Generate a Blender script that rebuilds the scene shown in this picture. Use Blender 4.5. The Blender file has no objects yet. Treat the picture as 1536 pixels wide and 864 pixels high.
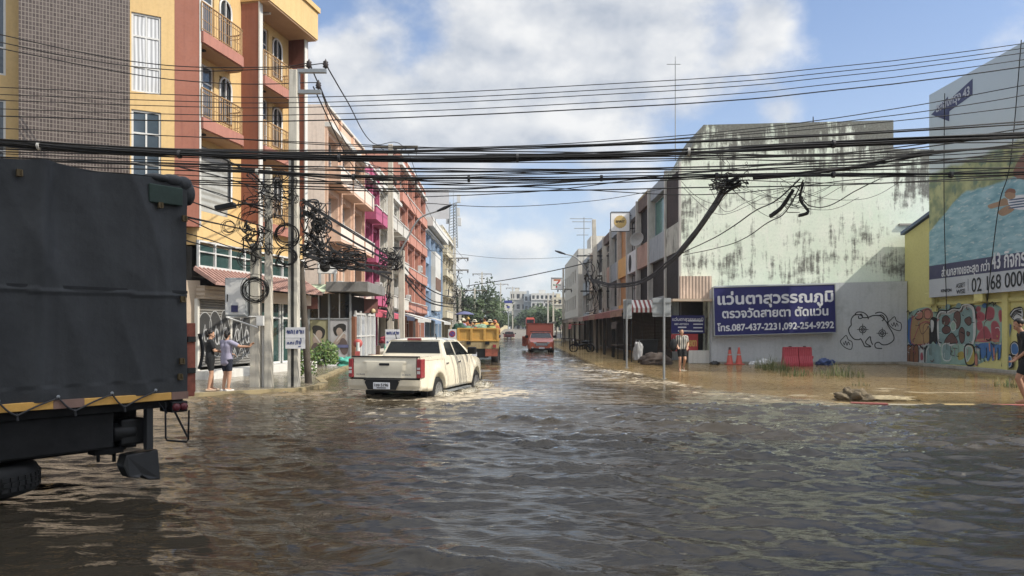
import bpy, bmesh, math, random
import numpy as np
from mathutils import Vector, Matrix, noise
R=math.radians
rnd=random.Random(7)
sc=bpy.context.scene; col=sc.collection
# ---------------------------------------------------------------- camera, sky, sun, exposure
F=1109.0; CX=772.0; CY=494.0; H=1.65
cd=bpy.data.cameras.new("camera"); cam=bpy.data.objects.new("camera",cd); col.objects.link(cam)
cam.location=(0,0,H); cam.rotation_euler=(R(90),0,0)
cd.sensor_width=36; cd.lens=36*F/1536; cd.shift_x=-4/1536; cd.shift_y=62/1536
cd.clip_start=.05; cd.clip_end=3000; sc.camera=cam
sc.view_settings.view_transform='Standard'; sc.view_settings.look='None'; sc.view_settings.gamma=1
sc.view_settings.exposure=0.38
SUN=Vector((1,-.36,1.0)).normalized()
EL=math.asin(SUN.z); AZ=math.atan2(SUN.x,SUN.y)
w=bpy.data.worlds.new("World"); sc.world=w; w.use_nodes=True
def world():
    nt=w.node_tree; N=nt.nodes; L=nt.links
    bg=N['Background']; bg.inputs[1].default_value=.15
    sky=N.new('ShaderNodeTexSky'); sky.sky_type='NISHITA'; sky.sun_disc=False
    sky.sun_elevation=EL; sky.sun_rotation=AZ; sky.air_density=1.0; sky.dust_density=.7; sky.ozone_density=1.6
    tc=N.new('ShaderNodeTexCoord')
    mp=N.new('ShaderNodeMapping'); mp.inputs['Scale'].default_value=(1,1,1.5); L.new(tc.outputs['Generated'],mp.inputs[0])
    def nz(scale,det,rough,off=(0,0,0)):
        m=N.new('ShaderNodeVectorMath'); m.operation='ADD'; L.new(mp.outputs[0],m.inputs[0]); m.inputs[1].default_value=off
        n=N.new('ShaderNodeTexNoise'); n.inputs['Scale'].default_value=scale; n.inputs['Detail'].default_value=det; n.inputs['Roughness'].default_value=rough
        L.new(m.outputs[0],n.inputs['Vector']); return n.outputs['Fac']
    def mth(op,a,b,clamp=False):
        m=N.new('ShaderNodeMath'); m.operation=op; m.use_clamp=clamp
        for i,v in enumerate((a,b)):
            if isinstance(v,(int,float)): m.inputs[i].default_value=v
            else: L.new(v,m.inputs[i])
        return m.outputs[0]
    def blob(px,py,s,a):
        d=Vector(((px-CX)/F,1,(CY-py)/F)).normalized()
        v=N.new('ShaderNodeVectorMath'); v.operation='DISTANCE'; L.new(tc.outputs['Generated'],v.inputs[0]); v.inputs[1].default_value=d
        m=N.new('ShaderNodeMapRange'); m.interpolation_type='SMOOTHSTEP'; L.new(v.outputs['Value'],m.inputs[0])
        m.inputs[1].default_value=0; m.inputs[2].default_value=s; m.inputs[3].default_value=a; m.inputs[4].default_value=0
        return m.outputs[0]
    bias=None
    for b in [(860,30,.26,.26),(760,120,.2,.16),(540,70,.14,.24),(620,190,.18,.12),(700,280,.3,.14),(940,60,.16,.18),(1010,20,.16,.09),(1000,230,.2,.08),(1150,40,.16,.13),(1190,20,.1,.08),(1130,110,.1,.07),(1165,172,.06,.28),(1240,150,.10,.1),(470,150,.12,.12),
              (455,10,.07,-.12),(625,66,.075,-.17),(650,15,.06,-.1),(1380,90,.30,-.20),(1060,170,.12,-.10),(870,240,.1,-.04),(1250,40,.16,-.1),(1140,40,.05,.16),(1170,15,.07,.12),(960,200,.06,-.06)]:
        o=blob(*b); bias=o if bias is None else mth('ADD',bias,o)
    s0=N.new('ShaderNodeSeparateXYZ'); L.new(tc.outputs['Generated'],s0.inputs[0])
    for o_,a_,b_,v_ in (('Z',.42,.7,.22),('Y',.45,-.3,.2)):  # unseen cloud added overhead and behind the camera for more fill light
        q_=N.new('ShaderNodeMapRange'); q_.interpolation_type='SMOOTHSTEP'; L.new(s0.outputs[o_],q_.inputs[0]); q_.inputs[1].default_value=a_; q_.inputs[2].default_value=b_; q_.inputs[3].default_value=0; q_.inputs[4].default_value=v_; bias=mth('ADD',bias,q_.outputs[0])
    n1=nz(6.5,9,.55); n2=nz(6.5,9,.55,(.03,-.012,.035)); n3=nz(2.7,3,.5,(3,1,2))
    dens=mth('ADD',mth('ADD',mth('ADD',mth('MULTIPLY',n1,1.05),-.165),mth('MULTIPLY',n3,.28)),bias)
    mr=N.new('ShaderNodeMapRange'); mr.interpolation_type='SMOOTHSTEP'; L.new(dens,mr.inputs[0])
    mr.inputs[1].default_value=.47; mr.inputs[2].default_value=.77; mr.inputs[3].default_value=0; mr.inputs[4].default_value=.93
    # thickness: thicker cloud is greyer underneath, lit towards the sun
    lit=mth('SUBTRACT',n1,n2)
    lit=mth('ADD',mth('MULTIPLY',lit,2.9),.62)
    thick=mth('SUBTRACT',lit,mth('MULTIPLY',mth('SUBTRACT',dens,.72),.55),True)
    cr=N.new('ShaderNodeMix'); cr.data_type='RGBA'; L.new(thick,cr.inputs[0])
    cr.inputs[6].default_value=(2.2,2.5,3.0,1); cr.inputs[7].default_value=(4.9,4.9,4.85,1)
    sp=N.new('ShaderNodeSeparateXYZ'); L.new(tc.outputs['Generated'],sp.inputs[0])
    hz=N.new('ShaderNodeMapRange'); hz.interpolation_type='SMOOTHSTEP'; L.new(sp.outputs['Z'],hz.inputs[0])
    hz.inputs[1].default_value=.0; hz.inputs[2].default_value=.42; hz.inputs[3].default_value=.55; hz.inputs[4].default_value=0
    tint=N.new('ShaderNodeMix'); tint.data_type='RGBA'; tint.blend_type='MULTIPLY'; tint.inputs[0].default_value=1
    L.new(sky.outputs[0],tint.inputs[6]); tint.inputs[7].default_value=(1.0,.94,.95,1)
    mh=N.new('ShaderNodeMix'); mh.data_type='RGBA'; L.new(hz.outputs[0],mh.inputs[0]); L.new(tint.outputs[2],mh.inputs[6]); mh.inputs[7].default_value=(2.6,3.0,3.7,1)
    mx=N.new('ShaderNodeMix'); mx.data_type='RGBA'; L.new(mr.outputs[0],mx.inputs[0]); L.new(mh.outputs[2],mx.inputs[6]); L.new(cr.outputs[2],mx.inputs[7])
    # boost added overhead and round the sun, out of view, to lift fill light
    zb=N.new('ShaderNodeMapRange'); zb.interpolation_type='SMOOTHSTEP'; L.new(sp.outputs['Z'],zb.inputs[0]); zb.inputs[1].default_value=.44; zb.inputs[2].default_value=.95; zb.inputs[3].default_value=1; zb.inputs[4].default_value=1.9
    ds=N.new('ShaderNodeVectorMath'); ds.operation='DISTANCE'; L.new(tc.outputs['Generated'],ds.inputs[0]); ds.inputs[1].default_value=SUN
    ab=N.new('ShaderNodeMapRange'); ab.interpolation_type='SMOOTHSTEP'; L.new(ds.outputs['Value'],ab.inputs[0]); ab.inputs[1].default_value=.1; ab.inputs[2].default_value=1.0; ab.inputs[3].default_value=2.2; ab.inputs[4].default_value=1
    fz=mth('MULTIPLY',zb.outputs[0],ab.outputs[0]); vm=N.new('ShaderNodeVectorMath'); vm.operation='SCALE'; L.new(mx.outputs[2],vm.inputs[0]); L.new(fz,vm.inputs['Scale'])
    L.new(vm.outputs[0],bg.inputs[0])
world()
sl=bpy.data.lights.new("sun",'SUN'); sl.energy=4.0; sl.angle=R(.53); sl.color=(1,.93,.82)
so=bpy.data.objects.new("sun",sl); col.objects.link(so); so.rotation_euler=SUN.to_track_quat('Z','Y').to_euler(); so.location=(30,-10,40)

# ---------------------------------------------------------------- helpers
def onY(px,py,Y): return Vector(((px-CX)/F*Y,Y,H-(py-CY)/F*Y))
def onX(px,py,X): return onY(px,py,X*F/(px-CX))
def G(px,py,z=0): return onY(px,py,(H-z)*F/(py-CY))
def tag(o,label=None,cat=None,group=None,kind=None):
    if label: o['label']=label
    if cat: o['category']=cat
    if group: o['group']=group
    if kind: o['kind']=kind
    return o
def thing(name,label,cat,loc=(0,0,0),rz=0,group=None):
    o=bpy.data.objects.new(name,None); col.objects.link(o); o.location=loc; o.rotation_euler=(0,0,rz)
    o.empty_display_size=.1
    return tag(o,label,cat,group)
def wm(o):
    M=Matrix.LocRotScale(o.location,o.rotation_euler,o.scale)
    return wm(o.parent)@M if o.parent else M
class MB:
    def __init__(s): s.v=[]; s.f=[]; s.m=[]; s.s=[]
    def add(s,vs,fs,mi=0,smooth=False,M=None):
        b=len(s.v)
        for v in vs:
            v=Vector(v)
            s.v.append(M@v if M is not None else v)
        for f in fs: s.f.append([b+i for i in f]); s.m.append(mi); s.s.append(smooth)
        return s
    def box(s,x0,x1,y0,y1,z0,z1,mi=0,M=None):
        return s.add([(x0,y0,z0),(x1,y0,z0),(x1,y1,z0),(x0,y1,z0),(x0,y0,z1),(x1,y0,z1),(x1,y1,z1),(x0,y1,z1)],
          [(0,3,2,1),(4,5,6,7),(0,1,5,4),(1,2,6,5),(2,3,7,6),(3,0,4,7)],mi,False,M)
    def prism(s,pts,d0,d1,mi=0,M=None,plane='xz',smooth=False):
        n=len(pts)
        def P(a,b,d): return (a,d,b) if plane=='xz' else ((d,a,b) if plane=='yz' else (a,b,d))
        vs=[P(a,b,d0) for a,b in pts]+[P(a,b,d1) for a,b in pts]
        ar=sum(pts[i][0]*pts[(i+1)%n][1]-pts[(i+1)%n][0]*pts[i][1] for i in range(n))
        fs=[tuple(range(n)),tuple(range(2*n-1,n-1,-1))]+[((i+1)%n,i,n+i,n+(i+1)%n) for i in range(n)]
        flip=(ar>0)==(plane=='xz') 
        if plane=='xz': flip=ar<0
        elif plane=='yz': flip=ar>0
        else: flip=ar>0
        if d1<d0: flip=not flip
        if flip: fs=[f[::-1] for f in fs]
        return s.add(vs,fs,mi,smooth,M)
    def quad(s,a,b,c,d,mi=0,M=None): return s.add([a,b,c,d],[(0,1,2,3)],mi,False,M)
    def tube(s,pts,r,n=6,mi=0,M=None,smooth=True,caps=True,closed=False):
        pts=[Vector(p) for p in pts]; k=len(pts); rs=r if isinstance(r,(list,tuple)) else [r]*k
        vs=[]; fs=[]; t0=None; u=None
        for i,p in enumerate(pts):
            if closed: t=pts[(i+1)%k]-pts[i-1]
            else: t=pts[min(i+1,k-1)]-pts[max(i-1,0)]
            if t.length<1e-9: t=t0 or Vector((0,0,1))
            t.normalize()
            if u is None:
                a=Vector((0,0,1)) if abs(t.z)<.9 else Vector((1,0,0)); u=t.cross(a).normalized()
            else:
                u=u-t*u.dot(t)
                if u.length<1e-6: u=t.orthogonal()
                u.normalize()
            t0=t; v=t.cross(u)
            for j in range(n):
                a=2*math.pi*j/n; vs.append(p+(u*math.cos(a)+v*math.sin(a))*rs[i])
        for i in range(k if closed else k-1):
            i2=(i+1)%k
            for j in range(n): fs.append((i*n+j,i*n+(j+1)%n,i2*n+(j+1)%n,i2*n+j))
        s.add(vs,fs,mi,smooth,M)
        if caps and not closed:
            s.add(vs[:n],[tuple(range(n-1,-1,-1))],mi,False,M); s.add(vs[-n:],[tuple(range(n))],mi,False,M)
        return s
    def lathe(s,prof,n=16,mi=0,M=None,smooth=True):
        vs=[]; fs=[]
        for r,z in prof:
            for j in range(n):
                a=2*math.pi*j/n; vs.append((r*math.cos(a),r*math.sin(a),z))
        for i in range(len(prof)-1):
            for j in range(n): fs.append((i*n+j,i*n+(j+1)%n,(i+1)*n+(j+1)%n,(i+1)*n+j))
        s.add(vs,fs,mi,smooth,M)
        if prof[0][0]>1e-4: s.add(vs[:n],[tuple(range(n-1,-1,-1))],mi,False,M)
        if prof[-1][0]>1e-4: s.add(vs[-n:],[tuple(range(n))],mi,False,M)
        return s
    def ball(s,c,r,nu=12,nv=8,mi=0,M=None):
        if isinstance(r,(int,float)): r=(r,r,r)
        pr=[]; vs=[]; fs=[]
        for i in range(nv+1):
            t=math.pi*i/nv
            for j in range(nu):
                a=2*math.pi*j/nu; vs.append((c[0]+r[0]*math.sin(t)*math.cos(a),c[1]+r[1]*math.sin(t)*math.sin(a),c[2]-r[2]*math.cos(t)))
        for i in range(nv):
            for j in range(nu): fs.append((i*nu+j,i*nu+(j+1)%nu,(i+1)*nu+(j+1)%nu,(i+1)*nu+j))
        return s.add(vs,fs,mi,True,M)
    def grid(s,fn,nu,nv,mi=0,smooth=True,M=None,flip=False):
        vs=[fn(i/nu,j/nv) for j in range(nv+1) for i in range(nu+1)]; fs=[]
        for j in range(nv):
            for i in range(nu):
                a=j*(nu+1)+i; q=(a,a+1,a+nu+2,a+nu+1); fs.append(q[::-1] if flip else q)
        return s.add(vs,fs,mi,smooth,M)
    def mesh(s,name,mats):
        me=bpy.data.meshes.new(name); me.from_pydata([tuple(v) for v in s.v],[],s.f)
        for m in mats: me.materials.append(m)
        me.polygons.foreach_set('material_index',s.m); me.polygons.foreach_set('use_smooth',s.s); me.update()
        return me
    def build(s,name,mats,parent=None,world=False,bevel=0,weld=False,label=None,cat=None,group=None,kind=None,loc=None):
        if not isinstance(mats,(list,tuple)): mats=[mats]
        if parent is not None and world:
            I=wm(parent).inverted(); s.v=[I@v for v in s.v]
        me=s.mesh(name,mats)
        if bevel or weld:
            b=bmesh.new(); b.from_mesh(me); bmesh.ops.remove_doubles(b,verts=b.verts,dist=1e-5)
            if bevel:
                es=[e for e in b.edges if len(e.link_faces)==2 and e.calc_face_angle(0)>.5]
                bmesh.ops.bevel(b,geom=es,offset=bevel,segments=2,affect='EDGES',profile=.5,clamp_overlap=True)
            b.to_mesh(me); b.free()
        o=bpy.data.objects.new(name,me); col.objects.link(o)
        if parent is not None: o.parent=parent
        if loc is not None:
            me.transform(Matrix.Translation(-Vector(loc))); o.location=loc
        return tag(o,label,cat,group,kind)
def copy_tree(o,parent=None):
    c=o.copy(); col.objects.link(c); c.parent=parent
    for ch in [x for x in col.objects if x.parent==o]: copy_tree(ch,c)
    return c

# ---------------------------------------------------------------- materials
MC={}
def rgb(c):
    if isinstance(c,str):
        h=c.lstrip('#'); t=[((int(h[i:i+2],16)/255+.055)/1.055)**2.4 if int(h[i:i+2],16)>10 else int(h[i:i+2],16)/3294 for i in (0,2,4)]; g=sum(t)/3; return tuple((g+(x-g)*.80)*.82 for x in t)
    return c
def mat(name,c,rough=.65,metal=0,var=.16,vs=1.6,bump=0,bs=30,dirt=None,streak=None,spec=.4,coat=0,fine=.08,stretch=(1,1,1)):
    """procedural painted/plastered surface: two scales of tone, optional grime blotches and vertical streaks, bump"""
    if name in MC: return MC[name]
    c=rgb(c); m=bpy.data.materials.new(name); m.use_nodes=True; nt=m.node_tree; N=nt.nodes; L=nt.links; b=N['Principled BSDF']
    tc=N.new('ShaderNodeTexCoord'); mp=N.new('ShaderNodeMapping'); mp.inputs['Scale'].default_value=stretch; L.new(tc.outputs['Object'],mp.inputs[0])
    def nz(scale,det=5,rg=.6,vec=None):
        n=N.new('ShaderNodeTexNoise'); n.inputs['Scale'].default_value=scale; n.inputs['Detail'].default_value=det; n.inputs['Roughness'].default_value=rg
        L.new(vec or mp.outputs[0],n.inputs['Vector']); return n.outputs['Fac']
    def mix(fac,a,bb,mode='MIX'):
        x=N.new('ShaderNodeMix'); x.data_type='RGBA'; x.blend_type=mode
        for i,v in ((0,fac),(6,a),(7,bb)):
            if isinstance(v,(int,float)): x.inputs[i].default_value=v
            elif isinstance(v,tuple): x.inputs[i].default_value=(*v,1)[:4]
            else: L.new(v,x.inputs[i])
        return x.outputs[2]
    def rng(f,a,bb,lo=0,hi=1):
        r=N.new('ShaderNodeMapRange'); L.new(f,r.inputs[0]); r.inputs[1].default_value=a; r.inputs[2].default_value=bb; r.inputs[3].default_value=lo; r.inputs[4].default_value=hi; return r.outputs[0]
    lo=tuple(max(0,x*(1-var)) for x in c); hi=tuple(min(1,x*(1+var*.7)) for x in c)
    o=mix(rng(nz(vs),.3,.7),lo,hi)
    if fine: o=mix(rng(nz(vs*14,3),.45,.75,0,min(1,fine*5)),o,tuple(x*.72 for x in c))
    if dirt:
        dc,ds,th,am=dirt; o=mix(rng(nz(ds,8,.65),th,th+.16,0,am),o,rgb(dc))
    if streak:
        dc,am=streak; m2=N.new('ShaderNodeMapping'); m2.inputs['Scale'].default_value=(5,5,.35); L.new(tc.outputs['Object'],m2.inputs[0])
        o=mix(rng(nz(1.6,6,.6,m2.outputs[0]),.5,.72,0,am),o,rgb(dc))
    L.new(o,b.inputs['Base Color'])
    b.inputs['Metallic'].default_value=metal; b.inputs['Specular IOR Level'].default_value=spec
    b.inputs['Coat Weight'].default_value=coat; b.inputs['Coat Roughness'].default_value=.06
    L.new(rng(nz(vs*5,3),.3,.7,max(.02,rough-.08),min(1,rough+.08)),b.inputs['Roughness'])
    if bump:
        bn=N.new('ShaderNodeBump'); bn.inputs['Strength'].default_value=bump; bn.inputs['Distance'].default_value=.02; L.new(nz(bs,4),bn.inputs['Height']); L.new(bn.outputs[0],b.inputs['Normal'])
    MC[name]=m; return m
def glassm(name,c=(.02,.025,.03),rough=.06):
    if name in MC: return MC[name]
    m=mat(name,c,rough,0,.3,.8,spec=.8,fine=0); return m
def curtain(name,c,dark=(.05,.06,.07),scale=9):
    """window glass with a drawn, pleated curtain behind it"""
    if name in MC: return MC[name]
    m=bpy.data.materials.new(name); m.use_nodes=True; nt=m.node_tree; N=nt.nodes; L=nt.links; b=N['Principled BSDF']
    tc=N.new('ShaderNodeTexCoord'); wv=N.new('ShaderNodeTexWave'); wv.bands_direction='X'; wv.inputs['Scale'].default_value=scale*.3; wv.inputs['Distortion'].default_value=3.5; wv.inputs['Detail'].default_value=3
    mp=N.new('ShaderNodeMapping'); mp.inputs['Scale'].default_value=(1,1,.16); L.new(tc.outputs['Object'],mp.inputs[0]); L.new(mp.outputs[0],wv.inputs['Vector'])
    rp=N.new('ShaderNodeMix'); rp.data_type='RGBA'; L.new(wv.outputs['Fac'],rp.inputs[0]); rp.inputs[6].default_value=(*[x*.45 for x in c],1); rp.inputs[7].default_value=(*c,1)
    L.new(rp.outputs[2],b.inputs['Base Color']); b.inputs['Roughness'].default_value=.5; b.inputs['Coat Weight'].default_value=1; b.inputs['Coat Roughness'].default_value=.03
    MC[name]=m; return m
def ribbed(name,c,axis='z',period=.08,rough=.6,depth=.6,dirt=None,metal=0):
    """corrugated sheet or roller shutter slats"""
    if name in MC: return MC[name]
    m=mat(name,c,rough,metal,.22,1.2,dirt=dirt); nt=m.node_tree; N=nt.nodes; L=nt.links; b=N['Principled BSDF']
    tc=N.new('ShaderNodeTexCoord'); wv=N.new('ShaderNodeTexWave'); wv.bands_direction=axis.upper(); wv.inputs['Scale'].default_value=.314/period/1.0; L.new(tc.outputs['Object'],wv.inputs['Vector'])
    bn=N.new('ShaderNodeBump'); bn.inputs['Strength'].default_value=depth; bn.inputs['Distance'].default_value=period*.5; L.new(wv.outputs['Fac'],bn.inputs['Height']); L.new(bn.outputs[0],b.inputs['Normal'])
    return m
M=lambda n:MC[n]
mat('concrete','#a8a498',.85,var=.2,bump=.3,bs=25,dirt=('#5c564a',1.4,.55,.6),streak=('#6d675b',.5))
mat('pole_concrete','#d8d1bf',.85,var=.15,vs=3,bump=.2,streak=('#6d6a60',.6),dirt=('#7a7468',3,.58,.5))
mat('dark_wood','#5b5348',.9,var=.3,vs=4,bump=.4)
mat('galv','#a3a8aa',.45,.6,var=.12)
mat('galv_flat','#9fa5a7',.55,.1,var=.12,dirt=('#6f6f69',3,.6,.5))
mat('black_rubber','#1a1a1a',.75,var=.25)
mat('cable','#141414',.65,var=.3)
mat('cable_grey','#3c3c3e',.65,var=.2)
mat('white','#dcdad2',.6,var=.06,streak=('#a7a194',.35))
mat('sign_white',(.86,.86,.84),.5,var=.04)
mat('white_metal','#d8d8d4',.4,var=.06)
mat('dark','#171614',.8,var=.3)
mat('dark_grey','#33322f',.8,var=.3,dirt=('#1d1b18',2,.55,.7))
mat('steel_dark','#24262a',.5,.3,var=.25)
mat('yellow_wall','#e1ba70',.75,var=.07,vs=.7,streak=('#b98c3c',.28))
mat('red_wall','#a5624a',.8,var=.1,vs=.8,streak=('#7f4737',.35))
mat('pink_red','#b87560',.75,var=.08,streak=('#8a5546',.4))
mat('soffit','#c9a277',.8,var=.1)
mat('peach','#ecc3a4',.8,var=.07,vs=.6,streak=('#b58465',.3))
mat('peach_pale','#f6e2d0',.8,var=.06,vs=.5,streak=('#bfa28c',.35))
mat('magenta','#c2507f',.75,var=.08,streak=('#a83462',.3))
mat('offwhite','#d6d2c6',.8,var=.08,streak=('#9c978a',.45))
mat('orange_red','#cf8a72',.8,var=.08,streak=('#a2503b',.35))
mat('pale_blue','#8faccb',.8,var=.06,streak=('#7088a3',.3))
mat('cream','#d8cdae',.8,var=.08,streak=('#a3987c',.4))
mat('yellow_green','#d8cf78',.8,var=.06,vs=.6,dirt=('#98924a',.9,.58,.4))
mat('grey_wall','#c6ccd1',.85,var=.06,vs=.7,dirt=('#8d9296',.9,.55,.5),streak=('#8b8f92',.2))
mat('blue_roof','#4d6286',.5,var=.12)
mat('beige','#cdb79c',.8,var=.1)
glassm('glass'); glassm('glass_green',(.03,.06,.055)); glassm('glass_blue',(.05,.07,.09),.1)
curtain('curtain',(.62,.63,.64)); curtain('curtain_grey',(.36,.38,.4),scale=4); curtain('curtain_warm',(.5,.42,.33))

# ---------------------------------------------------------------- facade kit (x along the wall, -y outwards, z up)
def wall_open(mb,x0,x1,z0,z1,ops,y=0,depth=.16,mi=0):
    xs=sorted({x0,x1,*[min(max(a,x0),x1) for o in ops for a in o[:2]]}); zs=sorted({z0,z1,*[min(max(a,z0),z1) for o in ops for a in o[2:4]]})
    for i in range(len(xs)-1):
        for j in range(len(zs)-1):
            cx=(xs[i]+xs[i+1])/2; cz=(zs[j]+zs[j+1])/2
            if any(o[0]<cx<o[1] and o[2]<cz<o[3] for o in ops): continue
            mb.quad((xs[i],y,zs[j]),(xs[i+1],y,zs[j]),(xs[i+1],y,zs[j+1]),(xs[i],y,zs[j+1]),mi)
    for a,b,c,d in [o[:4] for o in ops]:
        mb.quad((a,y,c),(a,y,d),(a,y+depth,d),(a,y+depth,c),mi); mb.quad((b,y,d),(b,y,c),(b,y+depth,c),(b,y+depth,d),mi)
        mb.quad((a,y,c),(a,y+depth,c),(b,y+depth,c),(b,y,c),mi); mb.quad((a,y,d),(b,y,d),(b,y+depth,d),(a,y+depth,d),mi)
def shell(mb,x0,x1,yb,z0,z1,y=0,mi=0):
    """sides, back and roof behind a front wall"""
    mb.quad((x0,yb,z0),(x0,y,z0),(x0,y,z1),(x0,yb,z1),mi); mb.quad((x1,y,z0),(x1,yb,z0),(x1,yb,z1),(x1,y,z1),mi)
    mb.quad((x1,yb,z0),(x0,yb,z0),(x0,yb,z1),(x1,yb,z1),mi); mb.quad((x0,y,z1),(x1,y,z1),(x1,yb,z1),(x0,yb,z1),mi)
def window(parent,x0,x1,z0,z1,y,fm='white_metal',gm='glass',nx=2,nz=1,t=.05,split=None,name='window'):
    """frame with mullions and a pane set behind it; split = list of heights for transoms"""
    b=MB(); d=.05
    b.box(x0,x0+t,y-d,y,z0,z1).box(x1-t,x1,y-d,y,z0,z1).box(x0+t,x1-t,y-d,y,z0,z0+t).box(x0+t,x1-t,y-d,y,z1-t,z1)
    zz=[z0+(z1-z0)*k/nz for k in range(1,nz)] if split is None else split
    for q in zz: b.box(x0+t,x1-t,y-d+.004,y,q-t*.45,q+t*.45)
    for k in range(1,nx):
        q=x0+(x1-x0)*k/nx; b.box(q-t*.4,q+t*.4,y-d+.008,y-.002,z0+t,z1-t)
    o=b.build(name,M(fm),parent)
    MB().box(x0+t*.5,x1-t*.5,y-.022,y-.012,z0+t*.5,z1-t*.5).build('pane',M(gm),o)
    return o
def arch_pts(x0,x1,z0,z1,n=10):
    r=(x1-x0)/2; c=(x0+x1)/2; s=z1-r
    return [(x0,z0),(x1,z0)]+[(c+r*math.cos(math.pi*k/n),s+r*math.sin(math.pi*k/n)) for k in range(n+1)]
def arch_window(parent,x0,x1,z0,z1,y,fm='white_metal',gm='glass'):
    b=MB(); pts=arch_pts(x0,x1,z0,z1); P=[(a,y-.03,c) for a,c in pts]
    b.tube(P,.04,4,closed=True); c=(x0+x1)/2; b.box(c-.02,c+.02,y-.05,y-.01,z0,z1); b.box(x0,x1,y-.048,y-.012,z1-(x1-x0)/2-.02,z1-(x1-x0)/2+.02)
    o=b.build('arched_window',M(fm),parent); MB().prism(pts,y-.02,y-.01).build('pane',M(gm),o); return o
def text_mb(body,size,bold=0,width=None,mi=0):
    """lettering as flat mesh in x,z facing -y; origin at lower left of its box"""
    c=bpy.data.curves.new("lettering",'FONT'); c.body=body; c.size=1; o=bpy.data.objects.new("lettering",c); col.objects.link(o)
    dg=bpy.context.evaluated_depsgraph_get(); dg.update(); me=bpy.data.meshes.new_from_object(o.evaluated_get(dg))
    vs=[v.co.copy() for v in me.vertices]; fs=[tuple(p.vertices) for p in me.polygons]
    bpy.data.objects.remove(o); bpy.data.curves.remove(c); bpy.data.meshes.remove(me)
    x0=min(v.x for v in vs); x1=max(v.x for v in vs); s=size; sx=size if width is None else width/(x1-x0)
    b=MB(); offs=[(0,0)] if not bold else [(0,0),(bold,0),(-bold,0),(0,bold),(0,-bold),(bold*.7,bold*.7),(-bold*.7,-bold*.7)]
    for k,(dx,dz) in enumerate(offs): b.add([((v.x-x0)*sx+dx,-k*.0006,v.y*s+dz) for v in vs],fs,mi)
    b.w=(x1-x0)*sx; return b
def place(mb,x,y,z):
    mb.v=[v+Vector((x,y,z)) for v in mb.v]; return mb
def ribbon(mb,pts,wd,y,mi=0,th=.003,closed=False):
    """flat painted stroke in the x,z plane facing -y"""
    P=[Vector((a,b)) for a,b in pts]; n=len(P); Ls=[];Rs=[]
    for i in range(n):
        t=(P[(i+1)%n]-P[i-1]) if closed else (P[min(i+1,n-1)]-P[max(i-1,0)])
        if t.length<1e-9: t=Vector((1,0))
        t.normalize(); q=Vector((-t.y,t.x))*wd/2; Ls.append(P[i]+q); Rs.append(P[i]-q)
    vs=[(p.x,y,p.y) for p in Ls]+[(p.x,y,p.y) for p in Rs]
    fs=[(i,n+i,n+(i+1)%n,(i+1)%n) for i in range(n if closed else n-1)]
    mb.add(vs,fs,mi)
def smooth_pts(P,k=6,closed=False):
    P=[Vector(p) for p in P]; n=len(P); out=[]
    for i in range(n if closed else n-1):
        g=lambda j: P[j%n] if closed else P[min(max(j,0),n-1)]
        a,b,c,d=g(i-1),g(i),g(i+1),g(i+2)
        for s in range(k):
            t=s/k; out.append(.5*((2*b)+(c-a)*t+(2*a-5*b+4*c-d)*t*t+(3*b-a-3*c+d)*t**3))
    if not closed: out.append(P[-1])
    return out
# ---------------------------------------------------------------- ground, pavements, flood water
mat('asphalt','#3b3a38',.9,var=.25,vs=.8,bump=.4,bs=40)
mat('pavement','#e0cda4',.8,var=.2,vs=.5,bump=.3,bs=20,dirt=('#6d5a3e',.7,.5,.7))
mat('wet_pavement','#8d8169',.22,var=.2,vs=.5,bump=.06,bs=9,dirt=('#5d5440',.8,.5,.6),spec=.5,fine=.02)
mat('kerb','#a08e62',.8,var=.3,vs=2,dirt=('#4d4a33',2.2,.5,.8))
mat('kerb_red','#a55048',.7,var=.3,vs=3,dirt=('#7a4a3c',4,.55,.6)); mat('kerb_yellow','#b39a5c',.7,var=.3,vs=3)
mat('kerb_white','#a89f86',.7,var=.15,vs=3)
ROADZ=-.3
gb=MB(); gb.box(-400,400,-60,900,-1.2,ROADZ); gb.build('ground',M('asphalt'),kind='structure')
KR=[(16.15,40),(16.2,9.5),(16.35,7.7),(18.7,6.36),(20.6,5.34),(24,5.0),(27.7,4.7),(32.7,3.8),(120,3.8)]
KL=[(14.0,-16),(17.6,-8.6),(18.2,-7.9),(19.3,-6.6),(19.8,-5.85),(20.9,-5.6),(22.2,-5.75),(24,-6.4),(31.5,-7.2),(39.8,-7.6),(120,-7.8)]
def kx(K,y): return np.interp(y,[k[0] for k in K],[k[1] for k in K])
def side_walk(K,xf,z,name,m,side):
    P=[(k[1],k[0]) for k in K]; P2=P+[(xf,P[-1][1]),(xf,P[0][1])]
    MB().prism(P2,ROADZ-.2,z,plane='xy').build(name,m,kind='structure')
side_walk(KR,40,-.035,'pavement_right',M('pavement'),1)
side_walk(KL,-40,.07,'pavement_left',M('wet_pavement'),-1)
def silted(u,v):
    x=3.9+u*17; y=16.3+v*20; kk=float(kx(KR,y)); n_=noise.fractal(Vector((x*.55,y*.9,0)),1,2,5); fine=noise.noise(Vector((x*3,y*5,2)))
    z=-.033+.020*n_+.004*fine+.026*math.exp(-((y-19.2-.12*(x-8))/2.6)**2)-.02*min(1,max(0,(y-24)/3))
    if x<kk+.12: z=-.26
    return (x,y,max(z,-.032) if x>=kk+.12 else z)
b=MB(); b.grid(silted,170,170); b.build('pavement_silt',mat('silt_wet','#b09a70',.3,var=.25,vs=.9,bump=.3,bs=14,dirt=('#8f7750',.8,.5,.6),spec=.5),kind='structure')
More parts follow.
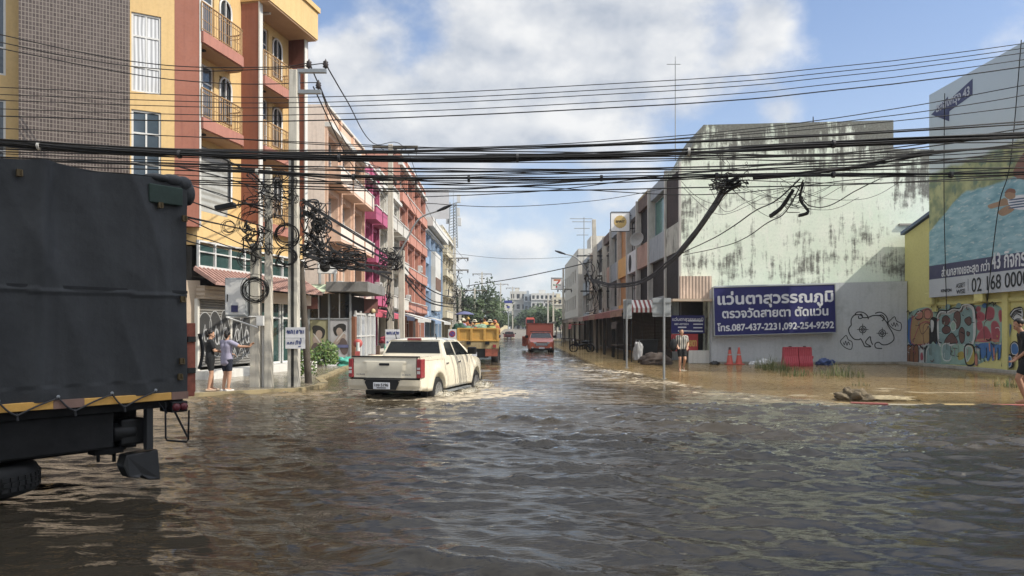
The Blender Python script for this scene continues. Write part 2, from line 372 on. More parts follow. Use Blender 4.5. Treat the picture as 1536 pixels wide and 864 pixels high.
def kerb(name,pts,wd,z0,z1,m,**k):
    b=MB(); n=len(pts); L=[];Rr=[]
    for i in range(n):
        a=Vector(pts[max(i-1,0)]); c=Vector(pts[min(i+1,n-1)]); t=(c-a).normalized(); q=Vector((-t.y,t.x))*wd/2; p=Vector(pts[i]); L.append(p+q); Rr.append(p-q)
    for i in range(n-1):
        A,B,C,D=L[i],L[i+1],Rr[i+1],Rr[i]
        b.add([(A.x,A.y,z0),(B.x,B.y,z0),(C.x,C.y,z0),(D.x,D.y,z0),(A.x,A.y,z1),(B.x,B.y,z1),(C.x,C.y,z1),(D.x,D.y,z1)],[(0,1,2,3),(7,6,5,4),(1,0,4,5),(2,1,5,6),(3,2,6,7),(0,3,7,4)])
    return b.build(name,m,kind='structure',weld=True,**k)
kerb('kerb_left',[(k[1]+.05,k[0]-.05) for k in KL],.22,ROADZ,.085,M('kerb'))
KRp=[Vector((k[1]-.05,k[0]-.05)) for k in KR]
kerb('kerb_right',[tuple(p) for p in KRp[2:]],.2,ROADZ,-.012,M('kerb'))
kp=[(6.6,17.95),(7.5,16.5),(8.2,16.26),(9.0,16.2),(10.1,16.14),(11.2,16.12),(12.6,16.1),(14,16.1)]
for i,(c,z) in enumerate([('kerb_yellow',-.002),('kerb_red',.022),('kerb_white',.004),('kerb_yellow',.016),('kerb_red',.010),('kerb_white',-.004),('kerb_red',.008)]):
    kerb('painted_kerb',[kp[i],kp[i+1]],.2,ROADZ,z,M(c))
# far road: climbs onto a bridge
mat('far_road','#7d7568',.85,var=.15)
def rampz(y): t=min(1,max(0,(y-108)/110)); return -.3+2.1*t*t*(3-2*t)
def rampx(y): t=max(0,(y-140)/120); return 1.6*t*t
b=MB(); b.grid(lambda u,v:(rampx(100+v*180)+-3.4+u*8.6,100+v*180,rampz(100+v*180)+.004),1,30); b.build('bridge_road',M('far_road'),kind='structure')
# water
def wave(X,Y):
    rs=np.random.RandomState(5); h=np.zeros_like(X)
    sp=[(3.4,.012),(2.3,.011),(1.6,.0105),(1.25,.010),(.95,.0092),(.75,.0090),(.6,.0086),(.48,.0078),(.4,.0070),(.33,.0060),(.27,.0050),(.22,.0040),(.17,.0028)]
    mod=.75+.35*np.sin(X*.31+1.3*np.sin(Y*.23))+.3*np.sin(Y*.41+X*.17+2)
    for lam,a in sp:
        for q in range(3):
            th=rs.normal(0,.5)+.22; k=2*math.pi/(lam*(.85+.3*rs.rand())); ph=rs.rand()*6.28
            wob=.9*np.sin(X*.5/lam+ph*3+Y*.21)
            h+=a*.62*np.sin(k*(X*math.sin(th)+Y*math.cos(th))+ph+wob)
    h*=np.clip(mod,.6,1.15)
    s=.08; return s*(np.exp(np.clip(h,-.1,.1)/s)-1)*.95
def depth_at(X,Y):
    dr=kx(KR,Y)-X; dl=X-kx(KL,Y)
    dr=np.where(Y<16.15,99,dr)
    d=np.minimum(dr,np.where(Y<14.2,99,dl))
    # distance (roughly) from the cross-street kerb too
    return d
def water():
    ys=[2.2]
    while ys[-1]<135: ys.append(ys[-1]+max(.045,ys[-1]*.0052))
    ys=np.array(ys); nx=430; u=np.linspace(-1,1,nx)
    half=np.maximum(ys*.86+2.5,0); X=u[None,:]*half[:,None]; Y=np.repeat(ys[:,None],nx,1)
    d=depth_at(X,Y); deep=np.clip(d/.9+.15,0,1)
    h=wave(X,Y); att=np.where(Y>30,np.clip(1.3-Y/100,.35,1),1)*np.clip(1.25-Y/45,.5,1)
    Z=h*(.10+.90*deep)*att
    # ridge of water pushed on to the right kerb, wake behind the pickup
    Z+=.02*np.exp(-((d-.35)/.45)**2)*(X>0)*(Y>16.6)*(Y<34)*(.8+.5*np.sin(X*2.3+Y*3.1)*np.sin(Y*1.7))
    wk=np.hypot(X+2.4,(Y-16.9)); Z+=.03*np.cos(wk*3.2)*np.exp(-wk*.55)
    Z+=.085*np.exp(-(((X+.9)*.5+(Y-5.4))/.16)**2)*np.exp(-((X+.3)/1.1)**2)
    me=bpy.data.meshes.new('flood_water'); nr=len(ys)
    co=np.stack([X,Y,Z],-1).reshape(-1,3)
    idx=np.arange(nr*nx).reshape(nr,nx); q=np.stack([idx[:-1,:-1],idx[:-1,1:],idx[1:,1:],idx[1:,:-1]],-1).reshape(-1,4)
    me.vertices.add(len(co)); me.vertices.foreach_set('co',co.ravel())
    me.loops.add(q.size); me.loops.foreach_set('vertex_index',q.ravel().astype(np.int32))
    me.polygons.add(len(q)); me.polygons.foreach_set('loop_start',np.arange(0,q.size,4,dtype=np.int32)); me.polygons.foreach_set('loop_total',np.full(len(q),4,np.int32))
    me.polygons.foreach_set('use_smooth',np.ones(len(q),bool)); me.update(calc_edges=True)
    at=me.attributes.new('silt','FLOAT','POINT')
    silt=np.clip(.14+.82*np.clip(d/1.6+.1,0,1),0,1); at.data.foreach_set('value',silt.ravel().astype(np.float32))
    sh=me.attributes.new('shoal','FLOAT','POINT')
    # sediment: yellower water over the shoaling edges of the road
    shoal=np.exp(-np.clip(d,0,99)/3.0)*(.7+.3*np.sin(X*1.1+Y*.7)); sh.data.foreach_set('value',shoal.ravel().astype(np.float32))
    fo=me.attributes.new('foam','FLOAT','POINT')
    foam=np.exp(-((d-.35)/.55)**2)*(X>0)*(Y>16.4)*(Y<36)*(.5+.25*np.sin(X*2.1+Y*1.3))+np.exp(-((d-1.3)/.5)**2)*(X>0)*(Y>17)*(Y<34)*.45
    pw=np.hypot(X+2.0,Y-19.5); foam=np.maximum(foam,np.exp(-np.maximum(0,pw-2.2)/.7)*.85)
    foam=np.maximum(foam,.38*np.exp(-((X+2.6)/1.4)**2)*(Y<17.5)*(Y>13)); fo.data.foreach_set('value',foam.ravel().astype(np.float32))
    ca=me.attributes.new('chop','FLOAT','POINT'); ca.data.foreach_set('value',np.clip(.06+np.where(d<0,.75*np.exp(-((d+1.5)/3.0)**2),.75)+.2*np.clip(d/1.2,0,1),0,1).ravel().astype(np.float32))
    m=bpy.data.materials.new('flood_water'); m.use_nodes=True; nt=m.node_tree; N=nt.nodes; L=nt.links; N.remove(N['Principled BSDF']); out=N['Material Output']
    tc=N.new('ShaderNodeTexCoord')
    def nz(sx,sy,det,scale=1):
        mp=N.new('ShaderNodeMapping'); mp.inputs['Scale'].default_value=(sx,sy,1); mp.inputs['Rotation'].default_value=(0,0,.2); L.new(tc.outputs['Object'],mp.inputs[0])
        n=N.new('ShaderNodeTexNoise'); n.inputs['Scale'].default_value=scale; n.inputs['Detail'].default_value=det; n.inputs['Distortion'].default_value=.6; L.new(mp.outputs[0],n.inputs['Vector']); return n.outputs['Fac']
    b1=N.new('ShaderNodeBump'); b1.inputs['Strength'].default_value=.85; b1.inputs['Distance'].default_value=.06; L.new(nz(1.5,4.6,4),b1.inputs['Height'])
    cp=N.new('ShaderNodeAttribute'); cp.attribute_name='chop'
    def chop(v):
        q_=N.new('ShaderNodeMath'); q_.operation='MULTIPLY'; L.new(cp.outputs['Fac'],q_.inputs[0]); q_.inputs[1].default_value=v; return q_.outputs[0]
    L.new(chop(.34),b1.inputs['Strength'])
    b2=N.new('ShaderNodeBump'); L.new(chop(.24),b2.inputs['Strength']); b2.inputs['Strength'].default_value=.6; b2.inputs['Distance'].default_value=.016; L.new(nz(6,19,3),b2.inputs['Height']); L.new(b1.outputs[0],b2.inputs['Normal'])
    fr=N.new('ShaderNodeFresnel'); fr.inputs[0].default_value=1.41; L.new(b2.outputs[0],fr.inputs['Normal'])
    tr=N.new('ShaderNodeBsdfTransparent'); tr.inputs[0].default_value=(.95,.88,.74,1)
    df=N.new('ShaderNodeBsdfDiffuse')
    a2=N.new('ShaderNodeAttribute'); a2.attribute_name='shoal'
    ns=nz(.5,1.1,5)
    mc=N.new('ShaderNodeMix'); mc.data_type='RGBA'; L.new(ns,mc.inputs[0]); mc.inputs[6].default_value=(.017,.015,.0115,1); mc.inputs[7].default_value=(.062,.050,.034,1)
    mc2=N.new('ShaderNodeMix'); mc2.data_type='RGBA'; L.new(a2.outputs['Fac'],mc2.inputs[0]); L.new(mc.outputs[2],mc2.inputs[6]); mc2.inputs[7].default_value=(.40,.31,.19,1)
    L.new(mc2.outputs[2],df.inputs[0])
    at_=N.new('ShaderNodeAttribute'); at_.attribute_name='silt'
    m1=N.new('ShaderNodeMixShader'); L.new(at_.outputs['Fac'],m1.inputs[0]); L.new(tr.outputs[0],m1.inputs[1]); L.new(df.outputs[0],m1.inputs[2])
    fa=N.new('ShaderNodeAttribute'); fa.attribute_name='foam'; fn=nz(3.2,5.5,9)
    f1=N.new('ShaderNodeMath'); f1.operation='MULTIPLY_ADD'; L.new(fa.outputs['Fac'],f1.inputs[0]); f1.inputs[1].default_value=.34; L.new(fn,f1.inputs[2])
    f2=N.new('ShaderNodeMapRange'); L.new(f1.outputs[0],f2.inputs[0]); f2.inputs[1].default_value=.70; f2.inputs[2].default_value=.84; f2.inputs[3].default_value=0; f2.inputs[4].default_value=.75
    fd=N.new('ShaderNodeBsdfDiffuse'); fd.inputs[0].default_value=(.52,.45,.34,1)
    gl=N.new('ShaderNodeBsdfGlossy'); gl.inputs['Roughness'].default_value=.018; L.new(b2.outputs[0],gl.inputs['Normal'])
    m2=N.new('ShaderNodeMixShader'); 
    # reflection weakened by hand over the shoals so the tan bottom shows
    sm=N.new('ShaderNodeMapRange'); L.new(at_.outputs['Fac'],sm.inputs[0]); sm.inputs[1].default_value=.15; sm.inputs[2].default_value=.6; sm.inputs[3].default_value=.5; sm.inputs[4].default_value=1
    fm_=N.new('ShaderNodeMath'); fm_.operation='MULTIPLY'; L.new(fr.outputs[0],fm_.inputs[0]); L.new(sm.outputs[0],fm_.inputs[1]); L.new(fm_.outputs[0],m2.inputs[0])
    L.new(m1.outputs[0],m2.inputs[1]); L.new(gl.outputs[0],m2.inputs[2])
    m3=N.new('ShaderNodeMixShader'); L.new(f2.outputs[0],m3.inputs[0]); L.new(m2.outputs[0],m3.inputs[1]); L.new(fd.outputs[0],m3.inputs[2])
    L.new(m3.outputs[0],out.inputs[0]); me.materials.append(m)
    o=bpy.data.objects.new('flood_water',me); col.objects.link(o); o['kind']='structure'
water()

# ---------------------------------------------------------------- yellow corner apartment block
def tile_mat():
    m=bpy.data.materials.new('brown_tile'); m.use_nodes=True; nt=m.node_tree; N=nt.nodes; L=nt.links; b=N['Principled BSDF']
    tc=N.new('ShaderNodeTexCoord'); sp=N.new('ShaderNodeSeparateXYZ'); L.new(tc.outputs['Object'],sp.inputs[0]); cb=N.new('ShaderNodeCombineXYZ')
    ad=N.new('ShaderNodeMath'); ad.operation='ADD'; L.new(sp.outputs['X'],ad.inputs[0]); L.new(sp.outputs['Y'],ad.inputs[1])
    L.new(ad.outputs[0],cb.inputs[0]); L.new(sp.outputs['Z'],cb.inputs[1])
    br=N.new('ShaderNodeTexBrick'); br.offset=0; L.new(cb.outputs[0],br.inputs['Vector']); br.inputs['Scale'].default_value=1
    br.inputs['Brick Width'].default_value=.085; br.inputs['Row Height'].default_value=.125; br.inputs['Mortar Size'].default_value=.010; br.inputs['Mortar Smooth'].default_value=.1
    br.inputs['Color1'].default_value=(.046,.032,.028,1); br.inputs['Color2'].default_value=(.082,.062,.055,1); br.inputs['Mortar'].default_value=(.19,.165,.14,1)
    L.new(br.outputs['Color'],b.inputs['Base Color']); b.inputs['Roughness'].default_value=.35; MC['brown_tile']=m
tile_mat()
P0=(-10.0,23.5,0); AN=math.atan2(.498,.867); AS=math.atan2(1,.2)
blk=thing('apartment_building','yellow and terracotta corner apartment block with curved balconies and a brown tiled wall','building',P0,AN)
b=MB(); ops=[(-1.94,-1.12,c,c+2.42) for c in (2.98,5.95,8.92,11.89)]
wall_open(b,-1.98,-.74,3.2,15.5,ops,0,.12); 
wall_open(b,-9,-4.8,3.2,15.5,[(-6.05,-5.15,c,c+2.3) for c in (6.0,9.0,11.95)],.55,.12)
b.box(-9,-.74,4.2,4.3,3.2,15.5); b.quad((-9,.55,15.5),(-.74,.55,15.5),(-.74,4.2,15.5),(-9,4.2,15.5))
b.build('wall',M('yellow_wall'),blk)
MB().box(-.74,0,-.004,.5,4.9,15.5).build('corner_pier',M('red_wall'),blk)
MB().box(-.02,.035,-.02,.09,4.9,15.5).build('corner_strip',M('white'),blk)
MB().box(-4.8,-1.98,-.03,.6,3.2,15.8).build('tiled_wall',M('brown_tile'),blk)
for i,c in enumerate((2.98,5.95,8.92,11.89)):
    w_=window(blk,-1.94,-1.12,c,c+2.42,.09,'white_metal',['glass_blue','glass_blue','curtain','curtain'][i],2,1,.06,split=[c+.78,c+1.72])
for c in (6.0,9.0,11.95): window(blk,-6.05,-5.15,c,c+2.3,.64,'white_metal','glass_blue',1,1,.06,split=[c+.8])
# yellow band over the first storey and lower left part (partly behind the truck)
MB().box(-9,0,-.01,.5,0.0,3.2).build('lower_wall',M('beige'),blk)
# street side, built in its own frame
S=Matrix.Translation(Vector(P0))@Matrix.Rotation(AS,4,'Z')
inv=wm(blk).inverted()@S
def sb(mb,name,m,parent=None,**k):
    mb.v=[inv@v for v in mb.v]; return mb.build(name,m,parent or blk,**k)
b=MB(); zs=(5.6,8.4,11.15)
ops=[]
for x in (0.1,3.67):
    for z in zs: ops+= [(x+.1,x+1.75,z,z+2.2),(x+2.05,x+2.75,z+.55,z+2.1)]
wall_open(b,0,7.1,3.2,15.2,[o for o in ops],.72,.14); b.quad((7.1,.72,0),(7.1,4.5,0),(7.1,4.5,15.2),(7.1,.72,15.2)); b.quad((0,.72,15.2),(7.1,.72,15.2),(7.1,4.5,15.2),(0,4.5,15.2))
sb(b,'street_wall',M('yellow_wall'))
for xf,z1 in ((3.5,15.2),(7.0,13.6)):
    sb(MB().box(xf,xf+.2,0,.715,4.7,z1),'pier',M('red_wall'))
    sb(MB().box(xf-.012,xf+.212,-.03,.02,4.7,z1),'pier_edge',M('white'))
def swin(x0,x1,z0,z1,y,fm,gm,nx,split):
    t=.055; q=MB(); d=.05
    q.box(x0,x0+t,y-d,y,z0,z1).box(x1-t,x1,y-d,y,z0,z1).box(x0+t,x1-t,y-d,y,z0,z0+t).box(x0+t,x1-t,y-d,y,z1-t,z1)
    for s_ in split: q.box(x0+t,x1-t,y-d+.003,y,s_-.025,s_+.025)
    for k in range(1,nx):
        xx=x0+(x1-x0)*k/nx; q.box(xx-.025,xx+.025,y-d+.006,y,z0+t,z1-t)
    o=sb(q,'window',M(fm)); sb(MB().box(x0+.02,x1-.02,y-.02,y-.01,z0+.02,z1-.02),'pane',M(gm),o)
for x in (0.1,3.67):
    for i,z in enumerate(zs):
        swin(x+.1,x+1.75,z,z+2.2,.84,'white_metal',['curtain_grey','glass_blue','glass_blue'][i],3,[z+1.6])
        pts=arch_pts(x+2.05,x+2.75,z+.55,z+2.1); q=MB(); q.tube([(a,.70,c) for a,c in pts],.045,4,closed=True); q.box(x+2.38,x+2.42,.68,.73,z+.55,z+2.1)
        o=sb(q,'arched_window',M('white_metal')); sb(MB().prism(pts,.74,.80),'pane',M('glass'),o)
mat('rail_brown','#b98f57',.5,.2,var=.1)
def balcony(x0,x1,z,deck):
    yo=-.12; y1=.72; n=10; rr=.62
    out=[(x0,yo),(x1-rr,yo)]+[(x1-rr+rr*math.sin(a),yo+rr*(1-math.cos(a))) for a in [math.pi/2*k/n for k in range(1,n+1)]]+[(x1,y1)]
    poly=out+[(x0,y1)]
    o=sb(MB().prism(poly,z-.38,z-.02,plane='xy'),'balcony',M('pink_red'))
    sb(MB().prism([(a,c) if c>0 else (a,c+.1) for a,c in poly],z-.40,z-.381,plane='xy'),'soffit',M('soffit'),o)
    sb(MB().box(x0+.5,x0+.62,.2,.55,z-.45,z-.40),'ceiling_lamp',M('dark_grey'),o)
    q=MB(); path=[Vector((a,c,0)) for a,c in out]; 
    dense=[]
    for i in range(len(path)-1):
        m_=max(1,int((path[i+1]-path[i]).length/.11))
        dense+= [path[i].lerp(path[i+1],k/m_) for k in range(m_)]
    dense.append(path[-1])
    for zz,r_ in ((z+.92,.028),(z+.78,.014),(z+.06,.016),(z+.36,.012)): q.tube([p+Vector((0,.06 if p.y<.3 else 0,zz)) for p in path],r_,5)
    for k,p in enumerate(dense): q.tube([p+Vector((0,.06 if p.y<.3 else 0,z)),p+Vector((0,.06 if p.y<.3 else 0,z+.9))],.011 if k%5 else .022,4)
    sb(q,'railing',M('rail_brown'),o)
for z in (8.42,11.16): balcony(.0,2.75,z,0)
for z in (5.62,8.42,11.0): balcony(3.72,6.5,z,0)
# roof slab with deep eaves over the far bay
b=MB(); b.box(3.45,7.35,-.42,.74,13.62,14.75); b.box(3.45,7.42,-.5,.8,14.75,14.95); sb(b,'roof_fascia',M('yellow_wall'))
sb(MB().box(3.5,7.3,-.38,.7,13.56,13.619),'eaves_soffit',M('soffit'))
sb(MB().box(4.3,4.42,.05,.5,13.5,13.559),'ceiling_lamp',M('white_metal'))
sb(MB().box(7.0,7.3,.0,.72,12.4,13.56),'pier_bracket',M('red_wall'))
sb(MB().box(-.02,3.5,.1,.72,15.2,15.8),'parapet',M('yellow_wall'))
# grey roller blind bay and lower storeys
sb(MB().box(.12,2.55,.66,.70,5.5,7.75),'roller_blind',ribbed('blind','#a7a9a4','z',.22,.6,.3))
sb(MB().box(0,7.1,.1,.72,4.35,5.45),'spandrel',M('yellow_wall'))
q=MB(); 
for x in np.arange(0,7.1,.88): q.box(x-.03,x+.03,.02,.1,3.62,4.5)
q.box(0,7.1,.03,.09,4.44,4.5).box(0,7.1,.025,.095,3.62,3.7).box(0,7.1,.03,.09,4.12,4.16)
o=sb(q,'shop_window',M('white_metal')); sb(MB().box(0,7.1,.1,.14,3.6,4.5),'pane',M('glass_green'),o)
mat('roof_tile','#b58a7c',.8,var=.3,vs=5)
q=MB(); q.add([(-.3,.02,3.6),(7.1,.02,3.6),(7.1,-.75,3.12),(-.3,-.75,3.12),(-.3,.02,3.5),(7.1,.02,3.5),(7.1,-.75,3.04),(-.3,-.75,3.04)],[(3,2,1,0),(4,5,6,7),(0,1,5,4),(2,3,7,6),(1,2,6,5),(3,0,4,7)])
for x in np.arange(-.25,7.1,.22): q.tube([(x,.0,3.62),(x,-.75,3.14)],.04,5)
sb(q,'tiled_canopy',M('roof_tile'))
sb(MB().box(-.2,3.4,-.30,.0,2.62,3.03),'signboard',ribbed('fascia_beige','#b39f86','z',.14,.7,.4))
sb(MB().box(3.4,7.1,-.24,.0,2.62,3.03),'signboard',M('beige'))
mat('shutter_grey','#77766f',.55,.2)
sh=ribbed('shutter','#83807a','z',.085,.5,.9,dirt=('#4b4843',.9,.5,.5))
sb(MB().box(-.1,1.62,.0,.05,.45,2.62),'roller_shutter',sh); o=sb(MB().box(1.72,3.15,.0,.05,.45,2.62),'roller_shutter',sh)
for x_ in (1.62,3.15,-.2): sb(MB().box(x_,x_+.1,-.05,.06,.3,2.62),'shutter_post',M('offwhite'))
mat('graf_black','#3c3c3b',.7); mat('graf_silver','#a5a6a5',.5,var=.1)
g=MB()
def gblob(cx,cz,rx,rz,ph=0): return [(cx+rx*math.cos(a)*(1+.12*math.sin(3*a+ph)),cz+rz*math.sin(a)*(1+.1*math.cos(2*a+ph))) for a in [2*math.pi*k/28 for k in range(28)]]
for i,(cx,cz,rx,rz) in enumerate([(.25,1.55,.34,.72),(.85,1.5,.36,.78),(1.35,1.6,.26,.66),(2.05,1.55,.34,.75),(2.65,1.5,.36,.72)]):
    pts=gblob(cx,cz,rx,rz,i); g.prism(pts,-.006,-.003,0)
    ribbon(g,pts,.03,-.008,1,closed=True); ribbon(g,[(cx-rx*.6,cz-rz*.5),(cx,cz+rz*.35),(cx+rx*.5,cz-rz*.45)],.06,-.010,1)
    ribbon(g,gblob(cx+.05,cz-.1,rx*.3,rz*.3,i*2),.05,-.011,1,closed=True)
for x in (.05,.45,1.1,1.8,2.4): ribbon(g,[(x,.62),(x+.12,1.0),(x+.3,.66)],.07,-.012,1)
sb(g,'graffiti',[M('graf_black'),M('graf_silver')],o)
q=MB(); 
for x0,x1 in ((3.3,4.1),(4.2,5.0),(5.15,5.95),(6.05,6.9)): q.box(x0,x0+.06,-.03,.03,.35,2.62).box(x1-.06,x1,-.03,.03,.35,2.62).box(x0,x1,-.028,.028,.35,.43).box(x0,x1,-.028,.028,2.05,2.12)
o=sb(q,'shop_door',M('white_metal')); sb(MB().box(3.25,7.0,.04,.08,.35,2.62),'pane',M('glass_green'),o)
sb(MB().box(3.25,3.32,-.02,.5,.0,2.62),'door_jamb',M('offwhite'))
sb(MB().box(-.3,7.1,-.5,.5,.0,.34),'plinth',M('white'))
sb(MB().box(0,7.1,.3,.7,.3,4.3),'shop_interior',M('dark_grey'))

# ---------------------------------------------------------------- left terrace of shophouses
def left_root(name,label,Y0,cat='building'): return thing(name,label,cat,(-9.5,Y0,0),R(90))
def terrace(root,wd,h,deep,wm_,floors,bays,zg=3.3,side='peach_pale',parapet=.9,bal=True,gl=('curtain_grey','glass_blue','curtain_warm'),fr='white_metal',jut=.65,front=None):
    b=MB(); ops=[]; bw=wd/bays; fh=(h-parapet-zg)/floors
    for i in range(bays):
        for k in range(floors): z=zg+fh*k; ops.append((i*bw+.3,(i+1)*bw-.3,z+.35,z+fh-.45))
    gops=[(i*bw+.25,(i+1)*bw-.25,.3,zg-.6) for i in range(bays)]
    wall_open(b,0,wd,0,h,ops+gops,0,.45); shell(b,0,wd,deep,0,h); b.build('wall',[M(wm_)],root)
    for a,c,d,e in ops: window(root,a,c,d,e,.42,fr,gl[rnd.randrange(len(gl))],3 if c-a>1.6 else 2,1,.06,split=[d+(e-d)*.68])
    for a,c,d,e in gops:
        if rnd.random()<.5: MB().box(a,c,.3,.34,d,e).build('roller_shutter',M('shutter_dark') if rnd.random()<.5 else M('shutter'),root)
        else: window(root,a,c,d,e,.4,'white_metal','glass',3,1,.06,split=[d+1.9])
    if bal:
        for i in range(bays):
            for k in range(floors):
                z=zg+fh*k; q=MB(); q.box(i*bw+.2,(i+1)*bw-.2,-jut,0,z-.12,z+.1); q.box(i*bw+.2,(i+1)*bw-.2,-jut,-jut+.1,z+.1,z+.72); q.box(i*bw+.2,i*bw+.3,-jut+.1,0,z+.1,z+.72); q.box((i+1)*bw-.3,(i+1)*bw-.2,-jut+.1,0,z+.1,z+.72)
                o=q.build('balcony',M(wm_),root)
                if front: MB().box(i*bw+.2,(i+1)*bw-.2,-jut-.012,-jut-.002,z+.02,z+.72).build('parapet_face',M(front),o)
                MB().box(i*bw+.16,(i+1)*bw-.16,-jut-.05,-jut+.14,z+.722,z+.79).build('coping',M('white'),o)
    q=MB(); q.box(-.02,wd+.02,-.35,0,h-parapet-.2,h-parapet+.05); q.box(-.02,wd+.02,-.12,.1,h,h+.12); q.build('cornice',M('white'),root)
    for i in range(bays+1): MB().box(max(0,i*bw-.14),min(wd,i*bw+.14),-.14,-.002,zg-.2,h-.01).build('pilaster',M(wm_),root)
ribbed('shutter_dark','#4a4742','z',.09,.6,.8)
t1=left_root('shophouse','peach shophouse with white capped balconies beside the yellow corner block',37)
terrace(t1,9.2,12.9,7,'peach',3,3,jut=.75,front='peach_pale')
MB().box(-.03,.0,.0,7,0,12.9).build('gable_wall',M('peach_pale'),t1)
t2=left_root('shophouse','narrow magenta pink shophouse between the peach and white ones',46.25)
terrace(t2,5.0,12.3,7,'magenta',3,2,side='magenta',jut=.8)
t3=left_root('shophouse','off white shophouse between the magenta and orange red ones',51.3)
terrace(t3,8.9,12.7,7,'offwhite',3,3,side='offwhite',jut=.9)
t4=left_root('shophouse','tall orange red shophouse with narrow cream ledges',60.3)
terrace(t4,17.4,16.2,8,'orange_red',4,4,side='orange_red',gl=('glass','curtain_warm'),jut=.35)
t5=left_root('shophouse','white and pale blue shophouse with a sloping white roof edge',78)
terrace(t5,18,13.2,8,'pale_blue',3,4,side='pale_blue',bal=False)
MB().box(-.02,18,-.9,.0,12.6,13.5).build('roof_edge',M('white'),t5); MB().box(6,12,-.5,-.01,3.8,10.5).build('white_panel',M('white'),t5)
MB().box(6.1,11.9,-.56,-.51,6.2,7.6).build('brown_panel',mat('brown_panel','#7b5a45',.7),t5)
t6=left_root('shophouse','cream shophouse at the far end of the left terrace',96.3)
terrace(t6,16,15.2,8,'cream',4,4,side='cream')
t7=left_root('shophouse','low weathered grey shophouse beyond the cream one on the left',113)
terrace(t7,26,8.5,8,'offwhite',2,5,side='offwhite',bal=False)
# ground floor of the peach shophouse: dark glazed beauty shop
mat('navy_stripe','#3c4258',.7)
mat('awning_pink','#cf4a63',.7); mat('awning_green','#b9c9a4',.7); mat('sign_brown','#6e3d33',.6)
MB().box(2.2,9.15,-.02,.2,2.55,3.2).build('shop_fascia',M('dark_grey'),t1)
AX=thing('shop_annex','glazed beauty shop annex with two big posters under a grey canopy','shop',(-10.05,35.5,.07))
AW=2.2; AL=6.2
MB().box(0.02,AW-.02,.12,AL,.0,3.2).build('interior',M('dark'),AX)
for x in (.18,1.14,AW-.04): MB().box(x-.04,x+.04,-.06,.04,0,3.3).build('column',M('galv_flat'),AX)
MB().box(0,AW,-.05,.03,2.05,2.12).build('transom',M('galv_flat'),AX); MB().box(0,AW,-.05,.11,0,.2).build('plinth',M('concrete'),AX)
MB().box(.62,.66,-.04,.03,2.12,3.3).build('mullion',M('white_metal'),AX); MB().box(1.62,1.66,-.04,.03,2.12,3.3).build('mullion',M('white_metal'),AX)
MB().box(0,AW,.04,.07,2.1,3.3).build('upper_glass',M('glass'),AX)
MB().box(1.1,AW+.9,-.5,4.2,3.36,3.84).build('grey_canopy',mat('grey_canopy','#8a8884',.7,dirt=('#5d5a55',1.5,.5,.6)),AX,bevel=.02)
MB().add([(.1,.1,3.75),(1.09,.1,3.75),(1.09,-.7,3.35),(.1,-.7,3.35),(.1,.1,3.71),(1.09,.1,3.71),(1.09,-.7,3.31),(.1,-.7,3.31)],[(3,2,1,0),(4,5,6,7),(3,0,4,7),(1,2,6,5)]).build('green_awning',M('awning_green'),AX)
MB().box(AW-.06,AW+.16,.1,.5,.1,2.2).build('brown_pier',mat('column_brown','#8a5434',.7),AX)
q=MB()
for y_ in (.9,2.1,3.3,4.5,5.7): q.box(AW-.05,AW+.06,y_-.06,y_+.06,.1,2.5)
q.box(AW-.045,AW+.055,.9,5.7,2.3,2.4).box(AW-.045,AW+.055,.9,5.7,1.2,1.27).build('white_door_frame',M('white_metal'),AX)
MB().box(AW-.01,AW+.01,.55,AL,.1,2.3).build('door_glass',M('curtain_grey'),AX)
def poster(x0,x1,z0,z1,bg,label,fl=1,k_=1):
    root=thing('shop_poster',label,'poster',(-10.05,35.5,.07))
    q=MB(); q.box(x0,x1,-.02,-.0,z0,z1,0); cx=(x0+x1)/2; W_=(x1-x0)/.9; zc=z0; hz_=(z1-z0)/1.5
    def el(u,v_,rx,rz,rot,k,lay):
        u*=fl; rot*=fl; rx*=k_; v_=.9+(v_-.9)*k_-(.12 if fl<0 else 0)
        pts=[]
        for a in [2*math.pi*i/22 for i in range(22)]:
            p_,q_=rx*math.cos(a),rz*math.sin(a); pts.append((cx+W_*(u+p_*math.cos(rot)-q_*math.sin(rot)),zc+hz_*(v_+p_*math.sin(rot)+q_*math.cos(rot))))
        pts=[(min(max(a,x0+.01),x1-.01),min(max(c,z0+.01),z1-.01)) for a,c in pts]
        q.prism(pts,-.021-lay*.002,-.02,k)
    el(.02,1.18,.30,.17,.25,1,1); el(-.2,1.05,.09,.2,.35,1,2); el(.2,1.12,.10,.16,-.4,1,2.5); el(.0,1.02,.15,.18,.5,2,3); el(.02,.70,.34,.17,.75,2,4); el(.2,.45,.20,.34,.2,3,5); el(-.22,.62,.42,.05,.8,2,6); el(-.12,.45,.42,.05,.75,3,6.5); el(.05,.85,.3,.03,.8,4,7)
    q.build('printed_panel',[bg,M('dark_grey'),mat('poster_skin','#b3a091',.5),mat('poster_robe','#6a5a56',.6),mat('poster_light','#d6d2cc',.5)],root)
    return root
poster(.24,1.08,.22,2.03,mat('poster_olive','#a9a67c',.45,vs=2),'olive toned poster of a reclining model behind the green shrub',-1,1.15)
p_=poster(1.2,AW-.1,.22,2.03,mat('poster_grey','#bcbcbe',.45,vs=2),'grey toned poster of a dark haired model beside the brown column')
MB().box(1.22,AW-.12,-.046,-.042,.70,.84).build('blue_band',mat('poster_blue','#6a70a0',.6),p_)
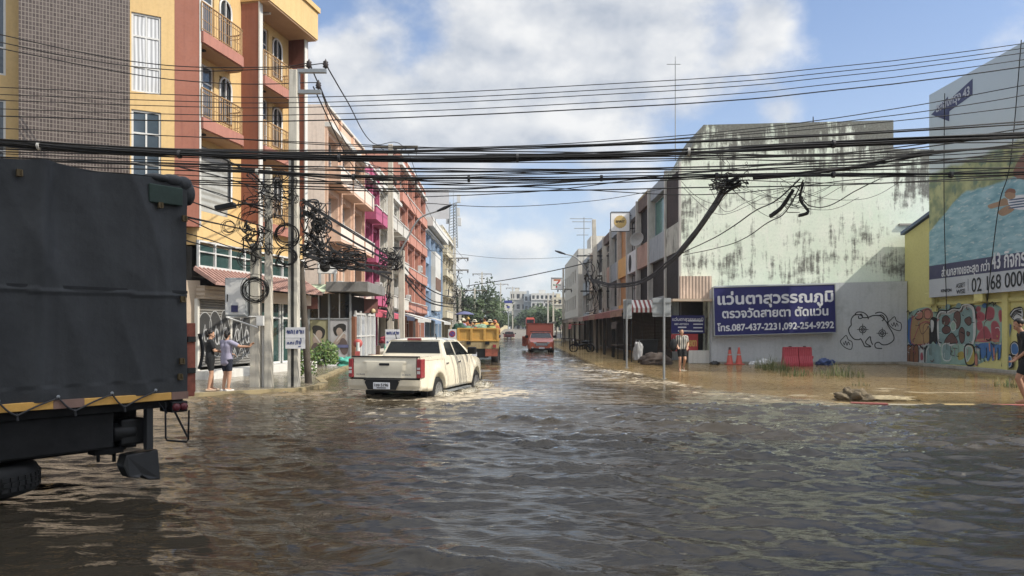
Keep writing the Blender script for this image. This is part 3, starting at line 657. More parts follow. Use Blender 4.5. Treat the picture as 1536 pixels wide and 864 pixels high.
for (x_,y_,rz_),hx,z0,h_,lb in (((-9.75,35.25,0),.36,2.62,.55,'brown hanging signboard over the olive poster'),((-7.7,38.8,R(90)),.55,2.5,.75,'brown hanging signboard with a pale lamp above the white door')):
    r_=thing('hanging_sign',lb,'sign',(x_,y_,z0),rz_ if rz_==0 else R(35))
    MB().box(-hx,hx,-.05,.05,0,h_).build('board',M('sign_brown'),r_,bevel=.01)
    q=MB()
    for s_ in (-1,1): MB().tube([(s_*(hx-.1),0,h_),(s_*(hx-.1),0,h_+.35)],.012,5).build('hanger',M('steel_dark'),r_)
    if rz_: MB().ball((.25,-.12,.12),(.13,.08,.12),10,7).build('lamp',mat('lamp_pale','#d8bf8a',.5),r_)
# awnings further along
def awn(root,x0,x1,m,z=3.15,out=1.7,drop=.55,val=.28):
    q=MB(); q.add([(x0,-.02,z),(x1,-.02,z),(x1,-out,z-drop),(x0,-out,z-drop),(x0,-.02,z-.03),(x1,-.02,z-.03),(x1,-out,z-drop-.03),(x0,-out,z-drop-.03)],[(3,2,1,0),(4,5,6,7),(3,0,4,7),(1,2,6,5)])
    n=int((x1-x0)/.3); 
    for i in range(n):
        a=x0+(x1-x0)*i/n; c=x0+(x1-x0)*(i+1)/n; q.quad((a,-out-.001,z-drop-val),(c,-out-.001,z-drop-val),(c,-out,z-drop),(a,-out,z-drop)); q.quad((c,-out+.012,z-drop-val),(a,-out+.012,z-drop-val),(a,-out+.012,z-drop),(c,-out+.012,z-drop))
    return q.build('awning',m,root)
awn(t1,5.6,9.1,M('awning_pink'),3.2,1.5); awn(t2,.2,4.8,M('awning_pink'),3.1,1.9,.5); awn(t3,.2,4.2,mat('awning_navy','#3e4560',.7),3.1,2.0); awn(t3,4.5,8.8,mat('awning_white','#c9c9c4',.7),3.0,2.2); awn(t4,.3,6,M('awning_white'),3.1,2.0); awn(t4,6.5,12,mat('awning_blue','#7f9cc0',.7),3.0,2.3); awn(t5,.5,9,M('awning_white'),3.0,2); awn(t6,1,12,mat('awning_grey','#77756f',.7),3,2.2)
# ---------------------------------------------------------------- mouldy green end building
def mould_wall():
    m=bpy.data.materials.new('mouldy_green'); m.use_nodes=True; nt=m.node_tree; N=nt.nodes; L=nt.links; b=N['Principled BSDF']
    tc=N.new('ShaderNodeTexCoord'); sp=N.new('ShaderNodeSeparateXYZ'); L.new(tc.outputs['Object'],sp.inputs[0])
    def nz(sc_,scale,det=8,rg=.65,off=(0,0,0)):
        mp=N.new('ShaderNodeMapping'); mp.inputs['Scale'].default_value=sc_; mp.inputs['Location'].default_value=off; L.new(tc.outputs['Object'],mp.inputs[0])
        n=N.new('ShaderNodeTexNoise'); n.inputs['Scale'].default_value=scale; n.inputs['Detail'].default_value=det; n.inputs['Roughness'].default_value=rg; L.new(mp.outputs[0],n.inputs['Vector']); return n.outputs['Fac']
    def rng(f,a,c,lo=0,hi=1):
        r=N.new('ShaderNodeMapRange'); L.new(f,r.inputs[0]); r.inputs[1].default_value=a; r.inputs[2].default_value=c; r.inputs[3].default_value=lo; r.inputs[4].default_value=hi; return r.outputs[0]
    def mth(op,a,c):
        x=N.new('ShaderNodeMath'); x.operation=op; x.use_clamp=op!='ADD'
        for i,v in enumerate((a,c)):
            if isinstance(v,(int,float)): x.inputs[i].default_value=v
            else: L.new(v,x.inputs[i])
        return x.outputs[0]
    def mix(f,a,c):
        x=N.new('ShaderNodeMix'); x.data_type='RGBA'
        for i,v in ((0,f),(6,a),(7,c)):
            if isinstance(v,tuple): x.inputs[i].default_value=(*v,1)
            elif isinstance(v,float): x.inputs[i].default_value=v
            else: L.new(v,x.inputs[i])
        return x.outputs[2]
    base=mix(rng(nz((1,1,1),.5),.35,.65),(.66,.75,.62),(.78,.82,.71))
    base=mix(rng(nz((2.2,2.2,.8),.9,9,.7,(3,0,1)),.55,.68,0,.8),base,(.80,.80,.72))      # peeled paint
    z=sp.outputs['Z']; x=sp.outputs['X']
    st=nz((3.2,3.2,.4),1.0,8,.7)           # running streaks
    bl=nz((1,1,1.6),.55,9,.72,(1,4,2))      # blotches
    top=rng(z,9.3,11.9,0,.30); band=mth('MULTIPLY',rng(z,5.6,5.2,0,1),rng(z,3.6,4.6,0,1))
    gr=mth('ADD',mth('ADD',mth('ADD',mth('MULTIPLY',st,1.0),mth('MULTIPLY',bl,.90)),-.45),top)
    gr=mth('ADD',gr,mth('MULTIPLY',band,.085))
    rt=mth('MULTIPLY',rng(x,18.3,18.7,0,.13),rng(z,7.6,8.3,0,1)); gr=mth('ADD',gr,rt)
    lf=mth('MULTIPLY',rng(x,9.6,8.4,0,.07),1.0); gr=mth('ADD',gr,lf)
    f=rng(gr,.55,.70,0,.92)
    col_=mix(f,base,(.085,.08,.07))
    # spots of flaked plaster
    sp2=nz((1,1,1),2.6,6,.6,(7,2,5)); col_=mix(rng(sp2,.66,.72,0,.55),col_,(.22,.19,.16))
    fine=nz((1,1,1),9,6,.7); col_=mix(rng(fine,.45,.75,0,.35),col_,(.42,.46,.40))
    L.new(col_,b.inputs['Base Color']); b.inputs['Roughness'].default_value=.9
    bn=N.new('ShaderNodeBump'); bn.inputs['Strength'].default_value=.3; bn.inputs['Distance'].default_value=.02; L.new(nz((1,1,1),14),bn.inputs['Height']); L.new(bn.outputs[0],b.inputs['Normal'])
    MC['mouldy_green']=m
mould_wall()
YG=36.4
gr_=thing('shophouse','pale green mouldy end shophouse with a big blank gable facing the street corner','building',(0,YG,0))
prof=[(8.2,3.15),(8.2,9.95),(8.55,10.35),(9.05,11.35),(9.3,11.72),(18.65,11.95),(18.65,10.55),(21,10.5),(21,0),(9.55,0),(9.55,3.15)]
MB().prism(prof,0,3.5).build('wall',M('mouldy_green'),gr_)
MB().box(18.9,20.6,-.12,-.005,6.75,6.85).build('ledge',M('concrete'),gr_)
q=MB()
for x,z,h_ in ((15.1,11.86,.55),): q.tube([(x,1,z-.1),(x,1,z+h_)],[.05,.02],6)
q.build('roof_stub',M('steel_dark'),gr_)
# its street front (faces -x): frame to world: local x = -Y
def rf(Y0): return thing
RD=math.radians(-90)
def frontM(Y0): return Matrix.Translation((8.2,Y0,0))@Matrix.Rotation(RD,4,'Z')
I=wm(gr_).inverted()@frontM(YG+3.5)
def gb_(mb,name,m,parent=None): mb.v=[I@v for v in mb.v]; return mb.build(name,m,parent or gr_)
ribbed('corr_brown','#43332d','x',.12,.8,.7,dirt=('#231c18',1,.5,.6)); ribbed('corr_dark','#35302d','x',.13,.8,.7,dirt=('#1d1a17',1,.5,.6))
mat('panel_dirty','#cccdbf',.85,var=.14,dirt=('#4b483f',.9,.5,.75),streak=('#5c584e',.6))
mat('panel_grey','#a7b2ba',.8,var=.1,streak=('#5e6365',.5)); mat('panel_pink','#c39c88',.8,var=.1,streak=('#6d5247',.5)); mat('panel_yellow','#f0b450',.75,var=.1,streak=('#94703a',.4))
mat('panel_brown','#6f5a4d',.8,var=.2,dirt=('#3c332d',1.1,.5,.6)); mat('post_white','#d2cfc5',.8,var=.12,streak=('#6f6c63',.55))
mat('ochre_glass','#c4801c',.5,var=.15)
gb_(MB().box(.12,3.29,-.02,.3,7.0,9.6),'corrugated_sheet',M('corr_brown')); gb_(MB().box(.12,3.29,-.06,.3,5.55,7.0),'balcony_panel',M('panel_dirty')); gb_(MB().box(.12,3.29,-.02,.3,3.15,5.55),'corrugated_sheet',M('corr_dark'))
gb_(MB().box(3.3,3.53,-.1,-.004,3.15,9.9),'corner_strip',M('post_white')); gb_(MB().box(-.15,.12,-.12,.3,3.1,10.2),'pilaster',M('post_white'))
# ground floor corner: recess with posts, low wall, lean-to sheet
q=MB().box(8.2,8.45,-.02,.3,0,3.14); q.build('corner_post',M('dark_grey'),gr_)
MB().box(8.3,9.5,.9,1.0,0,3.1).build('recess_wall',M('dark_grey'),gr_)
MB().box(8.5,9.55,-.35,-.1,0,.62).build('low_wall',M('white'),gr_)
MB().box(8.1,9.62,-.30,-.02,3.15,4.25).build('lean_to_sheet',ribbed('corr_beige','#d8bda6','x',.16,.8,.4,dirt=('#a48a75',1,.55,.5)),gr_)
MB().box(7.6,9.55,-.9,-.05,3.0,3.12).build('lean_to_roof',M('beige'),gr_)
# second-to-last: the terrace that runs away from us
def runit(Y1,wd,label,up,band,low,top='panel_grey',h=10.0,sub=None,aw='panel_brown',awd=2.4):
    root=thing('shophouse',label,'building',(8.2,Y1,0),RD); x1=wd
    b=MB(); b.box(0,x1,.35,9,0,h); b.box(0,x1,.0,.34,9.35,h+.1); b.box(0,x1,-.03,.34,2.95,3.5); b.build('wall',M('panel_brown' if top is None else top),root)
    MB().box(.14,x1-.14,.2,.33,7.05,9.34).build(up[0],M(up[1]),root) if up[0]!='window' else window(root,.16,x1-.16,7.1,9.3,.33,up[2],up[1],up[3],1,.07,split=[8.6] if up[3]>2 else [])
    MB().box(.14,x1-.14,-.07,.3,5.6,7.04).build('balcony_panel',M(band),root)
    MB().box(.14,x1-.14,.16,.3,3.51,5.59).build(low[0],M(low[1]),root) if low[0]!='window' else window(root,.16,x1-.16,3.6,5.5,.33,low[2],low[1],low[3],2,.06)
    MB().box(-.13,.13,-.14,.34,3.0,h+.15).build('pilaster',M('post_white'),root)
    MB().box(.14,x1-.14,.3,.34,.1,2.94).build('shop_shutter',M('shutter_dark'),root)
    q=MB(); q.add([(.03,-.04,3.25),(x1-.03,-.04,3.25),(x1-.03,-awd,2.72),(.03,-awd,2.72),(.03,-.04,3.2),(x1-.03,-.04,3.2),(x1-.03,-awd,2.67),(.03,-awd,2.67)],[(3,2,1,0),(4,5,6,7),(3,0,4,7),(1,2,6,5)])
    n=int(x1/.28)
    for i in range(n):
        a=.03+(x1-.06)*i/n; c=.03+(x1-.06)*(i+1)/n; q.box(a,c,-awd-.012-.012*(i%2),-awd,2.36,2.70)
    o=q.build('awning',M(aw),root); 
    for x in (.3,x1-.3): MB().box(x-.05,x+.05,-awd+.12,-awd+.22,-.05,2.66).build('awning_post',M('dark_grey'),o)
    return root
mat('awn_maroon','#a5665f',.8,var=.2,dirt=('#4d3330',2,.5,.6)); mat('awn_rust','#ad8570',.8,var=.2,dirt=('#54402f',2,.5,.6)); mat('awn_grey','#8d8880',.8,var=.2); mat('awn_pale','#b8a698',.8,var=.2)
units=[(44.8,4.85,'right terrace shophouse with a big teal upper window over a pale grey panel',('window','teal_glass','panel_grey',1),'panel_grey',('louvres','corr_dark'),'panel_grey','awn_rust'),
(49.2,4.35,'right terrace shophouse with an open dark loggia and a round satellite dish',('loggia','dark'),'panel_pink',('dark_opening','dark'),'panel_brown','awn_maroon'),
(53.5,4.25,'right terrace shophouse with grey barred windows next to the ochre one',('window','curtain_grey','steel_dark',4),'panel_white',('window','curtain_grey','steel_dark',4),'panel_grey','awn_maroon'),
(58.2,4.65,'narrow ochre yellow shophouse in the grey right terrace',('ochre_screen','ochre_glass'),'panel_yellow',('ochre_screen','ochre_glass'),'panel_yellow','awn_rust'),
(62.8,4.55,'right terrace shophouse with blue grey upper glazing beyond the ochre one',('window','glass_blue','panel_grey',2),'panel_grey',('window','glass','steel_dark',3),'panel_grey','awn_maroon'),
(68,5.15,'right terrace shophouse with a dusty pink middle panel',('window','glass','post_white',3),'panel_pink',('window','glass','steel_dark',3),'panel_brown','awn_pale'),
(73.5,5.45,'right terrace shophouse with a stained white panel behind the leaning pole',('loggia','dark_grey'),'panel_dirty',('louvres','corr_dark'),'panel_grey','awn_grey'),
(80,6.4,'beige brown shophouse with small windows toward the far end of the right terrace',('window','glass','post_white',3),'beige',('window','glass','post_white',3),'beige','awn_pale'),
(88,7.9,'last grey shophouse of the right terrace before the white building',('window','glass_blue','post_white',4),'panel_grey',('window','glass','post_white',4),'panel_grey','awn_grey')]
mat('panel_white','#e2e7ea',.75,var=.08,streak=('#8b8d8b',.4)); glassm('teal_glass',(.03,.17,.15),.15)
RU=[]
for Y1,wd,lb,up,band,low,top,aw in units: RU.append(runit(Y1,wd,lb,up,band,low,top,10.0 if Y1<75 else 9.7,aw=aw))
q=MB(); q.lathe([(.0,.0),(.24,.04),(.41,.12),(.49,.22),(.47,.23),(.39,.14),(.22,.06),(0,.02)],20,M=Matrix.Translation((2.2,-.35,7.3))@Matrix.Rotation(R(52),4,'Z')@Matrix.Rotation(R(72),4,'X')); q.tube([(2.2,-.35,7.3),(2.2,.1,7.0)],.04,6)
mat('dish_grey','#a3a19c',.6); q.v=[frontM(49.2)@v for v in q.v]; q.build('satellite_dish',M('dish_grey'),loc=tuple(frontM(49.2)@Vector((2.2,-.35,7.3))),label='grey round satellite dish in the dark loggia on the right terrace',cat='dish')
q=MB(); pts=[(1.4+.55*math.cos(a),6.3+.62*math.sin(a)) for a in [2*math.pi*k/24 for k in range(24)]]; q.prism([(1.4+.62*math.cos(a),6.3+.6*math.sin(a)) for a in [2*math.pi*k/24 for k in range(24)]],-.085,-.072); q.build('black_emblem',M('dark'),RU[2])
# yellow stripe on roof edge
MB().box(.1,4.2,-.01,.33,10.11,10.25).build('roof_strip',M('kerb_yellow'),RU[1])
wb=thing('white_building','plain white building with dark openings beyond the right terrace','building',(7.6,112,0),RD)
b=MB(); ops=[(a,a+1.6,c,c+1.7) for a in (1,4.5,8,11.5,15,18.5) for c in (4.2,7.4)]; wall_open(b,0,23.5,0,11.3,ops,0,.3); shell(b,0,23.5,9,0,11.3); b.box(14,19,2,6,11.3,13.4); b.build('wall',M('offwhite'),wb)
for o in ops: window(wb,*o,.28,'white_metal','glass',2,1,.08)
awn(wb,0,23,M('awn_grey'),3.2,2.6)
# striped awning and silver boards at the corner
mat('stripe_red','#93403c',.75); 
sa=thing('striped_awning','short red and white striped awning at the street corner','awning',(6.55,37.6,2.75))
q=MB()
for i in range(11):
    a=-.62+i*.115; q.add([(a,0,.0),(a+.115,0,.0),(a+.115,.75,.42),(a,.75,.42),(a,0,-.02),(a+.115,0,-.02),(a+.115,.75,.4),(a,.75,.4)],[(0,1,2,3),(7,6,5,4)],i%2); q.box(a,a+.115,-.012,0,-.24,0,i%2)
q.build('canopy',[M('stripe_red'),M('white')],sa); MB().tube([(-.6,.02,-.2),(-.6,.02,-2.75)],.03,6).build('pole',M('dark_grey'),sa)

# ---------------------------------------------------------------- grey boundary wall, signboard, litter at its foot
gw=thing('boundary_wall','pale grey rendered wall behind the blue signboard','wall',(0,35.7,0))
MB().prism([(9.5,-.2),(18.95,-.2),(18.95,3.98),(9.7,3.75),(9.5,3.5)],0,.35).build('wall',M('grey_wall'),gw)
MB().box(9.5,18.9,-.06,-.003,-.2,.09).build('footing',M('concrete'),gw)
mat('scrawl','#2c2f33',.7)
def pxz(P,Y): return [((x-CX)/F*Y,H-(y-CY)/F*Y) for x,y in P]
def zc(P): return [(1040+a/3.926,400+c/3.926) for a,c in P]
g=MB(); Ys=35.7
def stroke(P,wd=.05,closed=False,k=5): ribbon(g,smooth_pts(pxz(zc(P),Ys),k,closed),wd,-.006,closed=closed)
stroke([(930,345),(930,310),(950,285),(985,285),(1000,300),(1030,298),(1060,288),(1100,290),(1125,312),(1140,330),(1145,345)])
stroke([(930,345),(915,365),(920,395),(945,425),(975,430),(985,425),(1000,450),(1012,470),(1045,470),(1020,455),(1015,440),(1040,412),(1045,435),(1055,460)])
stroke([(1145,345),(1175,395),(1180,430),(1150,455),(1115,460),(1090,445),(1070,455),(1075,478),(1112,482)])
stroke([(950,285),(965,268),(1000,270),(1025,290),(1030,310)]); stroke([(975,285),(990,280),(995,300),(975,305),(972,290)])
stroke([(1070,275),(1100,268),(1130,285),(1145,315),(1140,335)]); stroke([(1085,290),(1110,285),(1125,305),(1110,320)])
for cx,cy in ((997,370),(1112,392)):
    for r_ in (10,20): stroke([(cx+r_*math.cos(a),cy+r_*math.sin(a)) for a in [k*math.pi/5 for k in range(10)]],.04,True,3)
    stroke([(cx-34,cy),(cx+34,cy)],.03); stroke([(cx,cy-34),(cx,cy+34)],.03)
for ox,oy,f_ in ((1185,340,1),(900,450,.9)):
    stroke([(ox-38*f_,oy-10),(ox-20*f_,oy-30),(ox,oy-45),(ox+12,oy-20),(ox+38*f_,oy-5),(ox+34*f_,oy+35),(ox,oy+30),(ox-25*f_,oy+12)],.04,True)
    stroke([(ox-20*f_,oy-5),(ox-10,oy+10),(ox-4,oy-12),(ox+5,oy+14),(ox+12,oy-8),(ox+22,oy+12)],.035)
g.build('scrawled_drawing',M('scrawl'),gw)
mat('sign_blue','#191e70',.55,var=.2,vs=.5,coat=0,dirt=('#11144a',.5,.5,.5)); mat('letter_white','#dcdfe6',.5,var=.05)
A=onY(1072,503,35.4); sgn=thing('signboard','large blue optician signboard with three lines of white Thai lettering','sign',tuple(A)); sgn.rotation_euler=(0,R(-1.6),0)
SW=(1253-1072)/F*35.4; SHt=(503-432)/F*35.4
MB().box(0,SW,-.06,.0,0,SHt).build('board',M('sign_blue'),sgn)
q=MB().box(-.04,0,-.08,.22,-.04,SHt+.04).box(SW,SW+.04,-.08,.22,-.04,SHt+.04).box(0,SW,-.08,.22,SHt,SHt+.04).box(0,SW,-.08,.22,-.04,0); q.build('frame',M('galv_flat'),sgn)
def lettering(parent,body,x,z,width,size,bold,y,m): 
    t=text_mb(body,size,bold,width); place(t,x,y,z); return t.build('lettering',m,parent)
u=SW/181
lettering(sgn,'แว่นตาสุวรรณภูมิ',6*u,1.47,172*u,.70,.026,-.066,M('letter_white'))
lettering(sgn,'ตรวจวัดสายตา ตัดแว่น',12*u,.82,158*u,.56,.018,-.066,M('letter_white'))
lettering(sgn,'โทร.087-437-2231,092-254-9292',4*u,.2,174*u,.44,.014,-.066,M('letter_white'))
A=onY(1007,500,36.2); s2=thing('shop_sign','small blue sign with white lettering in the dark corner recess','sign',tuple(A)); W2=50/F*36.2; H2=27/F*36.2
MB().box(0,W2,0,.05,0,H2).build('board',M('sign_blue'),s2); 
lettering(s2,'แว่นตาสุวรรณภูมิ',.06,H2*.70,W2*.92,.2,.006,-.005,M('letter_white'))
lettering(s2,'087-4372231',.15,H2*.47,W2*.42,.11,.005,-.005,M('letter_white'))
q=MB()
for x0,x1,z in ((.2,.45,.3),(.2,.62,.1),(.5,.95,.66),(.5,.95,.08)): q.box(W2*x0,W2*x1,-.006,-.001,H2*z,H2*(z+.07))
for x0,x1,z in ((.66,.95,.48),(.66,.93,.28)): q.box(W2*x0,W2*x1,-.006,-.001,H2*z,H2*(z+.06))
q.build('printed_rule',M('letter_white'),s2)
mat('banner_red','#b5252a',.6); mat('banner_gold','#d0a23f',.5)
A=onY(1007,527,36.15); s3=thing('banner','red banner with gold Thai lettering below the small blue sign','banner',tuple(A)); W3=40/F*36.15; H3=26/F*36.15
MB().box(0,W3,0,.03,0,H3).build('cloth',M('banner_red'),s3); lettering(s3,'สายตา',W3*.5,H3*.3,W3*.44,.5,.015,-.004,M('banner_gold')); lettering(s3,'แว่น',W3*.05,H3*.5,W3*.3,.3,.01,-.004,M('banner_gold'))
# cones
mat('cone_orange','#c9432c',.55,var=.15,dirt=('#5a2a20',5,.58,.6)); mat('cone_dark','#4a2e2a',.7)
def cone(px,dark,label):
    c=G(px,547); r=thing('traffic_cone',label,'traffic cone',(c.x,35.1,-.02),0,'cones by the grey wall')
    MB().lathe([(.17,.04),(.155,.06),(.045,.80),(.03,.82),(0,.82)],16).build('cone_body',M('cone_orange'),r)
    MB().lathe([(.101,.44),(.084,.53)],16).build('reflective_band',mat('cone_band','#b7a79f',.6),r)
    MB().box(-.21,.21,-.21,.21,0,.045).build('base',M('cone_orange'),r,bevel=.01)
    if dark: MB().lathe([(.064,.66),(.05,.815),(.0,.825)],14).build('tip',M('cone_dark'),r)
cone(1100,True,'traffic cone with a blackened tip beside the grey wall'); cone(1114,False,'orange traffic cone with a clean tip beside its blackened twin')
# water filled barrier: body with ribs, feet, lip, filler
def barrier(px0,px1,label):
    a=onY(px0,550,33.6); c=onY(px1,550,33.6); wd=c.x-a.x; r=thing('traffic_barrier',label,'barrier',((a.x+c.x)/2,33.6,-.06),0,'red barriers by the grey wall')
    hh=.86; q=MB(); prof_=[(-.26,0),(.26,0),(.25,.18),(.13,.5),(.1,hh),(-.1,hh),(-.13,.5),(-.25,.18)]
    n=7
    xs=[]
    for k in range(n): x0=-wd/2+wd*k/n; xs+= [(x0,1.0),(x0+wd/n*.28,1.0),(x0+wd/n*.36,.86),(x0+wd/n*.92,.86)]
    xs.append((wd/2,1.0)); vs=[];fs=[]
    for x,s_ in xs: vs+= [(x,y*s_,z) for y,z in prof_]
    m_=len(prof_)
    for i in range(len(xs)-1):
        for j in range(m_): fs.append((i*m_+j,i*m_+(j+1)%m_,(i+1)*m_+(j+1)%m_,(i+1)*m_+j))
    fs+= [tuple(range(m_-1,-1,-1)),tuple(range(len(vs)-m_,len(vs)))]
    q.add(vs,fs); q.build('body',M('barrier_red'),r,bevel=.008)
    MB().box(-wd/2+.02,wd/2-.02,-.115,.115,hh,hh+.05).build('top_lip',M('barrier_red'),r,bevel=.012)
    MB().box(wd/2,wd/2+.1,-.05,.05,.38,.5).build('connector',M('barrier_red'),r,bevel=.01)
    MB().lathe([(.07,0),(.07,.04),(0,.045)],12,M=Matrix.Translation((0,0,hh+.05))).build('filler_cap',M('dark_grey'),r)
mat('barrier_red','#c5364a',.5,var=.12,dirt=('#7a2b33',2,.58,.5))
barrier(1174.5,1196,'left of the two red plastic barriers by the grey wall'); barrier(1197,1216.5,'right of the two red plastic barriers by the grey wall')
def lump(c,rx,ry,rz,m,label,name,cat,seed,crease=.35,group=None,rough=.09):
    q=MB(); q.ball((0,0,0),(1,1,1),44,26)
    o=[]
    for v in q.v:
        d=noise.fractal(v*1.7+Vector((seed,seed*2,0)),1,2,5)*crease+noise.fractal(v*5+Vector((seed,0,0)),1,2,4)*rough
        p=v*(1+d); z=max(p.z*rz,-.25*rz); o.append(Vector((p.x*rx,p.y*ry,z)))
    q.v=o; ob=q.build(name,m,label=label,cat=cat,group=group); ob.location=c; return ob
mat('bag_white','#cfd0cf',.4,var=.15,vs=5); mat('bag_blue','#2d4a86',.4,var=.25,vs=5); mat('bag_teal','#3db7a0',.4,var=.2,vs=5); mat('bag_black','#1c1c1e',.35,var=.3)
for px,py,s_,m_,lb in ((1131,543,.22,'bag_white','small white plastic bag left of the bigger one by the grey wall'),(1146,541,.36,'bag_white','bigger white plastic bag by the foot of the grey wall'),(1238,545,.42,'bag_blue','crumpled dark blue bag to the right of the red barriers'),(1072,545,.22,'bag_black','little black bag at the left end of the grey wall')):
    c=onY(px,py,34.8); lump((c.x,34.8,.02),s_,s_*.8,s_*.6,M(m_),lb,'rubbish_bag','bag',px)
# debris mound on the flooded kerb
mat('mound','#77694f',.95,var=.4,vs=6,bump=1,bs=12,dirt=('#2c261e',5,.48,.8)); mat('sandy','#a2926c',.95,var=.3,vs=6,bump=.8,bs=16)
c=G(1278,600); m_=lump((c.x,17.3,.0),.36,.3,.22,M('mound'),'dark heap of earth and rubble on the flooded kerb','debris_heap','heap',3,.6,rough=.3)
c=G(1325,600); lump((c.x+.05,17.35,-.03),.75,.3,.10,M('sandy'),'low sandy spit trailing right from the dark rubble heap','sand_spit','sand heap',9,.6,rough=.3)
# grass tufts
def tuft_field(cx,cy,rx,ry,n,h_,label,seed,m='grass_green'):
    rg=random.Random(seed); q=MB()
    for i in range(n):
        a=rg.random()*6.28; r_=math.sqrt(rg.random()); x=cx+rx*r_*math.cos(a)+rg.gauss(0,rx*.12); y=cy+ry*r_*math.sin(a); hh=h_*(.25+.9*rg.random()**1.6)*(1.1-r_*.5); d=rg.random()*6.28; l=hh*.9*rg.random(); w_=.009
        tx,ty=math.cos(d),math.sin(d)
        q.add([(x-ty*w_,y+tx*w_,-.04),(x+ty*w_,y-tx*w_,-.04),(x+tx*l*.4+ty*w_*.7,y+ty*l*.4-tx*w_*.7,hh*.65),(x+tx*l*.4-ty*w_*.7,y+ty*l*.4+tx*w_*.7,hh*.65),(x+tx*l,y+ty*l,hh)],[(0,1,2,3),(3,2,4)],rg.randrange(2))
    return q.build('grass',[M('grass_green'),M('grass_dry')],label=label,cat='grass',kind='stuff')
mat('grass_green','#50652f',.8,var=.3); mat('grass_dry','#7d7f48',.8,var=.3)
for px,py,rx,ry,n,h_,s_ in ((1158,553,.55,1.6,300,.62,1),(1176,556,.6,1.6,160,.42,2),(1190,563,.4,.6,60,.3,5),(1232,563,.9,1.6,120,.32,3),(1260,562,.6,1.5,170,.5,4),(1290,578,.25,.3,26,.2,6)):
    c=G(px,py); tuft_field(c.x,c.y,rx,ry,n,h_,'green weeds growing out of the shallow flood water',s_)
c=G(1527,580); tuft_field(c.x,c.y,.5,.8,120,.4,'green weeds growing out of the shallow flood water',8)

# unseen shophouse added right of and behind the camera to shade the crossing
nb=thing('added_shade_building','plain cream shophouse added out of view to shade the crossing','building',(11.6,4.0,0),RD)
b=MB(); nops=[(a,a+2.2,c,c+1.9) for a in (1,5,9,13) for c in (4.2,7.6,11,14.4,17.8)]; wall_open(b,0,17,0,21.5,nops,0,.3); shell(b,0,17,12,0,21.5); b.build('wall',M('cream'),nb)
for o in nops: window(nb,*o,.28,'white_metal','glass',2,1,.07)

# ---------------------------------------------------------------- yellow wall, billboard
yw=thing('building','yellow building with a graffiti covered lower wall and a blue grey roof edge','building',(19,36,0),RD)   # local x = towards the camera
ye=12.5
b=MB(); b.prism([(.0,-.2),(ye,-.2),(ye,6.9),(2.6,6.9),(.0,6.25)],0,6); b.build('wall',M('yellow_green'),yw)
MB().prism([(-.15,6.25),(2.6,6.95),(ye,6.95),(ye,7.1),(2.6,7.1),(-.15,6.4)],-.14,6.1).build('roof_edge',M('blue_roof'),yw)
for x,zl in ((2.55,2.45),(7.35,-.2),(10.9,-.2)): MB().box(x,x+.32,-.12,-.002,zl,3.15).build('pilaster',M('yellow_green'),yw)
MB().box(2.9,ye,-.08,-.002,2.72,2.86).build('ledge',M('yellow_green'),yw)
for x in (2.3,5.9): MB().box(x,x+.55,-.32,-.145,2.75,3.3).build('bracket',M('yellow_green'),yw,bevel=.03)
MB().box(.0,ye,-.5,-.002,-.2,.1).build('footing',M('concrete'),yw)
def yx(P): # crop of the photo (1350,440..1536,600 at 5.398x) to the wall's plane
    o=[]
    for a,c in P:
        p=onX(1350+a/5.398,440+c/5.398,19.0); o.append((36-p.y,p.z))
    return o
for n_,c_ in (('g_tan','#b08d57'),('g_brown','#6b4b45'),('g_teal','#7fa0a0'),('g_red','#a84452'),('g_blue','#2f6fb0'),('g_white','#c4c7c6'),('g_black','#222326'),('g_crimson','#b25a66'),('g_ochre','#b3a13c'),('g_rust','#8b5730'),('g_salmon','#c07a63'),('g_mint','#8fb2a2')): mat(n_,c_,.7,var=.16,vs=3,dirt=('#6a6a62',2.5,.62,.4))
GM=['g_tan','g_brown','g_teal','g_red','g_blue','g_white','g_black','g_crimson','g_ochre','g_rust','g_salmon','g_mint']
g=MB(); lay=[0]
def fill(P,k,edge=None,ew=.05,smooth=True,kk=4):
    lay[0]+=1; Q=smooth_pts(yx(P),kk,True) if smooth else [Vector(p) for p in yx(P)]; y=-.004-lay[0]*.0004
    g.prism([(p.x,p.y) for p in Q],y,y+.0002,GM.index(k))
    if edge: lay[0]+=1; ribbon(g,Q,ew,-.004-lay[0]*.0004,GM.index(edge),closed=True)
def line(P,k,wd=.05): lay[0]+=1; ribbon(g,smooth_pts(yx(P),4),wd,-.004-lay[0]*.0004,GM.index(k))
fill([(62,205),(120,135),(220,112),(290,150),(300,130),(420,115),(510,85),(600,95),(680,92),(760,85),(835,140),(845,300),(838,420),(800,470),(620,580),(420,575),(205,575),(60,560)],'g_mint',None,0,True)
fill([(62,400),(240,405),(240,560),(62,560)],'g_white',None,0,False); fill([(612,400),(835,400),(835,450),(612,470)],'g_white',None,0,False)
fill([(60,230),(110,210),(105,400),(70,395)],'g_blue'); fill([(30,200),(60,205),(62,330),(40,330)],'g_ochre')
fill([(95,220),(125,180),(180,140),(230,125),(265,160),(262,210),(300,225),(320,290),(300,330),(255,345),(240,400),(95,405)],'g_tan','g_red',.06)
fill([(190,275),(220,240),(250,270),(255,350),(230,400),(195,400)],'g_tan','g_brown',.04); fill([(120,185),(150,145),(185,150),(180,200),(140,210)],'g_salmon','g_black',.05); fill([(200,145),(235,130),(255,170),(240,205),(205,200)],'g_salmon','g_brown',.05)
line([(105,395),(160,260),(210,230),(245,240)],'g_red',.05); line([(150,240),(180,330),(240,260)],'g_brown',.04)
fill([(245,215),(300,205),(310,330),(300,420),(270,390),(240,420)],'g_black'); fill([(250,220),(275,230),(270,300),(255,310)],'g_white')
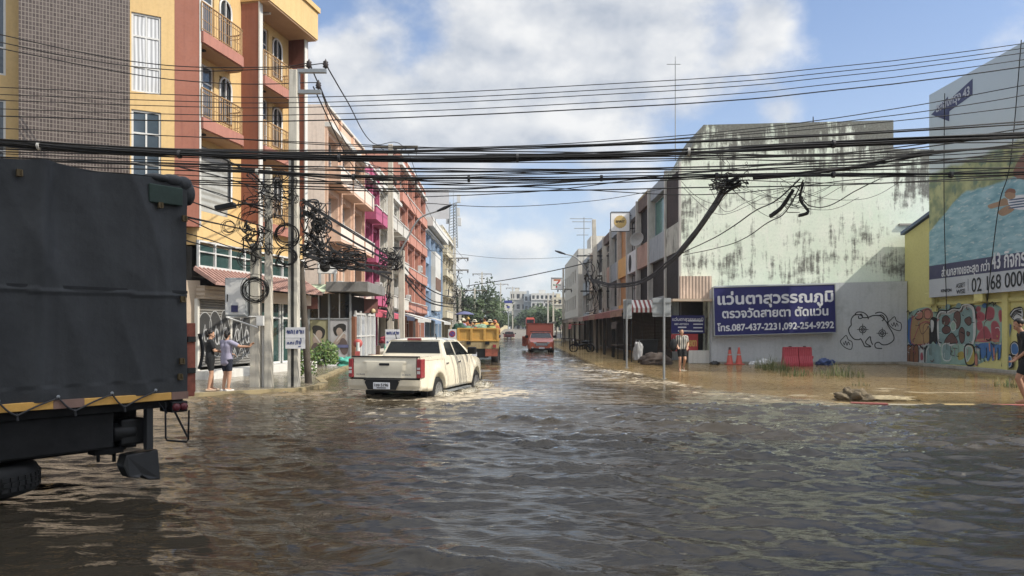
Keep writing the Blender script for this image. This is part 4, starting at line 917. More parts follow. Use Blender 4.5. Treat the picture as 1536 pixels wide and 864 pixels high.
# big white outlined letters
fill([(300,190),(330,150),(400,150),(440,130),(490,135),(510,105),(560,92),(600,120),(612,200),(615,330),(600,400),(520,440),(420,430),(330,440),(300,360)],'g_black')
fill([(312,195),(340,160),(400,160),(445,140),(495,142),(520,112),(560,102),(592,130),(600,210),(602,330),(588,400),(515,428),(420,420),(335,428),(312,355)],'g_teal','g_white',.13)
for P,c_ in (([(345,200),(375,180),(405,205),(400,245),(370,262),(345,240)],'g_brown'),([(345,285),(375,262),(410,280),(405,315),(370,328),(345,310)],'g_brown'),([(440,170),(465,145),(490,170),(490,250),(460,290),(440,240)],'g_brown'),([(415,250),(435,225),(455,255),(452,290),(430,305),(415,285)],'g_mint'),([(360,400),(420,320),(470,390),(440,405)],'g_brown'),([(480,310),(500,275),(525,300),(525,380),(500,405),(482,360)],'g_brown'),([(525,215),(570,190),(580,240),(555,260)],'g_brown'),([(545,310),(570,320),(560,345),(545,340)],'g_brown')): fill(P,c_,'g_white' if c_=='g_mint' else 'g_black',.035)
fill([(205,430),(320,420),(335,560),(215,570)],'g_teal'); fill([(335,415),(345,560),(420,545),(420,420)],'g_mint'); fill([(350,420),(415,420),(412,535),(352,530)],'g_teal','g_white',.05)
fill([(425,425),(525,425),(530,570),(430,548)],'g_mint'); fill([(470,490),(510,470),(525,520),(480,540)],'g_ochre'); fill([(530,430),(590,420),(612,500),(600,575),(540,570)],'g_ochre','g_black',.08); fill([(535,440),(575,430),(590,470),(560,540),(540,540)],'g_mint','g_white',.05)
for x in (75,105,135): fill([(x-20,555),(x-20,450),(x-8,420),(x+8,420),(x+18,450),(x+18,555)],'g_rust','g_black',.06)
fill([(170,490),(185,480),(192,530),(172,540)],'g_red'); line([(165,420),(190,450),(205,440)],'g_black',.08); line([(205,560),(208,460),(225,425)],'g_black',.10); line([(215,560),(220,470),(240,430)],'g_white',.06)
# red flower letters with blue drips
fill([(615,120),(660,105),(690,120),(740,100),(790,110),(830,160),(838,280),(815,400),(640,395),(615,300)],'g_mint')
for P in ([(700,150),(725,112),(765,130),(765,190),(735,220),(700,200)],[(620,180),(650,150),(690,175),(685,215),(640,225)],[(630,240),(655,222),(672,250),(668,295),(635,290)],[(625,380),(680,275),(720,290),(745,380)],[(745,260),(775,225),(810,270),(808,370),(760,385)],[(620,130),(640,108),(660,125),(640,150)],[(808,150),(825,140),(835,200),(820,230),(808,190)]): fill(P,'g_red','g_crimson',.05)
line([(615,385),(690,375),(810,385)],'g_salmon',.09); line([(690,380),(690,240),(760,200)],'g_brown',.04)
fill([(615,410),(700,400),(830,415),(825,440),(820,520),(805,540),(795,460),(780,480),(770,540),(755,550),(748,480),(725,545),(712,550),(700,500),(680,530),(665,520),(655,450),(620,440)],'g_blue',None,0,False)
for x,l in ((800,540),(708,525),(655,545)): line([(x,440),(x,l)],'g_black',.06)
line([(765,440),(772,535)],'g_salmon',.10); line([(730,400),(735,470)],'g_salmon',.08); fill([(615,500),(630,490),(635,575),(615,580)],'g_salmon')
fill([(838,230),(880,225),(910,260),(895,360),(860,330),(845,420),(830,415)],'g_blue',None,0,False)
rq=random.Random(21)
for _ in range(60):
    x=rq.uniform(70,830); y=rq.uniform(110,560); c_=rq.choice(['g_black','g_white','g_white','g_black','g_mint','g_brown','g_red','g_ochre']); l=rq.uniform(12,45); t=rq.uniform(0,6.28); b_=rq.uniform(-1,1)
    line([(x+l*(k/3-.5)*math.cos(t)-b_*l*math.sin(k*1.05)*.5*math.sin(t),y+l*(k/3-.5)*math.sin(t)+b_*l*math.sin(k*1.05)*.5*math.cos(t)) for k in range(4)],c_,rq.uniform(.02,.05))
for _ in range(26):
    x=rq.uniform(80,830); y=rq.uniform(380,470); line([(x,y),(x+rq.uniform(-2,2),y+rq.uniform(20,90))],rq.choice(['g_black','g_blue','g_red','g_white','g_brown']),rq.uniform(.015,.03))
line([(312,195),(340,150),(400,148),(445,128),(500,130),(520,98),(562,86),(606,118),(620,205),(622,330),(605,405)],'g_white',.08); line([(304,190),(333,142),(398,140),(442,120),(496,122),(515,90),(562,78),(614,112),(628,205)],'g_black',.06)
fill([(905,170),(935,130),(1000,112),(1010,200),(940,215)],'g_white','g_black',.03); line([(915,180),(950,140),(1000,130)],'g_black',.04); line([(920,195),(955,155),(1000,160)],'g_black',.04)
# last throw-up by the man
fill([(905,430),(930,390),(965,395),(990,440),(985,500),(920,500)],'g_black'); fill([(915,430),(935,402),(960,410),(975,445),(968,490),(925,490)],'g_blue','g_white',.03)
fill([(840,600),(850,530),(880,500),(925,500),(930,600)],'g_black'); fill([(860,590),(868,530),(888,512),(915,515),(912,590)],'g_blue','g_white',.04)
line([(905,170),(940,125),(1000,115)],'g_black',.05); line([(915,190),(950,145),(1000,150)],'g_black',.05); line([(930,200),(960,165),(1000,185)],'g_black',.04)
for x,y in ((85,155),(285,115),(320,120),(735,75),(770,85)): line([(x-22,y),(x-5,y-14),(x+8,y+6),(x+24,y-8)],'g_black',.05); line([(x,y-10),(x+4,y+22)],'g_black',.05)
for x,y in ((400,105),(490,95),(700,95)): fill([(x-20,y),(x,y-18),(x+22,y-6),(x+10,y+22),(x-12,y+18)],'g_teal' if x!=700 else 'g_blue')
g.build('graffiti',[M(k) for k in GM],yw)
# billboard: printed sheet on a frame in front of the wall
def bb_mat():
    m=bpy.data.materials.new('billboard_picture'); m.use_nodes=True; nt=m.node_tree; N=nt.nodes; L=nt.links; b=N['Principled BSDF']
    tc=N.new('ShaderNodeTexCoord'); sp=N.new('ShaderNodeSeparateXYZ'); L.new(tc.outputs['Object'],sp.inputs[0])
    def nz(s,sx=1,sz=1,det=6,off=0):
        mp=N.new('ShaderNodeMapping'); mp.inputs['Scale'].default_value=(sx,1,sz); mp.inputs['Location'].default_value=(off,0,off); L.new(tc.outputs['Object'],mp.inputs[0]); n=N.new('ShaderNodeTexNoise'); n.inputs['Scale'].default_value=s; n.inputs['Detail'].default_value=det; L.new(mp.outputs[0],n.inputs['Vector']); return n.outputs['Fac']
    def rng(f,a,c,lo=0,hi=1):
        r=N.new('ShaderNodeMapRange'); L.new(f,r.inputs[0]); r.inputs[1].default_value=a; r.inputs[2].default_value=c; r.inputs[3].default_value=lo; r.inputs[4].default_value=hi; return r.outputs[0]
    def mth(op,a,c):
        x=N.new('ShaderNodeMath'); x.operation=op
        for i,v in enumerate((a,c)):
            if isinstance(v,(int,float)): x.inputs[i].default_value=v
            else: L.new(v,x.inputs[i])
        return x.outputs[0]
    def mix(f,a,c):
        x=N.new('ShaderNodeMix'); x.data_type='RGBA'
        for i,v in ((0,f),(6,a),(7,c)):
            if isinstance(v,tuple): x.inputs[i].default_value=(*v,1)
            else: L.new(v,x.inputs[i])
        return x.outputs[2]
    z=sp.outputs['Z']; x=sp.outputs['X']
    wat=mix(rng(nz(1.4,.8,2.6),.35,.65),(.10,.25,.32),(.26,.42,.48)); wat=mix(rng(nz(4.5,.7,2.5,4,5),.56,.68,0,.75),wat,(.45,.52,.54))
    tre=mix(rng(nz(1.6,1,1),.4,.62),(.14,.18,.09),(.36,.36,.17)); tre=mix(rng(nz(2.5,1,1,6,9),.55,.65),tre,(.10,.15,.10))
    sky=mix(rng(z,8.6,11.9),(.50,.56,.58),(.42,.49,.54))
    edge=mth('ADD',z,mth('MULTIPLY',nz(1.1),.5))
    # shore line falls to the left: pool right of it
    sh=mth('ADD',mth('MULTIPLY',x,-.75),8.15)
    shore=mth('ADD',z,mth('MULTIPLY',nz(1.0,1,1,3,3),.35))
    c1=mix(rng(mth('SUBTRACT',mth('SUBTRACT',shore,mth('MULTIPLY',rng(x,0,2.4,-1.2,.1),1)),7.4),-.05,.05),wat,tre)
    c2=mix(rng(edge,8.75,8.95),c1,sky)
    L.new(c2,b.inputs['Base Color']); b.inputs['Roughness'].default_value=.45; return m
BX=18.72; bY=33.3
bb=thing('billboard','huge pool advertisement billboard on the yellow wall with a navy arrow','billboard',(BX,bY,0),RD)
bl=8.0; z0=3.08; z1=12.2
def bx(P): 
    o=[]
    for a,c in P: p=onX(a,c,BX-.05); o.append((bY-p.y,p.z))
    return o
zb=bx([(1408,397)])[0][1]; zw=bx([(1408,418)])[0][1]
MB().box(0,bl,-.05,.12,zb,z1).build('picture_sheet',bb_mat(),bb)
mat('navy','#2f2f63',.4,var=.08); mat('sheet_white','#b9bfc8',.45,var=.05)
MB().box(0,bl,-.052,.12,zw+.002,zb-.002).build('navy_band',M('navy'),bb); MB().box(0,bl,-.052,.12,z0,zw).build('white_band',M('sheet_white'),bb)
q=MB()
for x in (.3,3,5.5,7.7): q.box(x,x+.1,.12,.26,z0+.2,z1-.1)
q.build('frame',M('steel_dark'),bb)
MB().prism(bx([(1397,172),(1422,145),(1422,152),(1459,118),(1459,142),(1424,167),(1424,182)]),-.058,-.0525).build('arrow',M('navy'),bb)
def btxt(body,p0,p1,size,bold,m,rise=0):
    a=bx([p0])[0]; c=bx([p1])[0]; t=text_mb(body,size,bold,c[0]-a[0]); sl_=(c[1]-a[1])/(c[0]-a[0])
    t.v=[Vector((a[0]+v.x,-.062+v.y,a[1]+v.z+sl_*v.x)) for v in t.v]; t.build('lettering',m,bb)
mat('letter_grey','#c3c6cf',.5,var=.03)
btxt('ฉลองกรุง 43',(1404.5,168.5),(1454.5,142),.52,.012,M('letter_grey'))
btxt('ส่วนกลางเยอะสุด กว่า',(1413,415),(1484.5,405),.5,.012,M('letter_white'))
btxt('43 กิจกรรม',(1488,403.5),(1556,396),.86,.016,M('letter_white'))
btxt('ASSET',(1434.5,432),(1448,430),.26,.003,M('scrawl')); btxt('WISE',(1435,441),(1448,439.5),.26,.003,M('scrawl'))
btxt('02 168 0000',(1458,438),(1543,427),.80,.006,M('scrawl'))
btxt('KENTON',(1412,438.5),(1427.5,437),.18,.006,M('scrawl'))
q=MB(); q.box(*[bx([(1452,440)])[0][0],bx([(1452.5,440)])[0][0]],-.056,-.0525,z0+.15,zw-.15); q.build('divider',M('scrawl'),bb)
# people in the pool on the print
mat('print_skin','#a98260',.5,var=.1); mat('print_stripe','#3d5a86',.5); mat('print_red','#8d5a48',.5)
q=MB()
def bfill(P,k,y): q.prism([(p.x,p.y) for p in smooth_pts(bx(P),4,True)],y,y+.002,k)
bfill([(1482,308),(1496,303),(1513,300),(1514,307),(1498,310),(1486,313)],0,-.0545); bfill([(1497,318),(1510,309),(1522,309),(1520,316),(1505,324)],0,-.0549)
bfill([(1512,299),(1526,293),(1545,293),(1552,303),(1540,314),(1518,312)],4,-.0553); 
for k in range(4): bfill([(1516,299+k*4),(1548,295+k*4),(1548,296.6+k*4),(1517,300.8+k*4)],1,-.0557-k*.0001)
bfill([(1507,293),(1513,286),(1521,288),(1523,296),(1514,299)],0,-.0561); bfill([(1507,290),(1513,283),(1522,284),(1523,290),(1514,288)],5,-.0565); bfill([(1498,302),(1508,297),(1512,304),(1502,308)],0,-.0569)
bfill([(1520,262),(1528,240),(1545,222),(1580,214),(1580,272),(1538,270)],3,-.0545)
q.build('printed_swimmer',[M('print_skin'),M('print_stripe'),M('letter_grey'),M('print_red'),M('letter_white'),M('print_red')],bb)
for P,lb in (([(1417,140),(1416,300),(1420,470)],'loose black cable hanging near the left edge of the billboard'),([(1532,60),(1516,240),(1500,300),(1490,370),(1478,480)],'loose slanting cable across the pool picture of the billboard')):
    pts=[onX(a,c,BX-.16) for a,c in P]; MB().tube(smooth_pts([(p.x,p.y,p.z) for p in pts]),.018,5).build('loose_cable',M('cable'),label=lb,cat='cable')
# ---------------------------------------------------------------- utility poles
def insulator(parent,p,h=.28,up=True,r=.07):
    q=MB(); pr=[(.02,0),(.03,.04),(r,.06),(r*.7,.1),(r,.13),(r*.65,.17),(r*.9,.2),(.03,.24),(.0,h)]
    if not up: pr=[(a,-c) for a,c in pr][::-1]
    q.lathe(pr,10,M=Matrix.Translation(p)); return q.build('insulator',M('insul'),parent)
mat('insul','#3e3431',.35,var=.1); mat('wood_arm','#7a715f',.9,var=.25)
def pole(label,x,y,z0,z1,w0,w1,m='pole_concrete',groove=False,lean=(0,0),rnd_=False,group=None,name='utility_pole'):
    r=thing(name,label,'utility pole',(x,y,0),0,group); q=MB()
    if rnd_: q.tube([(0,0,z0),(lean[0],lean[1],z1)],[w0/2,w1/2],12)
    else:
        n=10
        P=[(0,0)]
        def ring(w,z,dx): return [(dx-w/2,-w/2,z),(dx+w/2,-w/2,z),(dx+w/2,w/2,z),(dx-w/2,w/2,z)]
        q.add(ring(w0,z0,0)+ring(w1,z1,lean[0]),[(3,2,1,0),(4,5,6,7),(0,1,5,4),(1,2,6,5),(2,3,7,6),(3,0,4,7)])
    o=q.build('shaft',M(m),r,bevel=0 if rnd_ else .015)
    if groove:
        MB().box(-w0*.13,w0*.13,-w0/2-.004,-w0/2+.05,z0+.2,z1*.72).build('groove',M('dark_grey'),r)
    q=MB()
    for k in range(int((z1-1)/.9)): q.box(-.014,.014,-w0*.5-.01,-w0*.42,1+k*.9,1.03+k*.9)
    return r
def at(px,py): g=G(px,py,0); return g.x,g.y
x,y=at(384,584); pA=pole('short stout concrete pole carrying the grey meter cabinet',x,y,-.3,4.0,.27,.24)
q=MB(); q.box(-.75,-.17,-.28,.12,2.0,3.05); q.build('cabinet',M('galv_flat'),pA,bevel=.02)
MB().box(-.72,-.2,-.30,-.281,2.05,3.0).build('cabinet_door',M('white_metal'),pA); 
q=MB(); q.tube([(-.7,-.3,1.98),(.15,-.3,1.7)],.022,5).tube([(-.7,-.3,1.98),(.15,-.1,2.0)],.022,5).box(.1,.28,-.26,-.14,1.75,2.02); q.build('bracket',M('white_metal'),pA)
MB().box(-.56,-.38,-.33,-.301,2.12,2.3).build('label_plate',M('navy'),pA); MB().box(-.68,-.655,-.315,-.301,2.4,2.6).build('cabinet_handle',M('dark'),pA)
MB().tube([(.2,0,-.3),(.2,0,2.0)],.035,8).build('conduit',M('white_metal'),pA)
x,y=at(403,584); pB=pole('slim concrete pole with a dark lamp on a short arm',x,y,-.3,6.1,.21,.16)
q=MB(); q.tube(smooth_pts([(-.05,-.1,5.0),(-.5,-.3,5.05),(-.85,-.35,4.98)]),.028,6); q.build('lamp_arm',M('steel_dark'),pB)
MB().box(-.26,.26,-.13,.13,-.07,.07,M=Matrix.Translation((-1.05,-.35,4.96))@Matrix.Rotation(R(-12),4,'Y')).build('lamp_head',M('steel_dark'),pB,bevel=.025)
x,y=at(441,583); pC=pole('tall grooved concrete pole with two steel brackets and a handwritten notice',x,y,-.3,8.85,.29,.22,groove=True)
q=MB()
for z,l in ((8.83,.9),(8.25,.75)): q.box(.1,l,-.06,.06,z-.05,z+.05)
q.box(.1,.16,-.055,.055,8.3,8.78); q.build('bracket',M('galv'),pC)
for p in ((.42,0,8.88),(.88,0,8.88),(.68,0,8.30)): insulator(pC,p,.3,True,.085)
x,y=at(464,578); pD=pole('dark leaning timber pole right of the grooved concrete one',x,y,-.3,3.6,.22,.18,'dark_wood',lean=(-.25,0),rnd_=True)
# handwritten notices (board with blue marker strokes)
mat('ink','#3e4d8e',.7); mat('paper','#dfe0e4',.7,var=.04)
def notice(px0,px1,py0,py1,Y,label,seed,strokes):
    a=onY(px0,py1,Y); c=onY(px1,py0,Y); r=thing('notice_board',label,'notice',tuple(a)); wd=c.x-a.x; hh=c.z-a.z
    MB().box(0,wd,0,.02,0,hh).build('board',M('paper'),r)
    MB().box(.01,wd-.01,-.003,-.001,hh*.49,hh*.51).build('fold',M('galv_flat'),r)
    q=MB()
    for P in strokes: ribbon(q,smooth_pts([(wd*u_,hh*v_) for u_,v_ in P]),.028,-.005)
    q.build('handwriting',M('ink'),r); return r
ST=[[(.08,.75),(.12,.85),(.14,.7),(.2,.84),(.22,.7)],[(.28,.7),(.3,.85),(.36,.83),(.36,.7)],[(.45,.68),(.46,.88)],[(.56,.7),(.58,.82),(.64,.84),(.62,.7)],[(.70,.84),(.76,.86),(.80,.7),(.84,.86)],[(.90,.7),(.92,.86)],
    [(.1,.2),(.14,.3),(.2,.2)],[(.26,.2),(.28,.3),(.34,.28),(.34,.2)],[(.42,.2),(.43,.32)],[(.54,.18),(.56,.34),(.62,.36),(.64,.2)],[(.70,.36),(.75,.2),(.8,.38),(.78,.5)],[(.66,.1),(.8,.12)]]
notice(428,457.5,491,523,20.35,'white handwritten notice tied to the grooved concrete pole',1,ST)
notice(578,600,494,520,24.5,'white handwritten notice on a stake behind the white pickup',2,ST)
q=MB().tube([(0,0,0),(0,0,1.7)],.022,6); p=onY(589,520,24.53); q.build('stake',M('galv_flat'),None,loc=None,label='thin metal stake holding the farther handwritten notice',cat='stake').location=(p.x,p.y,-.1)
def cross_pole(label,x,y,z1,arms,w0=.3,double=False,braces=True,group=None,ins=3,right=.75,left=.5,m='pole_concrete',lean=0,lamp=None):
    r=pole(label,x,y,-.3,z1,w0,w0*.62,m,group=group,lean=(lean,0))
    if double: MB().box(w0*1.2,w0*1.2+w0*.8,-w0*.4,w0*.4,-.2,z1*.5).build('second_shaft',M(m),r,bevel=.01)
    for z in arms:
        f=1+.0*z; o=MB().box(-left*2.2,right*2.2,-.07,.07,z-.07,z+.07).build('crossarm',M('wood_arm'),r)
        MB().tube([(-left*1.3,-.08,z),(0,-.1,z-.6)],.02,5).tube([(right*1.3,-.08,z),(0,-.1,z-.6)],.02,5).build('brace',M('steel_dark'),o)
        for k in range(ins): 
            xx=-left*2.0+(left+right)*2.05*k/(ins-1); i_=insulator(r,(xx,0,z-.08),.5,False,.12)
    if lamp:
        MB().tube(smooth_pts(lamp),.05,6).build('lamp_arm',M('galv_flat'),r); e=Vector(lamp[-1]); d=(e-Vector(lamp[-2])).normalized()
        MB().tube([e,e+d*.5,e+d*.95],[.06,.11,.05],6).build('lamp_head',M('steel_dark'),r)
    return r
pE=cross_pole('tall concrete pole with two wooden crossarms by the magenta shophouse',-7.55,45,12.9,(12.75,10.8),.42,True,lamp=[(0,-.2,5.2),(1.0,-.4,7.0),(1.8,-.5,8.3),(2.9,-.6,8.75)])
pF=cross_pole('concrete pole with crossarms beside the cream left shophouse',-7.55,93,13.2,(10.6,9.1),.42,True,left=.35,right=.8)
for px,py,Y,lb in ((723,408,150,'distant pole rising through the roadside trees on the left'),(751,424,190,'distant pole left of the blue and white sign'),(769,430,215,'distant pole right of the blue and white sign'),(712,432,120,'distant pole in front of the trees behind the dump truck')):
    p=onY(px,py,Y); cross_pole(lb,p.x,Y,p.z,(p.z-.4,),.4,left=.9,right=.9,group='distant utility poles')
for px,py,Y,lb in ((822,440,150,'distant pole over the road left of the orange truck box'),(830,438,125,'distant pole just left of the red and green shop sign pole'),(845,403,95,'grey pole holding the red and green convenience shop sign')):
    p=onY(px,py,Y); cross_pole(lb,p.x,Y,p.z,(p.z-1.6,) if px!=845 else (6.8,),.36,left=.35,right=.5,group='distant utility poles')
pR=cross_pole('thick old pole rising through the right terrace wires',7.0,63,11.0,(6.2,),.5,left=.5,right=.2,lean=-.25,lamp=[(0,-.3,4.9),(-.9,-.4,6.6),(-1.8,-.5,7.7),(-2.7,-.5,8.0)])
MB().box(.45,.8,-.16,.16,-.2,8.7).build('second_shaft',M('pole_concrete'),pR,bevel=.01)
MB().tube([(-1.7,-.1,7.9),(1.0,-.1,7.9)],.06,6).tube([(-1.4,-.1,4.9),(1.2,-.1,4.9)],.06,6).build('crossarm',M('steel_dark'),pR)
# traffic sign backs on the right pavement
def sign_back(px,pyb,px0,px1,py0,py1,label,tube_top):
    g_=G(px,pyb,-.03); r=thing('traffic_sign',label,'traffic sign',(g_.x,g_.y,-.05)); Y=g_.y; s_=Y/F; zt=H-(tube_top-CY)*s_+.05
    MB().tube([(0,0,0),(0,0,zt)],.04,8).build('post',M('galv'),r)
    a=(px0-px)*s_; c=(px1-px)*s_; z0_=H-(py1-CY)*s_+.05; z1_=H-(py0-CY)*s_+.05
    MB().box(a,c,.045,.06,z0_,z1_).build('panel',M('galv_flat'),r,bevel=.004); MB().box(a,c,.02,.044,z0_+.1,z0_+.14).box(a,c,.02,.044,z1_-.16,z1_-.12).build('rail',M('galv'),r)
    MB().box(-.1,.1,-.1,.1,0,.06).build('base_plate',M('concrete'),r)
sign_back(940,553,935,948,449,478,'narrow grey sign back on a slender post at the right kerb',449)
sign_back(996,570,979,1007,447,475,'wide pale sign back on a post at the right street corner',446)
# no-parking sign
p=onY(678.5,512,34); r=thing('traffic_sign','white parking prohibition sign with a red and blue disc behind the pickup','traffic sign',(p.x,34,.1))
MB().tube([(0,0,-.4),(0,0,1.5)],.03,6).build('post',M('galv'),r); MB().box(-.19,.19,-.05,-.03,1.0,1.55).build('panel',M('white_metal'),r,bevel=.01)
mat('tsr_red','#b02a3a',.4); mat('ts_blue','#39499c',.4)
o=MB().prism([(.15*math.cos(a),1.34+.15*math.sin(a)) for a in [k*math.pi/12 for k in range(24)]],-.056,-.051).build('red_ring',M('tsr_red'),r)
q=MB().prism([(.105*math.cos(a),1.34+.105*math.sin(a)) for a in [k*math.pi/12 for k in range(24)]],-.062,-.057); q.build('blue_disc',M('ts_blue'),r)
q=MB(); ribbon(q,[(-.08,1.42),(.08,1.26)],.035,-.064); q.build('red_bar',M('tsr_red'),r); MB().box(-.14,.14,-.055,-.051,1.04,1.1).build('caption',M('tsr_red'),r)
# hanging shop signs on the right
def zs(c): return [(850+(a)*1,c) for a in c]
p=onY(930,333,52); r=thing('shop_sign','white square shop sign with a yellow sun jutting from the right terrace','sign',tuple(p)); hs=.68
MB().box(-hs,hs,-.12,.12,-hs,hs).build('light_box',M('sign_white'),r,bevel=.03)
q=MB(); q.tube([(-hs+.06,-.13,-hs),(hs-.06,-.13,-hs),(hs,-.13,-hs+.06),(hs,-.13,hs-.06),(hs-.06,-.13,hs),(-hs+.06,-.13,hs),(-hs,-.13,hs-.06),(-hs,-.13,-hs+.06)],.028,5,closed=True); q.tube([(hs,0,.45),(hs+.5,0,.45)],.03,5).tube([(hs,0,-.45),(hs+.9,0,-.45)],.03,5); q.build('frame',M('steel_dark'),r)
mat('sun_yellow','#e8c46a',.5); MB().prism([(.43*math.cos(a)*(1+.05*(k%2)),.0+.43*math.sin(a)*(1+.05*(k%2))) for k,a in enumerate([k*math.pi/16 for k in range(32)])],-.134,-.125).build('sun_disc',M('sun_yellow'),r)
t=text_mb('SPIRIT',.22,.008,.62); place(t,-.31,-.142,-.06); t.build('lettering',M('dark_grey'),r)
p=onY(835.5,425.5,80); r=thing('shop_sign','white square convenience shop sign with a big red and orange seven','sign',tuple(p)); hs=.62
MB().box(-hs,hs,-.12,.12,-hs,hs).build('light_box',M('sign_white'),r,bevel=.03); q=MB(); q.tube([(-hs,-.13,-hs),(hs,-.13,-hs),(hs,-.13,hs),(-hs,-.13,hs)],.05,4,closed=True); q.build('frame',M('galv_flat'),r)
mat('seven_orange','#e07a35',.5); mat('seven_red','#cc2f35',.5); mat('seven_green','#2f8a52',.5)
MB().prism([(-.36,.46),(.38,.46),(.38,.30),(-.36,.30)],-.127,-.122).build('seven_top',M('seven_orange'),r); MB().prism([(.16,.295),(.38,.295),(.08,-.05),(-.12,-.05)],-.127,-.122).prism([(-.14,-.24),(.06,-.24),(-.02,-.46),(-.12,-.46)],-.127,-.122).build('seven_leg',M('seven_red'),r)
t=text_mb('ELEVEn',.2,.006,.8); place(t,-.4,-.128,-.21); t.build('lettering',M('seven_green'),r)
MB().tube([(hs,0,-.3),(hs+.25,0,-.3)],.04,5).tube([(hs,0,.4),(hs+.25,0,.4)],.04,5).build('arm',M('galv_flat'),r)
p=onY(762.5,459,140); r=thing('roadside_sign','blue topped white roadside sign in front of the far trees','sign',(p.x,140,0)); hs=.75
MB().box(-hs,hs,-.08,.08,p.z-1.0,p.z+.55).build('panel',M('white'),r); MB().box(-hs-.02,hs+.02,-.1,.1,p.z+.552,p.z+1.05).build('header',M('ts_blue'),r); MB().tube([(0,.1,0),(0,.1,p.z-1)],.1,6).build('post',M('galv_flat'),r)
MB().prism([(.32*math.cos(a),p.z-.2+.22*math.sin(a)) for a in [k*math.pi/8 for k in range(16)]],-.086,-.081).build('emblem',M('ts_blue'),r)
p=onY(684,340,70); 
p=onY(653,365,80); r=thing('roof_hoarding','bare grey translucent hoarding on the left roofline','hoarding',(-9.0,80,13.2)); 
MB().box(-1.1,1.9,-.03,.03,.4,3.6).build('panel',mat('hoarding','#d3d6d8',.6,var=.08),r); q=MB(); [q.tube([(x_,.05,0),(x_,.05,3.6)],.04,5) for x_ in (-1,0.4,1.8)]; q.build('frame',M('steel_dark'),r)
# masts
def mast(label,px,py0,py1,Y,w_,big=False):
    a=onY(px,py1,Y); c=onY(px,py0,Y); r=thing('antenna_mast',label,'antenna',tuple(a)); h_=c.z-a.z; q=MB()
    if big:
        for dx,dy in ((-.9,-.5),(.9,-.5),(0,.9)): q.tube([(dx,dy,0),(dx*.7,dy*.7,h_*.78)],.13,5)
        for k in range(16):
            z=h_*.78*k/16; q.tube([(-.8,-.45,z),(.8,-.45,z+h_*.05)],.07,4); q.tube([(.8,-.45,z),(0,.8,z+h_*.05)],.07,4)
        q.tube([(0,0,h_*.7),(0,0,h_)],[.06,.03],5); q.build('lattice',M('galv_flat'),r)
        for k,(dx,z) in enumerate(((-.9,.78),(.8,.78),(-.8,.42),(.9,.38),(.7,.55))): MB().box(dx*1.4-.35,dx*1.4+.35,-.3,.3,h_*z,h_*(z+.14)).build('panel_antenna',M('white_metal'),r,bevel=.03)
    else:
        q.tube([(0,0,0),(0,0,h_)],w_,6); q.build('pole',M('galv_flat'),r); q=MB()
        for k,z in enumerate((.97,.9,.75,.6) if py1<300 or True else ()):
            if Y<60 and k>0: break
            l=.45 if Y<60 else 1.6-.25*k; q.tube([(-l,0,h_*z),(l*.6,0,h_*z)],w_*.8,4)
        q.tube([(0,0,h_),(0,0,h_+.12*h_*.4)],w_*.7,4) if Y<60 else None
        q.build('dipoles',M('galv_flat'),r)
mast('thin bare mast on the mouldy green building roof edge',1013,92,240,39.2,.025); mast('small television aerial over the far right terrace roofs',876,326,392,84,.05); mast('lattice telecom mast behind the left terrace',680,285,372,150,.1,True)

# ---------------------------------------------------------------- cables
def cable(P,r,label,m='cable',group='overhead cables',strands=1,spread=0,seed=0,name='overhead_cable',k=8):
    pts=[onY(*p) for p in P]; S_=smooth_pts(pts,k); q=MB(); rg=random.Random(seed)
    for s_ in range(strands):
        a0=rg.random()*6.28; f=rg.uniform(.15,.6); rr=spread*math.sqrt(rg.random()); sd=rg.random()*90; ja=.018 if strands>1 else .010
        q.tube([p+(Vector((0,math.cos(a0+i*f*.3),math.sin(a0+i*f*.3)))*rr if strands>1 else Vector((0,0,0)))+Vector((0,0,ja*noise.noise(Vector((i*.45,sd,0))))) for i,p in enumerate(S_)],r*rg.uniform(.6,1.2) if strands>1 else r,5)
    o=q.build(name,M(m),label=label,cat='cable',group=group)
    if strands>4 and spread<.1:
        for k_ in range(5,len(S_)-4,7):
            p=S_[k_]; MB().tube([p-Vector((.03,0,0)),p+Vector((.03,0,0))],spread*1.15+.012,8).build('cable_tie',M('tie_pale' if rg.random()<.4 else 'cable_grey'),o)
    return o
mat('tie_pale','#b9b7b0',.6)
YC=19.0
LT='thin wire of the upper parallel set crossing the sky'
for i,(a,c,d) in enumerate([(132,145,66),(143,153,73),(152,160,80),(165,171,90),(176,180,101)]):
    cable([(-60,a-4,YC),(250,(a+c)/2+3,YC),(500,c,YC),(1000,c-24+i*.3,YC),(1300,(c-24)*.5+d*.5+2,YC),(1620,d-12,YC)],.011 if i<4 else .016,LT,group='upper parallel wires')
for i,P in enumerate([[(-60,38,20.4),(120,78,20.5),(250,98,20.55),(400,101,20.6),(464,95,20.6)],[(-60,50,20.4),(120,88,20.5),(260,105,20.55),(400,104,20.6),(488,95,20.6)],[(-60,60,20.4),(180,108,20.5),(330,125,20.55),(478,124,20.6)]]):
    cable(P,.014,'wire running from the steel brackets out past the brown tiled wall',group='bracket wires')
for i,P in enumerate([[(464,95,20.6),(480,130,23),(505,180,31),(545,225,44.5),(600,300,66),(688,394,92)],[(488,95,20.6),(520,150,25),(560,215,35),(611,228,44.5),(650,330,68),(700,393,92)],[(478,124,20.6),(500,180,25),(540,240,34),(598,270,44.5),(640,350,66),(694,408,92)],[(470,130,20.6),(530,250,30),(560,268,44.5),(600,330,62),(680,408,92)]]):
    cable(P,.02,'wire sagging along the left street from bracket pole to crossarm pole',group='street wires on the left')
cable([(-60,208,18),(150,226,18),(400,235,18),(700,238,18),(1000,229,18),(1250,216,18),(1620,200,18)],.021,'thickest black cable bundle crossing the whole street',strands=12,spread=.08,seed=1,name='cable_bundle')
